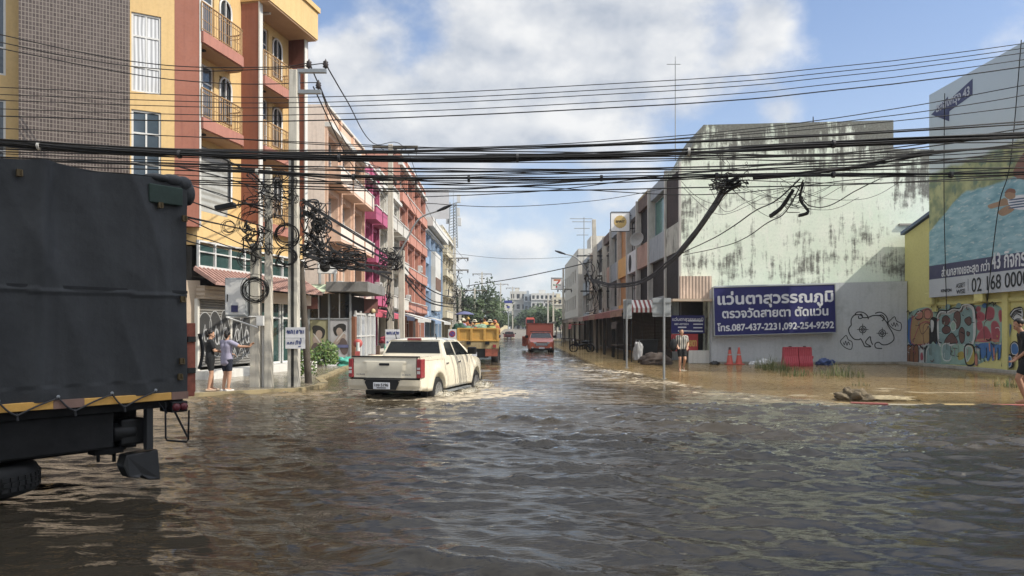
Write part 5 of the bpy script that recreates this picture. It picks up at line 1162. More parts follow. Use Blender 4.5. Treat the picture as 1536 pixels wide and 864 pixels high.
cable([(300,252,18.3),(450,262,18.3),(620,268,18.3),(850,268,18.3),(1050,264,18.3),(1250,262,18.3),(1450,262,18.3),(1620,256,18.3)],.014,'lower black cable bundle crossing under the thickest one',strands=7,spread=.06,seed=2,name='cable_bundle')
cable([(-60,206,17.6),(200,222,17.6),(500,230,17.6),(900,218,17.6),(1200,205,17.6),(1620,180,17.6)],.017,'medium cable bundle just above the thickest one',strands=3,spread=.03,seed=3,name='cable_bundle')
mid=[[(-60,228,18.6),(300,243,18.6),(620,258,18.6),(1000,252,18.6),(1300,238,18.6),(1620,222,18.6)],[(-60,236,18.6),(240,246,18.6),(560,252,18.6),(900,260,18.6),(1300,247,18.6),(1620,232,18.6)],[(-60,218,18.8),(400,238,18.8),(900,243,18.8),(1400,226,18.8),(1620,214,18.8)],
 [(300,248,19.4),(700,275,19.4),(1000,268,19.4),(1300,275,19.4),(1620,264,19.4)],[(440,272,19),(800,281,19),(1060,292,19),(1300,268,19),(1620,246,19)],[(560,224,19.2),(820,217,19.2),(1100,196,19.2),(1350,162,19.2),(1620,112,19.2)],[(560,230,19.2),(850,220,19.2),(1100,200,19.2),(1380,168,19.2),(1620,128,19.2)],[(300,205,19),(700,222,19),(1000,210,19),(1300,186,19),(1620,150,19)],[(-60,190,19),(300,206,19),(620,222,19),(1000,215,19),(1350,195,19),(1620,176,19)],
 [(-60,232,18.2),(150,243,18.2),(420,262,18.2),(620,286,18.2),(900,270,18.2),(1200,250,18.2),(1620,240,18.2)],[(260,262,18.4),(520,272,18.4),(800,262,18.4),(1150,255,18.4),(1620,236,18.4)],[(620,296,19),(820,286,19),(1010,262,19),(1250,240,19),(1620,215,19)],[(640,305,30),(760,310,34),(900,300,38),(1010,280,42)],[(640,375,60),(760,388,66),(860,385,72),(885,380,70)]]
rg_=random.Random(11)
for k in range(13):
    a=rg_.uniform(212,262); bb_=a+rg_.uniform(8,26); c_=a+rg_.uniform(-4,22); d_=a+rg_.uniform(-40,8)
    mid.append([(-60,a,18+rg_.random()),(330,(a+bb_)/2+3,18.4),(640,bb_,18.5),(1020,(bb_+c_)/2+rg_.uniform(-3,3),18.5),(1300,c_-4,18.5),(1620,d_,18.4)])
for i,P in enumerate(mid): cable(P,.012 if i<12 else .016,'thin cable among the many crossing near the thick bundle',group='thin crossing cables',seed=i)
for P in ([(700,429,94),(770,418,85),(830,406,75),(886,393,63)],): cable(P,.05,'single cable slung across the far street to the thick old pole',group='street wires on the right')
cable([(1110,270,18.4),(1088,282,19),(1070,312,21),(1035,360,27),(1005,392,33),(960,424,42),(915,428,52),(886,420,62)],.026,'thick black bundle swooping down to the right terrace',strands=11,spread=.15,seed=5,name='cable_bundle')
cable([(1200,268,18.4),(1165,300,20),(1130,318,24),(1080,352,27),(1020,382,35),(1000,400,42)],.02,'thinner cable descending over the mouldy wall to the right terrace',group='drop cables on the mouldy wall')
cable([(1205,270,18.4),(1178,318,20),(1150,335,22),(1100,365,28),(1025,383,35)],.016,'thinner cable descending over the mouldy wall to the right terrace',group='drop cables on the mouldy wall')
cable([(1320,268,18.6),(1280,288,18.8),(1245,308,19),(1215,309,19),(1200,292,18.6)],.013,'slack loop of cable hanging in front of the mouldy wall',group='slack loops')
for k in range(9):
    rw=random.Random(60+k); x0=rw.uniform(1010,1180); y0=rw.uniform(262,285); x1=x0+rw.uniform(40,190); y1=rw.uniform(262,300)
    cable([(x0,y0,18.6),(x0+(x1-x0)*.3,max(y0,y1)+rw.uniform(6,44),18.7),(x0+(x1-x0)*.7,max(y0,y1)+rw.uniform(2,30),18.7),(x1,y1,18.6)],.006,'loose thin strand drooping before the mouldy wall',group='loose strands before the mouldy wall')
cable([(1205,275,18.5),(1200,300,18.6),(1212,318,18.6),(1198,324,18.6)],.03,'short stub of bundled cable dangling before the mouldy wall',strands=4,spread=.03,seed=8)
cable([(1190,285,18.5),(1172,312,18.6),(1155,325,18.6)],.04,'stubby black splice closure dangling before the mouldy wall',strands=4,spread=.03,seed=9)
cable([(1400,228,18.6),(1300,246,18.5),(1220,258,18.4),(1130,266,18.4)],.028,'short thick cable bundle feeding the tangle before the mouldy wall',strands=4,spread=.05,seed=6,name='cable_bundle')
LS=[[(455,300,20.6),(500,330,27),(550,362,36),(588,388,45)],[(455,318,20.6),(510,352,28),(588,396,45)],[(455,372,20.6),(510,392,28),(588,402,45)],[(455,380,20.6),(520,402,30),(588,410,45)],[(455,345,20.6),(520,385,30),(588,420,45)],[(592,380,45),(625,420,57),(660,441,72),(684,446,93)],[(592,390,45),(620,425,57),(650,452,72),(684,456,93)],[(592,398,45),(640,452,72),(684,462,93)]]
for i,P in enumerate(LS): cable(P,.03,'street cable bundle swagged between the poles on the left pavement',strands=3 if i%2==0 else 5,spread=.07,seed=20+i,name='cable_bundle',group='swagged bundles on the left pavement')
# down from pole B/C to the left (behind the truck)
for i,P in enumerate([[(-40,262,12),(150,300,16),(300,330,19),(403,352,20.3)],[(240,265,18),(330,292,19.6),(403,318,20.3)],[(240,285,18),(330,318,19.6),(400,342,20.3)],[(240,310,18),(330,352,19.6),(384,376,20.2)],[(240,350,18),(330,372,19.6),(430,372,20.4)],[(330,235,18),(380,262,19.5),(403,290,20.3)],[(270,250,18),(350,270,19.5),(436,300,20.4)],[(240,340,18),(320,362,19.6),(403,392,20.3)]]):
    cable(P,.016,'loose cable running from the left poles behind the covered truck',group='loose cables by the left poles',seed=i,strands=2,spread=.02)
# tangles
def tangle(px,py,Y,sx,sz,n,label,seed,r=.011):
    rg=random.Random(seed); q=MB(); c=onY(px,py,Y); 
    for i in range(n):
        p=Vector((rg.gauss(0,sx*.5),rg.gauss(0,.14),rg.gauss(0,sz*.5))); P=[p]
        for k in range(rg.randint(3,6)): P.append(P[-1]+Vector((rg.gauss(0,sx*.45),rg.gauss(0,.1),rg.gauss(-.03,sz*.35))))
        P=[Vector((max(-sx*1.3,min(sx*1.3,a.x)),max(-.35,min(.35,a.y)),max(-sz*1.2,min(sz*1.2,a.z)))) for a in P]
        q.tube(smooth_pts(P,5),r*rg.uniform(.4,1.35),4,mi=rg.choice((0,0,1)))
    o=q.build('cable_tangle',[M('cable'),M('cable_grey')],label=label,cat='cable tangle',kind='stuff'); o.location=c; return o
tangle(405,292,20.2,.55,.5,40,'dense tangle of wires around the top of the slim pole',1)
tangle(386,362,20.0,.3,.45,22,'tangle of wires round the top of the short stout pole',2,.016)
tangle(470,342,20.9,.34,.62,60,'thick black mass of coiled wire right of the grooved pole',3,.018)
tangle(495,384,24,.9,.35,46,'low tangle of wire drooping over the beauty shop awning',4,.018)
tangle(587,388,44.8,.55,.55,60,'tangle of wires around the crossarm pole by the magenta shophouse',5,.03)
tangle(583,445,44.7,.25,1.2,18,'wires hanging down the crossarm pole',6,.025)
tangle(688,440,92,1.0,2.0,34,'tangle of wires around the far left pole',7,.03)
tangle(892,430,62.7,.55,1.9,30,'tangle of wires around the thick old pole on the right',8,.025)
tangle(1092,274,18.8,.35,.2,36,'knot of wires at the head of the swooping bundle',9,.014)
tangle(1190,290,18.5,.35,.35,12,'loose wire ends before the mouldy wall',10,.009)
tangle(1100,255,18.6,.3,.35,7,'springy loops of wire above the swooping bundle',11,.007)
def coil(px,py,r_px,Y,label,rot=0,n=6,th=.012):
    c=onY(px,py,Y); rr=r_px*Y/F; rg=random.Random(px*7+py); q=MB()
    for k in range(n):
        a=rr*rg.uniform(.70,1.06); dx,dz,sq=rg.gauss(0,rr*.09),rg.gauss(-rr*.04,rr*.08),rg.uniform(.85,1.12); q.tube([(dx+a*math.cos(t_),rg.uniform(-.03,.03),dz+a*math.sin(t_)*sq) for t_ in [2*math.pi*j/22 for j in range(22)]],th*rg.uniform(.45,.8),4,closed=True)
    o=q.build('cable_coil',M('cable'),label=label,cat='cable coil',group='spare cable coils'); o.location=c; o.rotation_euler=(0,0,rot); return o
for a in [(381,334,24,20.0,'big coil of spare cable left of the slim pole top',.1,7,.011),(343,340,10,19.8,'small coil hung left of the others under the lamp',0,4,.011),(383,433,20,19.95,'thick coil hung on the short stout pole over the cabinet',.2,10,.016),(414,337,14,20.1,'coil between the slim pole and the grooved pole',.3,6,.011),(430,352,17,20.3,'coil against the left face of the grooved pole',.2,7,.016),(371,388,13,19.9,'coil low beside the short stout pole head',.2,5,.012),(430,385,15,20.2,'lower coil at the grooved pole',.3,7,.016),(422,394,9,20.1,'little coil at the lower left of the grooved pole',.1,4,.012),(478,336,9,20.8,'oval coil in the black mass right of the grooved pole',.5,7,.016),(488,338,10,20.9,'second oval coil at the right edge of the black mass',.6,6,.016),(512,398,9,26,'coil dangling over the peach shop awning',.3,5,.016),(486,392,8,22,'little coil below the black mass of wire',.2,5,.014)]: coil(*a)
# ---------------------------------------------------------------- vehicles
mat('paint_cream','#f0e5c8',.28,0,.03,.6,coat=.7,fine=.02,dirt=('#cfc4aa',.8,.6,.35)); mat('tyre','#1c1b1a',.85,var=.3,dirt=('#5a5043',3,.55,.6)); mat('rim','#b9bbbd',.3,.8,var=.1)
mat('plastic_black','#161718',.5,var=.15); mat('car_glass',(.010,.012,.013),.06,0,.3,.8,spec=.35,fine=0); mat('chrome','#c9ccd0',.15,.9,var=.05); mat('lamp_dull','#6a1e28',.35,var=.2,vs=6); mat('lamp_red','#a5202a',.2,coat=.6,var=.2,vs=6); mat('lamp_clear','#c9c3c0',.2,coat=.6)
mat('paint_orange','#d4603a',.35,0,.05,coat=.5); mat('paint_darkred','#5a2a30',.3,coat=.5); mat('paint_yellow','#d9a32e',.5,var=.1,dirt=('#7d5e22',1.5,.55,.6),streak=('#8f6b2c',.4)); mat('rust_orange','#a8553a',.8,var=.2,dirt=('#4f2a20',3,.5,.7))
def wheel(parent,x,y,z,r,w_,side,mud=False):
    Mx=Matrix.Translation((x,y,z))@Matrix.Rotation(R(90)*side,4,'Y')
    o=MB().lathe([(r*.62,-w_/2),(r*.9,-w_/2),(r,-w_*.36),(r,w_*.36),(r*.9,w_/2),(r*.66,w_/2),(r*.62,w_*.4),(r*.62,-w_/2)],28,M=Mx).build('wheel',M('tyre'),parent)
    q=MB().lathe([(r*.66,w_*.5),(r*.62,w_*.46),(r*.58,w_*.36),(.0,w_*.25)],24,M=Mx)
    for k in range(6):
        a=k*math.pi/3; q.add([Mx@Matrix.Rotation(a,4,'Z')@Vector(v) for v in [(.03,-.05,w_*.30),(r*.6,-.035,w_*.44),(r*.6,.035,w_*.44),(.03,.05,w_*.30),(.03,-.05,w_*.38),(r*.6,-.03,w_*.49),(r*.6,.03,w_*.49),(.03,.05,w_*.38)]],[(0,3,2,1),(4,5,6,7),(0,1,5,4),(1,2,6,5),(2,3,7,6),(3,0,4,7)])
    q.lathe([(.09,w_*.3),(.08,w_*.46),(0,w_*.47)],12,M=Mx); q.build('rim',M('rim'),o); return o
def pickup(name,label,loc,rz,paint,bed=True,sub=True):
    r=thing(name,label,'pickup truck' if bed else 'truck',loc,rz); PM=M(paint)
    ax=3.1; ra=.47; wr=.385
    def hw(y,z):
        b_=.925-.10*max(0,(.62-z))-.05*max(0,z-.95)/.35
        if y>2.9: t=(y-2.9)/1.1; b_-=.17*t*t
        if y<-.9: b_-=.03*((-.9-y)/.3)
        for c in (0,ax):
            d=math.hypot(y-c,z-.42); b_+=.028*math.exp(-((d-.55)/.12)**2)
        return b_
    def zt(y):
        if y<.40: return 1.285
        if y<2.72: return 1.25-.015*(y-.4)
        t=(y-2.72)/1.2; return 1.2-.10*t-.13*t**3
    def zb(y):
        z=.44 if y>-.2 else .46
        for c in (0,ax):
            if abs(y-c)<ra: z=max(z,.40+math.sqrt(ra*ra-(y-c)**2))
        if y<-.75: z=max(z,.50)
        return z
    ys=[]; y=-1.2
    while y<3.93: ys.append(y); y+=.028
    ys.append(3.93); b=MB()
    for s in (-1,1):
        nz_=9
        vs=[(s*hw(y,zb(y)+(zt(y)-zb(y))*k/nz_),y,zb(y)+(zt(y)-zb(y))*k/nz_) for y in ys for k in range(nz_+1)]
        fs=[]
        for i in range(len(ys)-1):
            for k in range(nz_):
                q=(i*(nz_+1)+k,(i+1)*(nz_+1)+k,(i+1)*(nz_+1)+k+1,i*(nz_+1)+k+1); fs.append(q if s>0 else q[::-1])
        b.add(vs,fs,0,True)
        # inner arch lips / thickness
        vs=[(s*(hw(y,zb(y))),y,zb(y)) for y in ys]+[(s*(hw(y,zb(y))-.22),y,zb(y)) for y in ys]; n=len(ys)
        b.add(vs,[((i,i+1,n+i+1,n+i) if s<0 else (i,n+i,n+i+1,i+1)) for i in range(n-1)],0,True)
    # hood
    hy=[2.6+1.33*k/14 for k in range(15)]
    b.grid(lambda u,v:( (2*u-1)*hw(2.6+1.33*v,zt(2.6+1.33*v)),2.6+1.33*v, zt(2.6+1.33*v)+.06*(1-(2*u-1)**4)*(1-v*.6)),14,14)
    # nose
    b.grid(lambda u,v:((2*u-1)*hw(3.93,.45+.55*v)*(1),3.93+.10*(1-(2*u-1)**4)*(1-.5*v),.45+(zt(3.93)-.45)*v),14,8,flip=True)
    if bed:
        # bed walls' tops, inner walls, floor, tailgate
        b.box(-.90,-.80,-1.18,.42,1.20,1.288).box(.80,.90,-1.18,.42,1.20,1.288)
        b.box(-.80,-.76,-1.1,.42,.75,1.2).box(.76,.80,-1.1,.42,.75,1.2).box(-.8,.8,-1.1,.45,.70,.76)
    body=b.build('body',PM,r,weld=True)
    MB().box(-.62,.62,-.9,3.6,.42,.66).build('chassis',M('plastic_black'),r)
    # cab
    def cx_(z): return .865-.165*(z-1.23)/.43
    yb0,yb1=.45,2.86; yt0,yt1=.66,1.98; zb_=1.22; zt_=1.665
    q=MB(); n=10
    def ring(t):  # t 0..1 from belt to roof
        z=zb_+(zt_-zb_)*t; x=cx_(z); y0=yb0+(yt0-yb0)*t**1.0; y1=yb1+(yt1-yb1)*t; return z,x,y0,y1
    for t0,t1 in ((0,.5),(.5,1)):
        A=ring(t0);B_=ring(t1)
        for s in (-1,1):
            f=[(s*A[1],A[2],A[0]),(s*A[1],A[3],A[0]),(s*B_[1],B_[3],B_[0]),(s*B_[1],B_[2],B_[0])]
            q.quad(*(f if s>0 else f[::-1]))
        q.quad((-A[1],A[2],A[0]),(A[1],A[2],A[0]),(B_[1],B_[2],B_[0]),(-B_[1],B_[2],B_[0])); q.quad((A[1],A[3],A[0]),(-A[1],A[3],A[0]),(-B_[1],B_[3],B_[0]),(B_[1],B_[3],B_[0]))
    q.grid(lambda u,v:((2*u-1)*.70*(1+.0*v),yt0-.02+(yt1-yt0+.04)*v,zt_+.075*(1-(2*u-1)**4)*(1-(2*v-1)**4)**.6),14,12)
    q.build('cab',PM,r,weld=True)
    def sg(P,x_off=.006,name='side_window',m='car_glass'):
        for s in (-1,1):
            o=MB(); vs=[(s*(cx_(z)+x_off),y,z) for y,z in P]; o.add(vs,[tuple(range(len(P))) if s>0 else tuple(range(len(P)-1,-1,-1))]); o.build(name,M(m),r)
    sg([(.74,1.28),(1.36,1.265),(1.34,1.615),(.92,1.62),(.80,1.56)]); sg([(1.46,1.265),(2.52,1.25),(2.36,1.36),(2.02,1.585),(1.90,1.615),(1.44,1.615)])
    def fb(y_of,zs_,xs_,name,m):
        o=MB(); (zl,zh)=zs_; f=[(-xs_[0],y_of(zl),zl),(xs_[0],y_of(zl),zl),(xs_[1],y_of(zh),zh),(-xs_[1],y_of(zh),zh)]; o.add(f,[(0,1,2,3)] if name=='rear_window' else [(3,2,1,0)]); return o.build(name,M(m),r)
    fb(lambda z:yb0+(yt0-yb0)*(z-zb_)/(zt_-zb_)-.008,(1.335,1.63),(.765,.665),'rear_window','car_glass')
    fb(lambda z:yb1+(yt1-yb1)*(z-zb_)/(zt_-zb_)+.008,(1.26,1.63),(.80,.68),'windscreen','car_glass')
    # door seams, handles, mirrors
    if sub:
        o=MB()
        for s in (-1,1):
            for y_ in (.45,1.41,2.45):
                o.tube([(s*(hw(y_,z)+.001),y_+(.12 if y_==.45 and z<.85 else 0),z) for z in np.linspace(.52 if y_!=.45 else .9,1.22,8)],.004,4)
        o.build('door_seam',M('dark_grey'),r)
    for s in (-1,1):
        for y_ in (.62,1.56):
            MB().box(-.016,.016,-.09,.09,-.018,.018,M=Matrix.Translation((s*(hw(y_,1.08)+.012),y_,1.08))).build('door_handle',M('chrome' if sub else paint),r,bevel=.006)
        o=MB().box(-.12,.12,-.07,.07,-.10,.10,M=Matrix.Translation((s*1.05,2.26,1.36))).build('wing_mirror',M('plastic_black'),r,bevel=.03)
        if bed: MB().box(min(s*.80,s*.97),max(s*.80,s*.97),.55,2.45,.33,.38).build('side_step',M('galv'),r,bevel=.01)
    for s in (-1,1):
        for y_ in (0,ax): wheel(r,s*.79,y_,wr,wr,.25,s)
    for s in (-1,1):
        for y_ in (0,ax): MB().lathe([(.45,-.1),(.45,.08)],20,M=Matrix.Translation((s*.70,y_,.41))@Matrix.Rotation(R(90),4,'Y')).build('wheel_arch_liner',M('plastic_black'),r)
    if bed:
        tg=MB(); 
        def tf(u,v):
            x=(2*u-1)*.80; z=.80+.49*v; d=.012*math.sin(min(1,max(0,(v-.1)/.8))*math.pi)+(.02 if abs(x)<.55-.1*(1-v) and v<.85 else 0); return (x,-1.20-d,z)
        tg.grid(tf,40,20); tg.box(-.80,.80,-1.195,-1.10,.80,1.285); o=tg.build('tailgate',PM,r)
        MB().box(-.86,.86,-1.225,-1.10,1.286,1.315).build('tailgate_cap',M('plastic_black'),r,bevel=.008)
        MB().box(-.13,.13,-1.25,-1.215,1.09,1.15).build('handle',M('steel_dark'),o,bevel=.012)
        for t_,x_ in (('D-MAX',.46),('V-CROSS',-.72)): 
            t=text_mb(t_,.05,.001,.22); t.v=[Vector((v.x+x_,-1.236+v.y,v.z+.86)) for v in t.v]; t.build('badge',M('chrome'),o)
        q=MB(); q.box(-.82,.82,-1.21,-1.0,.76,.80); q.build('tailgate_gap',M('plastic_black'),r)
        q=MB(); q.grid(lambda u,v:((2*u-1)*.92,-1.36+.09*abs(2*u-1)**5+(.03 if v<.2 else 0),.52+.24*v),30,6); q.box(-.9,.9,-1.27,-1.0,.53,.755); q.build('rear_bumper',mat('bumper_beige','#cfc4aa',.35,coat=.4),r)
        q=MB(); q.add([(-.40,-1.372,.76),(.40,-1.372,.76),(.44,-1.372,.70),(.36,-1.372,.53),(-.36,-1.372,.53),(-.44,-1.372,.70)],[(5,4,3,2,1,0)]); q.box(-.46,.46,-1.38,-1.1,.745,.775); q.build('bumper_step',M('plastic_black'),r)
        o=MB().box(-.21,.21,-1.392,-1.378,.545,.70).build('number_plate',M('letter_white'),r,bevel=.004); t=text_mb('1ขจ 5196',.095,.003,.34); t.v=[Vector((v.x-.17,-1.396+v.y,v.z+.61)) for v in t.v]; t.build('lettering',M('dark'),o); MB().box(-.12,.12,-1.396,-1.393,.565,.585).build('province_line',M('dark_grey'),o)
        for s in (-1,1):
            q=MB(); a,c=(.815,.940) if s>0 else (-.940,-.815); q.box(a,c,-1.225,-.98,.80,1.25); o=q.build('tail_light',M('lamp_red'),r,bevel=.02)
            MB().box(a+.02,c-.03,-1.243,-1.236,.90,.97).box(a+.02,c-.03,-1.243,-1.236,1.0,1.05).build('reversing_lamp',M('lamp_clear'),o)
        MB().box(-.19,.19,.60,.66,1.665,1.72).build('brake_light',M('lamp_red'),r,bevel=.008)
        for s in (-.5,.62): MB().tube([(s,.62,1.70),(s+.01,.52,1.83)],.012,5).build('aerial',M('plastic_black'),r)
    # front details
    for s in (-1,1):
        MB().box(-.17,.17,-.05,.05,-.07,.08,M=Matrix.Translation((s*.53,3.93,.90))@Matrix.Rotation(R(-18*s),4,'Z')).build('headlight',M('lamp_clear'),r,bevel=.03)
        MB().ball((s*.66,4.02,.58),(.08,.03,.06),10,6).build('fog_lamp',M('lamp_clear'),r)
    MB().box(-.44,.44,3.98,4.05,.72,.93).build('grille',M('plastic_black'),r,bevel=.02); q=MB()
    for k in range(4): q.box(-.42,.42,4.05,4.066,.735+k*.05,.76+k*.05)
    q.build('grille_bar',M('chrome'),r); MB().box(-.8,.8,3.8,4.03,.36,.56).build('front_bumper',M('plastic_black'),r,bevel=.04); MB().box(-.2,.2,4.03,4.05,.5,.62).build('number_plate',M('letter_white'),r)
    return r
th=R(14.7)
pk=pickup('pickup_truck','cream white double cab pickup wading through the flood with its tailgate towards us',(-2.78,18.72,-.30),-th,'paint_cream')
# orange box truck on the same kind of chassis, coming towards us
bt=pickup('box_truck','orange box truck with headlights facing us in the right lane',(1.95,57.3,-.25),R(180),'paint_orange',bed=False)
MB().box(-1.0,1.0,-2.6,.35,.75,2.32).build('cargo_box',M('paint_orange'),bt,bevel=.03); q=MB()
for s in (-1,1):
    for y_ in (-2.6,.34): q.box(s*1.0-.03,s*1.0+.03,y_-.03,y_+.03,.7,2.36)
q.box(-1.03,1.03,.32,.39,2.28,2.36).build('box_corner',M('rust_orange'),bt); MB().box(-.8,.8,1.95,2.0,1.70,1.76).build('roof_rail',M('paint_darkred'),bt)
MB().box(1.02,1.35,-2.6,.2,.6,1.35).build('side_locker',M('rust_orange'),bt,bevel=.03)
fc=pickup('distant_pickup','small dark pickup driving away at the foot of the bridge',(-.95,128,-.45),0,'paint_darkred',bed=True,sub=False)
# red truck high on the bridge
rt=thing('lorry','red lorry coming down the bridge above the orange box truck','truck',(4.1,196,rampz(196)),R(180))
mat('paint_red','#c2392f',.4,var=.1)
MB().box(-1.1,1.1,-4,2,.9,2.9).build('cab',M('paint_red'),rt,bevel=.08); MB().box(-.95,.95,2.0,2.03,1.7,2.6).build('windscreen',M('car_glass'),rt); MB().box(-1.1,1.1,2.0,2.1,.5,1.0).build('bumper',M('plastic_black'),rt); MB().box(-1.0,1.0,-.5,1.4,2.9,3.2).build('roof_box',M('paint_orange'),rt)
for s in (-1,1): wheel(rt,s*.9,1.2,.5,.5,.3,s)
# yellow dump truck full of workers, seen from behind
DY=36.5; a=onY(686,523,DY); c=onY(748,507,DY); wd=c.x-a.x
dt=thing('dump_truck','yellow tipper truck carrying a crowd of workers ahead of the white pickup','truck',((a.x+c.x)/2,DY,-.3)); hw_=wd/2
q=MB(); q.box(-hw_,hw_,0,.08,1.38,1.98).box(-hw_,-hw_+.08,.08,4.2,1.38,1.98).box(hw_-.08,hw_,.08,4.2,1.38,1.98).box(-hw_,hw_,4.2,4.28,1.38,1.98).box(-hw_+.08,hw_-.08,.08,4.2,1.38,1.44); q.build('tipper_body',M('paint_yellow'),dt,bevel=.015)
q=MB()
for k in range(4): 
    x=-hw_+.05+(wd-.1)*k/3; q.box(x-.06,x+.06,-.07,-.003,1.36,2.0)
q.box(-hw_,hw_,-.06,-.004,1.94,2.02).box(-hw_,hw_,-.06,-.004,1.36,1.43); q.build('tailgate_rib',M('paint_yellow'),dt,bevel=.01)
MB().box(-hw_,hw_,-.03,.3,1.0,1.34).build('rear_sill',mat('sill_cream','#b7a06c',.7,var=.2,dirt=('#6f5a38',2,.5,.6)),dt)
for s in (-1,1): MB().box(s*hw_*.45-.1,s*hw_*.45+.1,-.1,-.032,1.2,1.36).build('hinge',M('steel_dark'),dt)
MB().box(-.5,.5,0,4,.55,1.0).build('chassis',M('plastic_black'),dt); MB().box(hw_*.35,hw_-.05,-.03,.02,.62,.98).build('mud_flap',M('rust_orange'),dt); MB().box(-.6,-.05,-.04,.0,.62,.82).build('number_plate',M('letter_white'),dt)
for s in (-1,1): wheel(dt,s*(hw_-.22),1.2,.5,.5,.35,s); wheel(dt,s*(hw_-.22),5.3,.5,.5,.35,s); 
for s in (-1,1): MB().box(s*hw_*.8-.08,s*hw_*.8+.08,-.06,-.035,1.05,1.2).build('tail_light',M('lamp_red'),dt)
MB().box(-hw_+.1,hw_-.1,4.5,6.2,.6,2.3).build('cab',M('paint_yellow'),dt,bevel=.1); MB().box(-hw_+.25,hw_-.25,4.47,4.5,1.6,2.15).build('rear_window',M('car_glass'),dt)

# ---------------------------------------------------------------- covered lorry at the left edge
tk=thing('covered_lorry','dark tarpaulin covered lorry cutting into the left edge','truck',(-3.67,8.2,0),R(143.13))
mat('tarp','#3e4042',.62,var=.2,vs=1.1,bump=.35,bs=9,dirt=('#2b2d2f',.9,.5,.6),spec=.25,streak=('#4a4c4e',.4)); mat('tarp_green','#2b4238',.7,var=.2,vs=4)
rg=random.Random(4)
def tarpf(u,v):
    y=-.02+u*6.0; z=.955+v*(2.35-.045*y)
    n0=noise.noise(Vector((y*3.4+z*.9,z*.7-y*.3,0))); n1=noise.noise(Vector((y*1.9-z*.7,z*.5,7)))
    d=.012*(1-abs(n0)*2.2)*.6+.040*(1-abs(n1)*2.4)*.6+.03*noise.noise(Vector((y*.9,z*.5,3)))
    for yc,sx_,am in ((1.43,.09,.075),(.45,.16,.03),(2.2,.2,.03),(3.1,.15,.04)): d+=am*math.exp(-((y-yc-.05*(1-v))/sx_)**2)*(.35+.65*v)
    d+=.03*math.exp(-((y-1.43)/.5)**2)*max(0,v-.8)/.2
    fold=.012*math.sin((y-1.43)*9+(z*2.6))*max(0,v-.55)
    if abs(z-2.02)<.02: d+=.012
    if v<.06: d+=.01*math.sin(y*15)
    d+=fold; zz=z+(.02*math.exp(-((y-1.43)/.22)**2)-.02*abs(math.sin(y*2.2)))*max(0,v-.9)/.1
    return (-d-.02,y,zz)
q=MB(); q.grid(tarpf,300,120,flip=True)
q.grid(lambda u,v:(-.02+v*2.3,-.02+u*6,3.285-.045*u*6+.02*math.sin(u*20)),30,4,flip=True); q.grid(lambda u,v:(-.02+u*2.34,-.02,.97+v*2.3),6,6)
q.build('tarpaulin',M('tarp'),tk,weld=True)
q=MB(); q.grid(lambda u,v:(-.045-.004*math.sin(u*9),-.02+u*6,2.045+v*.03),60,1,flip=True); q.build('tarp_seam',mat('tarp_dark','#1d1f22',.7),tk)
MB().box(-.075,-.045,.05,.42,3.0,3.2).build('green_patch',M('tarp_green'),tk,bevel=.012)
lm=MB(); 
for k,(y_,z_,rx,rz_) in enumerate(((.0,3.26,.1,.09),(.12,3.28,.15,.07),(.28,3.28,.16,.05),(-.06,3.16,.07,.13))): lm.ball((.02,y_,z_),(.09,rx,rz_),12,8)
o=lm.build('rolled_flap',M('tarp'),tk)
mat('brass_dull','#6a5836',.5,.5)
for y_,z_ in ((.30,2.98),(.03,2.87),(.05,1.98),(.06,1.30),(.08,1.13),(1.63,3.1)): MB().box(-.075,-.05,y_-.022,y_+.022,z_-.035,z_+.035).tube([(-.08,y_-.02,z_+.03),(-.09,y_-.02,z_-.03),(-.09,y_+.02,z_-.03)],.008,4).build('tarp_buckle',M('brass_dull'),tk)
mat('rail_yellow','#f0b02a',.5,var=.15,dirt=('#6a4a1a',2.5,.56,.6)); mat('rail_rust','#94705f',.8)
MB().box(-.06,.0,.17,6,.885,.965).build('yellow_rail',M('rail_yellow'),tk,bevel=.006)
for y_ in (1.20,4.2): MB().box(-.063,.001,y_-.14,y_+.14,.884,.966).build('rail_joint',M('rail_rust'),tk)
MB().box(-.06,.0,-.02,.168,.885,.965).build('rail_end',M('rail_rust'),tk)
q=MB(); ey=[.35,.80,1.30,1.80,2.3,2.8,3.3]
for i,y_ in enumerate(ey):
    if i+1<len(ey):
        ym=(y_+ey[i+1])/2+.1; q.tube(smooth_pts([(-.075,y_,.99),(-.08,(y_+ym)/2,.93),(-.075,ym,.85)]),.009,5); q.tube(smooth_pts([(-.075,ym,.85),(-.08,(ym+ey[i+1])/2,.90),(-.075,ey[i+1],.99)]),.009,5); q.tube([(-.06,ym,.87),(-.065,ym-.01,.80)],.011,5)
q.build('lashing_rope',M('cable_grey'),tk)
q=MB()
for y_ in ey: q.lathe([(.010,0),(.017,.003),(.017,.008),(.010,.009)],12,M=Matrix.Translation((-.065,y_,1.0))@Matrix.Rotation(R(-90),4,'Y'))
q.build('eyelet',M('galv'),tk)
mat('under_black','#121213',.85,var=.3)
MB().box(.02,2.28,.0,6,.80,.884).build('bed_floor',M('under_black'),tk)
MB().box(.35,.5,.35,6,.36,.80).box(1.8,1.95,.2,6,.36,.80).build('chassis_rail',M('under_black'),tk)
MB().box(.06,.34,.72,6,.42,.795).build('side_skirt',M('under_black'),tk,bevel=.02)
q=MB(); q.tube([(.30,.52,.75),(.28,.55,.36)],.05,8).tube([(.3,.62,.75),(.26,.66,.32)],.03,6).tube([(.28,.62,.36),(.28,.62,.24)],.02,6).tube([(.28,.78,.36),(.28,.78,.26)],.018,6).box(.2,.36,.56,.85,.34,.40); q.build('shackle',M('under_black'),tk)
MB().box(.02,.10,.33,.40,.36,.84).build('hanger_post',mat('post_grey','#2c2e30',.6),tk,bevel=.006)
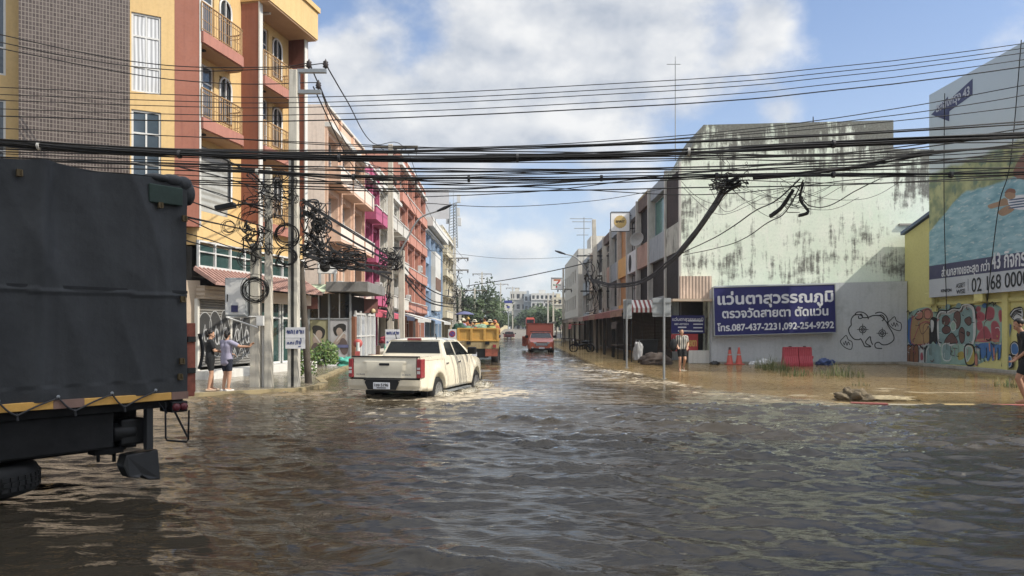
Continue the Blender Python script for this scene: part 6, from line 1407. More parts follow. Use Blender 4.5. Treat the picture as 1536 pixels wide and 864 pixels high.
q=MB(); q.box(.12,.3,.36,.62,.42,.70).tube([(.2,.45,.56),(.2,.7,.56)],.10,12); q.build('air_tank',M('plastic_black'),tk,bevel=.03)
q=MB(); q.add([(.05,.26,.35),(.05,.60,.33),(.04,.64,.22),(.0,.60,.10),(-.02,.50,.08),(0,.46,.10),(-.02,.40,.045),(-.02,.27,.03),
  (.22,.26,.35),(.22,.60,.33),(.2,.64,.22),(.16,.60,.10),(.14,.50,.08),(.16,.46,.10),(.14,.40,.045),(.14,.27,.03)],[(0,1,2,3,4,5,6,7),(15,14,13,12,11,10,9,8)]+[((i+1)%8,i,8+i,8+(i+1)%8) for i in range(8)]); q.build('mud_flap',M('plastic_black'),tk,bevel=.015)
MB().box(-.05,.22,-.02,.16,.74,.86).build('lamp_bracket',M('plastic_black'),tk,bevel=.01)
for y_ in (.03,.115): MB().lathe([(.0,.03),(.03,.028),(.042,.015),(.042,-.03)],16,M=Matrix.Translation((-.055,y_,.80))@Matrix.Rotation(R(-90),4,'Y')).build('tail_light',M('lamp_dull'),tk)
q=MB(); q.tube([(-.02,.22,.86),(-.02,.215,.47),(-.02,.20,.445),(-.02,-.02,.40),(-.02,-.04,.42),(-.02,-.05,.75)],.011,6).tube([(-.02,.12,.76),(-.02,-.03,.46)],.011,6).tube(smooth_pts([(-.03,.3,.86),(-.03,.24,.78),(-.02,.2,.74)]),.008,5); q.build('guard_loop',M('steel_dark'),tk)
q=MB(); q.box(.0,.09,-.14,-.03,.95,1.72); q.box(.0,2.3,-.13,-.04,.90,.97); q.build('tailgate_post',M('rust_orange'),tk,bevel=.006)
for z_ in (1.2,1.55): MB().box(-.02,.0,-.13,-.04,z_-.04,z_+.02).build('post_hinge',M('dark_grey'),tk)
MB().tube(smooth_pts([(.03,-.2,1.6),(.03,-.24,1.4),(.03,-.2,1.2)]),.02,6).build('hanging_strap',M('plastic_black'),tk)
q=MB(); Mx=Matrix.Translation((.52,1.80,.06)); q.lathe([(.25,.04),(.42,.0),(.50,.03),(.525,.08),(.525,.22),(.50,.27),(.42,.30),(.25,.26)],48,M=Mx)
for k in range(44):
    a=k*2*math.pi/44
    for zz in (.075,.125,.175): q.box(.522,.537,-.026,.026,zz,zz+.036,M=Mx@Matrix.Rotation(a+(.02 if zz==.125 else 0),4,'Z'))
q.build('spare_tyre',M('black_rubber'),tk)
MB().box(.5,.6,1.6,2.0,.34,.5).build('tyre_carrier',M('under_black'),tk)

# ---------------------------------------------------------------- people
mat('skin','#b5815f',.6,var=.08,vs=6,spec=.3); mat('skin_pale','#c99572',.6,var=.08,vs=6); mat('hair','#15110f',.5,var=.3,vs=20); mat('eye','#181210',.3)
mat('cl_black','#1f2124',.85,var=.2,vs=5); mat('cl_navy','#23283a',.85,var=.2); mat('cl_lilac','#9a95ae',.85,var=.12,vs=6); mat('cl_lime','#b6c48f',.85,var=.1,vs=6); mat('cl_white','#cfc9bc',.85,var=.1); mat('shoe_white','#d2cdc4',.7); mat('cl_green','#2f5a45',.85,var=.2,vs=4); mat('cl_orange','#c9703f',.8,var=.1); mat('cl_purple','#a9a3c4',.85); mat('cl_red','#b0393f',.8); mat('hat_cream','#cfc7a8',.8); mat('hat_yellow','#d3a530',.6); mat('sandal','#b89f85',.8)
def stripes(name,a,c,per):
    m=mat(name,a,.85); nt=m.node_tree; N=nt.nodes; L=nt.links; tc=N.new('ShaderNodeTexCoord'); wv=N.new('ShaderNodeTexWave'); wv.bands_direction='X'; wv.inputs['Scale'].default_value=.314/per; L.new(tc.outputs['Object'],wv.inputs['Vector'])
    x=N.new('ShaderNodeMix'); x.data_type='RGBA'; r_=N.new('ShaderNodeMapRange'); L.new(wv.outputs['Fac'],r_.inputs[0]); r_.inputs[1].default_value=.45; r_.inputs[2].default_value=.55; L.new(r_.outputs[0],x.inputs[0]); x.inputs[6].default_value=(*rgb(a),1); x.inputs[7].default_value=(*rgb(c),1); L.new(x.outputs[2],N['Principled BSDF'].inputs['Base Color'])
stripes('cl_stripe','#c9c4b6','#4b4d4b',.075)
def fuse(segs,voxel,smooth=3,extra=None):
    """one continuous surface from tapered limbs: [(p0,r0,p1,r1)], fused and smoothed"""
    q=MB()
    for p0,r0,p1,r1 in segs:
        p0=Vector(p0);p1=Vector(p1); n=12
        if (p1-p0).length<1e-5: q.ball(p0,r0,12,8); continue
        q.tube([p0,p1],[r0,r1],12); q.ball(p0,r0,12,8); q.ball(p1,r1,12,8)
    for c,r in (extra or []): q.ball(c,r,18,14)
    me=q.mesh('body',[]); o=bpy.data.objects.new('body',me); col.objects.link(o)
    m=o.modifiers.new('r','REMESH'); m.mode='VOXEL'; m.voxel_size=voxel; m.use_smooth_shade=True
    if smooth: s=o.modifiers.new('s','SMOOTH'); s.factor=.5; s.iterations=smooth
    dg=bpy.context.evaluated_depsgraph_get(); dg.update(); me2=bpy.data.meshes.new_from_object(o.evaluated_get(dg)); bpy.data.objects.remove(o); bpy.data.meshes.remove(me)
    vs=[v.co.copy() for v in me2.vertices]; fs=[tuple(p.vertices) for p in me2.polygons]; bpy.data.meshes.remove(me2); return vs,fs
def hand(wrist,d,palm_n,curl=.5,s=1.0,side=1):
    """palm, four unequal bent fingers and a thumb; d = direction of the fingers, palm_n = direction the palm faces"""
    d=Vector(d).normalized(); n=Vector(palm_n); n=(n-d*n.dot(d)).normalized(); a=d.cross(n)*side; w=Vector(wrist); S=[]
    pc=w+d*.085*s
    for k in (-1,-.33,.33,1): S.append((w+d*.015*s+a*.012*k*s,.018*s,w+d*.09*s+a*.030*k*s,.014*s))
    for k,l in zip((-1,-.33,.33,1),(.068,.078,.073,.055)):
        b=w+d*.09*s+a*.031*k*s; ang=curl; p=b; dd=d
        for f in (.45,.32,.25):
            dd=(dd*math.cos(ang*.6)+n*math.sin(ang*.6)).normalized(); e=p+dd*l*f*s*1.15; S.append((p,.0092*s,e,.0082*s)); p=e; 
    b=w+d*.03*s-a*.026*s; e=b+(-a*.65+d*.6+n*.3).normalized()*.042*s; S.append((b,.014*s,e,.011*s)); e2=e+(d*.8-a*.2+n*.4).normalized()*.034*s; S.append((e,.011*s,e2,.0085*s)); return S
def person(label,loc,rz,J,skin,shirt,shorts,hair_long=False,shoes='shoe_white',scale=1,fine=True,hat=None,trousers=False,group=None,face=True,female=False,socks=False,head_turn=0,head_tilt=0,vs_=.0085):
    r=thing('person',label,'person',loc,rz,group); r.scale=(scale,)*3
    P=dict(pelvis=(0,0,.93),waist=(0,0,1.08),chest=(0,0,1.27),neck=(0,0,1.43),head=(0,.02,1.58),shR=(.175,0,1.385),shL=(-.175,0,1.385),elR=(.22,-.02,1.11),elL=(-.22,-.02,1.11),wrR=(.23,.08,.87),wrL=(-.23,.08,.87),hiR=(.09,0,.90),hiL=(-.09,0,.90),knR=(.10,.02,.49),knL=(-.10,.02,.49),anR=(.10,-.03,.08),anL=(-.10,-.03,.08)); P.update(J)
    P={k:Vector(v) for k,v in P.items()}; hw_=.078 if female else .095
    S=[]; torso=[]
    lat=(P['shR']-P['shL']).normalized()
    for s in (-1,1):
        torso+= [(P['pelvis']+lat*.075*s,.105,P['waist']+lat*.06*s,.092),(P['waist']+lat*.06*s,.092,P['chest']+lat*hw_*s,.105),(P['chest']+lat*hw_*s,.105,P['neck']+lat*.06*s-Vector((0,0,.06)),.07)]
    torso.append((P['shL'],.06,P['shR'],.06)); fwd=lat.cross(Vector((0,0,1)))*-1
    S+=torso; S.append((P['neck']-Vector((0,0,.03)),.058,P['head']-Vector((0,0,.08)),.05))
    for a in 'RL':
        S+= [(P['sh'+a],.055,P['el'+a],.041),(P['el'+a],.041,P['wr'+a],.027),(P['hi'+a],.095,P['kn'+a],.058),(P['kn'+a],.058,P['kn'+a].lerp(P['an'+a],.32),.058),(P['kn'+a].lerp(P['an'+a],.32),.058,P['an'+a],.034)]
        f=P['an'+a]; tdir=P.get('toe'+a,f+Vector((0,.17,-.05))); S.append((f+Vector((0,-.03,-.035)),.036,tdir,.026)); S.append((f,.036,tdir,.024))
        if fine:
            d=(P['wr'+a]-P['el'+a]).normalized(); S+=hand(P['wr'+a],P.get('hd'+a,d),P.get('hn'+a,(0,1,0)) if abs(d.y)<.8 else P.get('hn'+a,(0,0,-1)),.55,1.0,1 if a=='R' else -1)
        else: S.append((P['wr'+a],.03,P['wr'+a]+(P['wr'+a]-P['el'+a]).normalized()*.14,.025))
    hc=P['head']; Hm=Matrix.Rotation(head_turn,4,'Z')@Matrix.Rotation(head_tilt,4,'X')
    def hp(x,y,z): return hc+Hm@Vector((x,y,z))
    E=[(hp(0,-.01,.035),(.076,.093,.09))]; S+= [(hp(0,.025,-.075),.045,hp(0,.04,-.03),.055),(hp(-.03,.055,-.01),.036,hp(.03,.055,-.01),.036),(hp(0,.088,.012),.010,hp(0,.108,-.022),.015),(hp(-.02,.094,-.055),.012,hp(.02,.094,-.055),.012),(hp(-.035,.082,.032),.014,hp(.035,.082,.032),.014)]
    for s in (-1,1): S.append((hp(.078*s,-.005,.015),.014,hp(.078*s,.0,-.02),.011))
    vs,fs=fuse(S,vs_ if fine else .02,3 if fine else 2,E)
    b=MB(); b.add(vs,fs,0,True)
    if face:
        for s in (-1,1): b.ball(hp(.031*s,.086,.012),(.012,.010,.008),8,6,1)
        b.ball(hp(0,.103,-.056),(.020,.008,.005),8,6,2)
    b.build('body',[M(skin),M('eye'),mat('lip','#8a4a44',.5)],r)
    # hair
    HS=[]; q=MB(); q.ball((0,0,0),(.086,.10,.088),18,14); vv=[]
    for v in q.v: 
        y=v.y-.022; z=v.z+.052
        if v.y>.035 and v.z<.045: y=.04-.02; 
        vv.append(hp(v.x,y,z))
    q.v=vv
    if hair_long: q.ball(hp(0,-.085,-.02),(.06,.05,.10),12,8); q.ball(hp(0,-.10,.075),(.045,.045,.045),10,8)
    q.build('hair',M('hair'),r)
    if hat:
        q=MB(); q.lathe([(.0,.155),(.06,.15),(.095,.11),(.105,.05),(.16,.03),(.165,.022),(.1,.03),(.0,.04)],18,M=Matrix.Translation(hc)@Hm); q.build('hat',M(hat),r)
    # clothes: shells a little outside the body
    g=.016
    T=[(a,ra+g,c,rc+g) for a,ra,c,rc in torso]
    for a in 'RL': T.append((P['sh'+a],.055+g,P['sh'+a].lerp(P['el'+a],.62),.052+g))
    T=[t for t in T]; 
    if female: T+= [(P['pelvis']-Vector((.06,0,.10)),.125,P['waist'],.115),(P['pelvis']-Vector((-.06,0,.10)),.125,P['waist'],.115),(P['chest']+Vector((-.07,.05,-.02)),.075,P['chest']+Vector((.07,.05,-.02)),.075)]
    sv,sf=fuse(T,.014 if fine else .025,4); b=MB(); b.add(sv,sf,0,True); b.build('shirt',M(shirt),r)
    T=[]
    for a in 'RL':
        k=.98 if trousers else .66
        T+= [(P['hi'+a],.108,P['hi'+a].lerp(P['kn'+a],k),.085 if not trousers else .072),(P['pelvis']+lat*.07*(1 if a=='R' else -1),.118,P['hi'+a],.108)]
        if trousers: T+= [(P['kn'+a],.072,P['an'+a]+Vector((0,0,.03)),.055)]
    sv,sf=fuse(T,.014 if fine else .025,3); b=MB(); b.add(sv,sf,0,True); b.build('trousers' if trousers else 'shorts',M(shorts),r)
    if shoes:
        for a in 'RL':
            f=P['an'+a]; t=P.get('toe'+a,f+Vector((0,.17,-.05))); q=MB(); d=(t-f); h_=Vector((d.x,d.y,0)).normalized(); L_=MB()
            sv,sf=fuse([(f+Vector((0,0,-.045))-h_*.05,.042,t-h_*.05,.042),(t-h_*.05,.042,t+Vector((0,0,.004)),.036)],.012,2); b=MB(); b.add(sv,sf,0,True); b.build('shoe',M(shoes),r)
    return r
zp=.07
g_=G(324,587,zp)
# two women looking at a phone, the right one leaning on the pole
g1=onY(315,586,20.0*.99); Yw=(H-zp)*F/(587-CY)
x1=(315-CX)/F*Yw; x2=(341-CX)/F*Yw
person('woman in a black top and dark shorts at the left holding a phone',(x1,Yw,zp),R(-62),dict(elR=(.20,.10,1.13),wrR=(.06,.27,1.12),elL=(-.20,.10,1.13),wrL=(-.05,.29,1.10),hnR=(0,0,1),hnL=(0,0,1),knR=(.09,.03,.49),anR=(.09,-.05,.08),anL=(-.12,.06,.08),knL=(-.11,.05,.49)),'skin_pale','cl_black','cl_black',True,'sandal',.915,True,female=True,head_tilt=R(-22))
MB().box(-.035,.035,-.004,.004,-.07,.07,M=Matrix.Translation((x1,Yw,zp))@Matrix.Rotation(R(-62),4,'Z')@Matrix.Translation((0,.35,1.045))@Matrix.Rotation(R(-50),4,'X')).build('phone',M('plastic_black'),label='dark mobile phone held by the woman in black',cat='phone',bevel=.003)
person('woman in a lilac and lime shirt leaning one hand on the stout pole',(x2,Yw-.05,zp),R(-28),dict(shR=(.175,0,1.385),elR=(.43,.10,1.27),wrR=(.66,.22,1.27),hdR=(.4,.5,.75),hnR=(1,.2,0),elL=(-.21,.08,1.12),wrL=(-.13,.27,1.06),anR=(.10,-.03,.08),knL=(-.10,.05,.49)),'skin_pale','cl_lilac','cl_navy',True,'shoe_white',.90,True,female=True,head_tilt=R(-18),head_turn=R(35))
# man in a striped shirt wading on the right pavement, carrying something dark
g2=G(1021,557,-.03); person('man in a striped shirt and black shorts wading on the right pavement',(g2.x+.05,g2.y,-.04),R(178),dict(head=(.02,.04,1.57),elR=(.24,.0,1.13),wrR=(.20,.18,1.02),elL=(-.25,-.02,1.12),wrL=(-.18,.2,.98),knR=(.09,.10,.50),anR=(.10,.05,.07),knL=(-.09,.16,.50),anL=(-.10,-.16,.20),toeL=(-.10,-.04,.08)),'skin_pale','cl_stripe','cl_black',False,None,1.0,True,head_turn=R(10))
q=MB(); q.ball((0,0,0),(.16,.10,.26),14,10); q.tube([(-.05,0,.24),(0,0,.42),(.06,0,.24)],.012,5); ob=q.build('hand_bag',M('cl_black'),label='black bag slung on the arm of the man in the striped shirt',cat='bag'); ob.location=(g2.x-.31,g2.y-.1,1.02)
# man at the right edge, in profile
Ye=16.5; px_=(1539-CX)/F*Ye
person('man in black at the right edge looking down at the graffiti corner',(px_,Ye,-.03),R(72),dict(neck=(0,.06,1.43),head=(0,.12,1.57),elR=(.21,-.03,1.1),wrR=(.14,.14,.92),elL=(-.21,.0,1.1),wrL=(-.12,.17,.93),knL=(-.09,.16,.52),anL=(-.09,.02,.10),anR=(.09,-.14,.10),knR=(.09,.03,.5)),'skin','cl_black','cl_black',False,None,1.13,True,head_tilt=R(-26))
# workers on the tipper
Wk=[(694,486,'cl_purple','hat_cream','worker in a lilac shirt and pale cap standing on the tipper',.9),(701,484,'cl_orange','hat_yellow','worker in orange with bandana beside the lilac shirted one',1.7),(712,488,'cl_green','hat_cream','worker in dark green with a cream hat at the middle of the tipper',.8),(722,487,'cl_green',None,'bare headed worker in dark green on the tipper',1.3),(728,484,'hat_yellow',None,'worker in a yellow vest standing behind the others',2.6),(735,488,'cl_green','hat_cream','worker in green with a pale scarf near the right side of the tipper',.7),(742,489,'cl_orange','cl_orange','hooded worker all in orange at the right rear corner of the tipper',.45),(689,500,'cl_green','hat_cream','crouching worker in green at the left rear corner of the tipper',.5),(706,498,'cl_navy',None,'seated worker in navy between bags on the tipper',.6)]
for i,(px,py,cl,hat,lb,dy) in enumerate(Wk):
    Y=DY+dy; p=onY(px,py-7,Y); zf=p.z-1.62*.97
    zf=max(zf,1.15-.6); J={} 
    zt_=p.z; foot=zt_-1.66
    rr=rnd.uniform(-1.2,1.2)
    J=dict(elR=(.24,.10,1.12),wrR=(.12,.26,1.02),elL=(-.24,.08,1.12),wrL=(-.10,.25,1.05))
    # sit / kneel: legs folded so that the feet rest on the bed
    fl=1.44-.3; drop=.0
    h_=zt_-fl
    if h_<1.5:
        zs_=fl-foot  # height of the floor in body coordinates
        zs_=min(zs_,.78); J.update(knR=(.14,.36,max(.58,zs_+.18)),anR=(.14,.25,zs_+.07),knL=(-.14,.36,max(.58,zs_+.18)),anL=(-.14,.25,zs_+.07)); foot=fl-zs_
    else: foot=fl
    person(lb,(p.x,Y,foot),rr,J,'skin',cl,'cl_navy',False,None,1,False,hat,True,'workers on the tipper truck',face=False)
for px,py,s_,m_,lb in ((690,506,.42,'cl_green','big green sack at the left of the tipper load'),(704,508,.32,'bag_mint','mint green sack in the middle of the tipper load'),(713,503,.28,'cl_red','red sack between the workers on the tipper'),(721,507,.38,'bag_mint2','pale mint sack right of the red one on the tipper'),(738,506,.3,'bag_mint3','yellow green sack by the right rear corner of the tipper')):
    mat('bag_mint','#5f8d70',.6,var=.2); mat('bag_mint2','#7f9f82',.6,var=.2); mat('bag_mint3','#8e9a50',.6,var=.3)
    p=onY(px,py,DY+.4); lump((p.x,DY+.45,1.60),s_,s_*.8,s_*.75,M(m_),lb,'sack','sack',px)
# blue umbrella shading the workers
p=onY(697,472,DY+2); r=thing('umbrella','faded blue umbrella held over the workers on the tipper','umbrella',tuple(p)); MB().lathe([(0,.18),(.25,.14),(.5,.02),(.52,0),(.25,.12),(0,.16)],10).build('canopy',mat('umb_blue','#5b618c',.8),r); MB().tube([(0,0,.16),(0,0,-1.0)],.015,5).build('handle',M('steel_dark'),r)
# ---------------------------------------------------------------- plants, rubbish, furniture on the left pavement
mat('leaf_a','#6c8434',.6,var=.3,vs=8); mat('leaf_b','#4a6d28',.6,var=.3,vs=8); mat('leaf_c','#304524',.7,var=.3,vs=2); mat('leaf_d','#4d6136',.7,var=.3,vs=2); mat('bark','#5a4b3b',.9,var=.3)
def shrub(label,c,rx,rz,n,ls,seed):
    rg=random.Random(seed); r=thing('shrub',label,'shrub',c); q=MB(); st=MB()
    for i in range(9):
        a=rg.random()*6.28; e=Vector((math.cos(a)*rx*.7,math.sin(a)*rx*.7,rz*(.5+.4*rg.random()))); st.tube(smooth_pts([(0,0,0),e*.4+Vector((0,0,.1)),e]),.012,4)
    for i in range(n):
        a=rg.random()*6.28; u_=rg.random()**.5; ph=rg.random(); p=Vector((math.cos(a)*rx*u_,math.sin(a)*rx*u_,rz*(.12+.9*ph)*(1-.35*u_*u_)))
        d=Vector((rg.gauss(0,1),rg.gauss(0,1),rg.gauss(.1,.7))).normalized(); s_=d.orthogonal().normalized()*ls*.28; q.add([p-d*ls*.5,p+s_,p+d*ls*.5,p-s_],[(0,1,2,3)],rg.randrange(2))
    q.build('foliage',[M('leaf_a'),M('leaf_b')],r); st.build('stem',M('bark'),r); return r
p=onY(489,545,31); shrub('bright green shrub growing under the olive poster',(p.x,31,.07),.55,1.15,700,.15,3)
p=onY(461,572,24); shrub('small dark weed clump behind the dark leaning pole',(p.x,24,.07),.3,1.0,260,.12,4)
for px,py,s_,m_,lb in ((497,541,.55,'bag_white','heap of white plastic rubbish under the grey poster'),(486,545,.35,'bag_white','smaller white rubbish bag beside the green shrub'),(521,538,.6,'bag_teal','teal plastic rubbish heap beside the brown column'),(511,543,.35,'bag_teal','low teal plastic sheet between the white rubbish and the teal heap')):
    p=onY(px,py,32.4); lump((p.x,32.4,.1),s_,s_*.6,s_*.55,M(m_),lb,'rubbish_bag','bag',px,.5)
p=onY(537,530,33.2); r=thing('pole_sign','red and white round topped post by the brown column','sign post',(p.x,33.2,.07)); MB().tube([(0,0,0),(0,0,1.0)],.09,10).build('post',M('white_metal'),r); MB().lathe([(.0,-.04),(.2,-.04),(.2,.04),(0,.04)],18,M=Matrix.Translation((0,0,.95))@Matrix.Rotation(R(90),4,'X')).build('disc',mat('disc_red','#d2564f',.6),r); MB().box(-.11,.11,-.1,-.095,.2,.6).build('red_band',M('disc_red'),r)
# stacked plastic chairs
def chair(label,x,y,z,m,rz):
    r=thing('plastic_chair',label,'chair',(x,y,z),rz); MB().box(-.2,.2,-.2,.2,.40,.43).build('seat',m,r,bevel=.012); MB().box(-.2,.2,-.21,-.18,.43,.82).build('backrest',m,r,bevel=.012)
    for a in (-1,1):
        for c in (-1,1): MB().tube([(a*.17,c*.17,.41),(a*.2,c*.2,0)],[.022,.016],6).build('leg',m,r)
p=onY(583,520,26); chair('mint green plastic chair behind the pickup bed',p.x,26,.3,mat('chair_mint','#5fb59a',.5),.4); p=onY(580,512,26.6); lump((p.x-.05,26.6,1.2),.22,.2,.2,mat('cloth_red','#8d2233',.8),'dark red cloth bundle above the mint green chair','cloth_bundle','cloth',5)
p=onY(561,522,33); chair('brown chair outside the white glazed shop door',p.x,33,.1,mat('chair_brown','#a58470',.6),2.2)
# air conditioner on the awning
p=onY(498,425,37.0); r=thing('air_conditioner','white air conditioner box with a round fan on the beauty shop canopy','air conditioner',(-9.05,35.7,4.34),R(20))
MB().box(-.45,.45,-.18,.18,0,.62).build('casing',M('white_metal'),r,bevel=.015); MB().lathe([(.24,0),(.25,.01),(.0,.012)],20,M=Matrix.Translation((-.12,-.182,.31))@Matrix.Rotation(R(90),4,'X')).build('fan_grille',M('dark_grey'),r); MB().box(-.4,-.3,-.2,.2,-.5,0).box(.3,.4,-.2,.2,-.5,0).build('foot',M('galv_flat'),r)
for i,(Y_,z_) in enumerate(((50,4.2),(58,4.3),(64,4.0),(72,7.2))):
    r=thing('air_conditioner',['air conditioner on the magenta shophouse wall','air conditioner over the navy awning of the white shophouse','air conditioner low on the orange red shophouse','air conditioner high on the orange red shophouse'][i],'air conditioner',(-9.2,Y_,z_),R(90)); MB().box(-.45,.45,-.18,.18,0,.62).build('casing',M('white_metal'),r,bevel=.015); MB().lathe([(.24,0),(.25,.01),(.0,.012)],16,M=Matrix.Translation((-.12,-.182,.31))@Matrix.Rotation(R(90),4,'X')).build('fan_grille',M('dark_grey'),r)
# clutter under the right arcade
mat('clutter_brown','#4d4036',.8,var=.3)
def stall(label,X,Y,w_,m,red=None):
    r=thing('market_stall',label,'stall',(X,Y,-.03),RD); MB().box(-w_/2,w_/2,-.5,.5,.72,.8).build('table_top',M(m),r)
    for a in (-1,1):
        for c in (-1,1): MB().box(a*(w_/2-.08)-.03,a*(w_/2-.08)+.03,c*.44-.03,c*.44+.03,0,.72).build('leg',M('dark_grey'),r)
    q=MB()
    for a in (-1,1): q.tube([(a*w_/2,-.5,.8),(a*w_/2,-.5,2.0)],.03,6)
    q.build('post',M('dark_grey'),r); MB().add([(-w_/2,-.55,1.7),(w_/2,-.55,1.7),(w_/2,-.5,2.1),(-w_/2,-.5,2.1)],[(0,1,2,3)]).build('cloth_front',M(red or m),r); MB().box(-w_/2,w_/2,-.5,.6,2.1,2.13).build('cloth_roof',M(red or m),r)
stall('market stall with a red cloth front under the right arcade',5.3,64,3.4,'clutter_brown','cloth_red2' if mat('cloth_red2','#b8383d',.7) else None); stall('market stall with faded cloth farther under the right arcade',5.2,74,3.2,'clutter_brown','awn_pale'); stall('bare brown market stall near the striped awning',6.3,43,2.2,'clutter_brown','clutter_brown')
p=onY(970,530,36.8); r=thing('wheeled_bin','black wheeled bin in the shade of the striped awning','bin',(p.x,36.8,-.03)); MB().prism([(-.42,.12),(.42,.12),(.5,1.1),(-.5,1.1)],-.35,.35).build('tub',M('plastic_black'),r,bevel=.02); MB().box(-.53,.53,-.4,.4,1.1,1.17).build('lid',M('plastic_black'),r,bevel=.02)
for a in (-.35,.35): MB().lathe([(.1,-.03),(.1,.03)],12,M=Matrix.Translation((a,.3,.1))@Matrix.Rotation(R(90),4,'Y')).build('wheel',M('tyre'),r)
p=onY(957,525,36); lump((p.x,36,.35),.22,.2,.75,mat('sheet_grey','#9a9a9a',.6),'grey plastic sheet hanging beside the black wheeled bin','plastic_sheet','sheet',4); p=onY(985,537,35); lump((p.x,35,.1),.75,.5,.4,M('clutter_brown'),'brown heap of sandbags at the foot of the striped awning','sandbag_heap','heap',6,.3)
r=thing('motorbike','dark motorbike parked under the right arcade','motorbike',(5.0,55,-.05),R(80))
for y_ in (-.62,.62): MB().tube([(0,y_+.28*math.cos(a),.30+.28*math.sin(a)) for a in [k*math.pi/9 for k in range(18)]],.05,6,closed=True).build('wheel',M('tyre'),r)
MB().tube(smooth_pts([(0,-.6,.35),(0,-.35,.62),(0,.1,.5),(0,.4,.65),(0,.55,.95)]),.10,8).build('frame',M('plastic_black'),r); MB().ball((0,-.35,.78),(.13,.42,.09),12,8).build('seat',M('plastic_black'),r); MB().tube([(-.32,.45,1.02),(0,.52,.98),(.32,.45,1.02)],.02,6).build('handlebar',M('steel_dark'),r); MB().ball((0,.62,.85),(.1,.08,.1),10,8).build('headlight',M('lamp_clear'),r)

# ---------------------------------------------------------------- far end: bridge parapet, trees, buildings
mat('parapet','#c9bb90',.8,var=.1); 
q=MB(); n=26; vs=[]
for i in range(n+1):
    y=126+i*4.6; x=rampx(y)-3.5; z=rampz(y); 
    for dx,dz in ((0,-.3),(0,1.0),(.25,1.0),(.25,-.3)): vs.append((x+dx,y,z+dz))
q.add(vs,[(i*4+k,(i+1)*4+k,(i+1)*4+(k+1)%4,i*4+(k+1)%4) for i in range(n) for k in range(4)]+[(0,1,2,3)]); q.build('bridge_parapet',M('parapet'),label='pale yellow concrete parapet curving up onto the bridge',cat='parapet')
MB().box(-14,-3.7,150,260,-.3,1.2).build('embankment',M('concrete'),kind='structure')
def tree(label,x,y,h,cr,n,ls,seed,group='trees at the far end of the street',dark=.5,tall=1.1):
    rg=random.Random(seed); r=thing('tree',label,'tree',(x,y,-.2),0,group); q=MB(); th_=h*.45
    q.tube(smooth_pts([(0,0,0),(rg.gauss(0,.15),0,th_*.6),(rg.gauss(0,.3),rg.gauss(0,.3),h*.8)]),[.3*h/10*(1-k/14) for k in range(13)],7)
    cl=[]
    for i in range(15):
        a=rg.random()*6.28; u_=rg.random()**.6; p=Vector((math.cos(a)*cr*u_*.8,math.sin(a)*cr*u_*.8,th_+(h-th_)*(.05+.9*rg.random())*(1-.25*u_))); cl.append((p,cr*rg.uniform(.22,.48),rg.random()))
        q.tube(smooth_pts([(0,0,th_*rg.uniform(.7,1.3)),p*.6+Vector((0,0,th_*.35)),p]),.04*h/10,4)
    q.build('trunk',M('bark'),r); q=MB()
    for i in range(n):
        c,cr_,k=cl[rg.randrange(len(cl))]; d=Vector((rg.gauss(0,1),rg.gauss(0,1),rg.gauss(0,1))).normalized(); p=c+d*cr_*(.35+.65*rg.random()**.5)*Vector((1,1,.75)).length/1.6
        e=Vector((rg.gauss(0,1),rg.gauss(0,1),rg.gauss(0,.6))).normalized(); s_=e.orthogonal().normalized(); l=ls*rg.uniform(.6,1.3); q.add([p-e*l*.5,p+s_*l*.3,p+e*l*.5,p-s_*l*.3],[(0,1,2,3)],0 if k>dark else 1)
    q.build('crown',[M('leaf_d'),M('leaf_c')],r); return r
TR=[(718,422,130,.6,'tall dark tree rising behind the left terrace'),(700,440,118,.5,'dark tree half hidden behind the far left poles'),(735,455,150,.6,'bushy mid green tree beyond the dump truck'),(748,468,165,.5,'low bright tree beside the bridge parapet'),(762,474,260,.7,'low tree behind the blue topped sign'),(778,470,280,.6,'rounded tree at the end of the bridge'),(792,464,270,.7,'tree in front of the white apartment block'),(808,458,230,.7,'tree left of the orange truck roof'),(820,455,200,.6,'tree above the orange truck'),(834,462,170,.5,'dark tree at the end of the right terrace'),(725,470,120,.4,'leafy tree above the workers on the tipper'),(742,445,210,.6,'paler tree far behind the left trees'),(800,470,320,.6,'farthest pale tree on the skyline')]
for i,(px,py,Y,wr_,lb) in enumerate(TR):
    p=onY(px,py,Y); h_=p.z+.2; tree(lb,p.x,Y,h_,max(2.2,h_*.42*wr_/.55),1500,.34+Y*.0016,40+i)
def block(label,px0,px1,py0,Y,m,nx,nz_,depth=14,gm='glass'):
    a=onY(px0,py0,Y); c=onY(px1,py0,Y); wd=c.x-a.x; r=thing('apartment_block',label,'building',(a.x,Y,0)); b=MB(); h_=a.z; ops=[]
    for i in range(nx):
        for k in range(nz_): ops.append((wd*(i+.2)/nx,wd*(i+.75)/nx,h_*(k+.3)/nz_,h_*(k+.75)/nz_))
    wall_open(b,0,wd,0,h_,ops,0,.5); shell(b,0,wd,depth,0,h_); b.box(wd*.3,wd*.55,2,6,h_,h_+1.6); b.build('wall',M(m),r)
    for o in ops: MB().box(o[0],o[1],.4,.45,o[2],o[3]).build('window',M(gm),r)
    q=MB()
    for k in range(nz_): q.box(0,wd,-.4,-.01,h_*(k+.2)/nz_-.1,h_*(k+.2)/nz_+.1)
    q.build('ledge',M('white'),r); return r
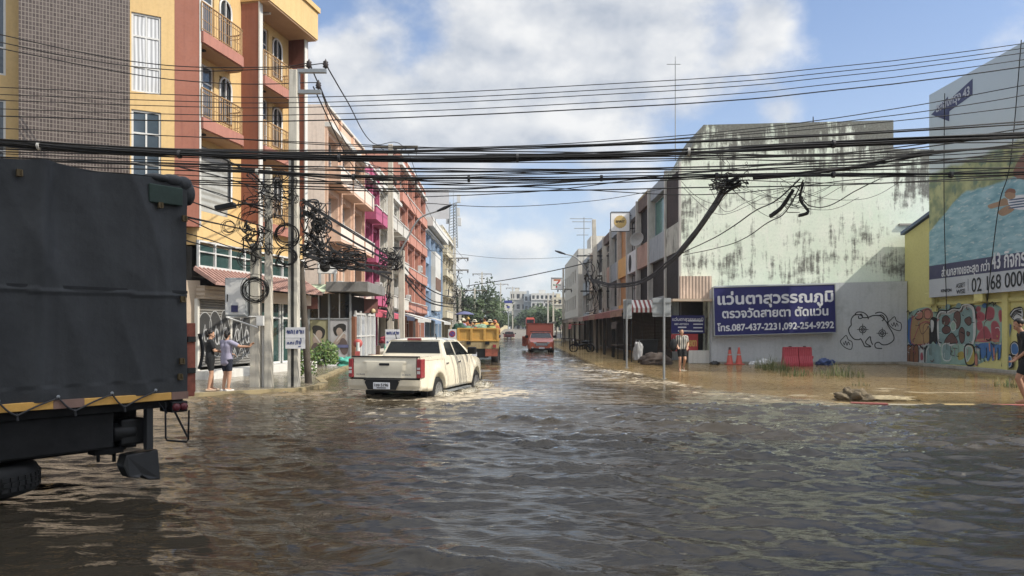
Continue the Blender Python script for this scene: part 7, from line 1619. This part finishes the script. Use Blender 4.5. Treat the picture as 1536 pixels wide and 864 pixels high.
block('white apartment block at the far end with rows of windows',797,836,440,330,'white',6,5); block('pale apartment block with a dark stair bay on the skyline',765,790,437,350,'offwhite',3,4); block('grey brown block between the two pale far blocks',786,800,441,340,'panel_grey',2,4); block('low cream block at the right of the far white one',828,852,446,300,'cream',3,4)
# hump of splash water round the pickup wheels
def splash(c,rx,ry,h_,n,seed,label):
    rg=random.Random(seed); q=MB()
    q.ball((0,0,0),(1,1,1),30,14); q.v=[Vector((v.x*rx*(1+.3*noise.noise(v*2.2+Vector((seed,0,0)))),v.y*ry*(1+.3*noise.noise(v*2.5+Vector((0,seed,0)))),max(-.03,v.z*h_*(.6+.9*noise.noise(v*3.5+Vector((seed,seed,0))))) )) for v in q.v]
    for i in range(n):
        a=rg.random()*6.28; u_=rg.random()**.5*1.25; s_=rg.uniform(.006,.02); q.ball((math.cos(a)*rx*u_,math.sin(a)*ry*u_,h_*(1.1-u_*.6)*rg.uniform(.3,1.5)),s_,5,4)
    o=q.build('splash',M('foam'),label=label,cat='splash',kind='stuff'); o.location=c
mat('foam','#bfb59c',.25,var=.3,vs=8,bump=.5,bs=20,spec=.5)
Rm=wm(pk)
for (lx,ly,rx,ry,h_,n,lb) in ((.95,.05,.30,.34,.10,150,'splash of muddy water at the rear wheel'),(1.0,3.2,.34,.42,.12,200,'splash of muddy water at the front wheel'),(1.15,1.7,.22,.9,.04,60,'ripple of foam beside the side step')):
    p=Rm@Vector((lx,ly,.3)); splash((p.x,p.y,0.0),rx,ry,h_,n,int(ly*10)+7,lb)
p=onY(1025,557,g2.y); splash((g2.x+.05,g2.y-.02,-.02),.16,.14,.05,60,77,'splash round the feet of the wading man')

# ---------------------------------------------------------------- humid air down the street
hz_=MB().box(-420,420,-80,920,-2.2,36).build('haze',[],kind='stuff')
m=bpy.data.materials.new('haze'); m.use_nodes=True; nt=m.node_tree; nt.nodes.remove(nt.nodes['Principled BSDF']); pv=nt.nodes.new('ShaderNodeVolumePrincipled')
pv.inputs['Color'].default_value=(.88,.93,1,1); pv.inputs['Density'].default_value=.0003; pv.inputs['Anisotropy'].default_value=.2
nt.links.new(pv.outputs[0],nt.nodes['Material Output'].inputs['Volume']); hz_.data.materials.append(m)
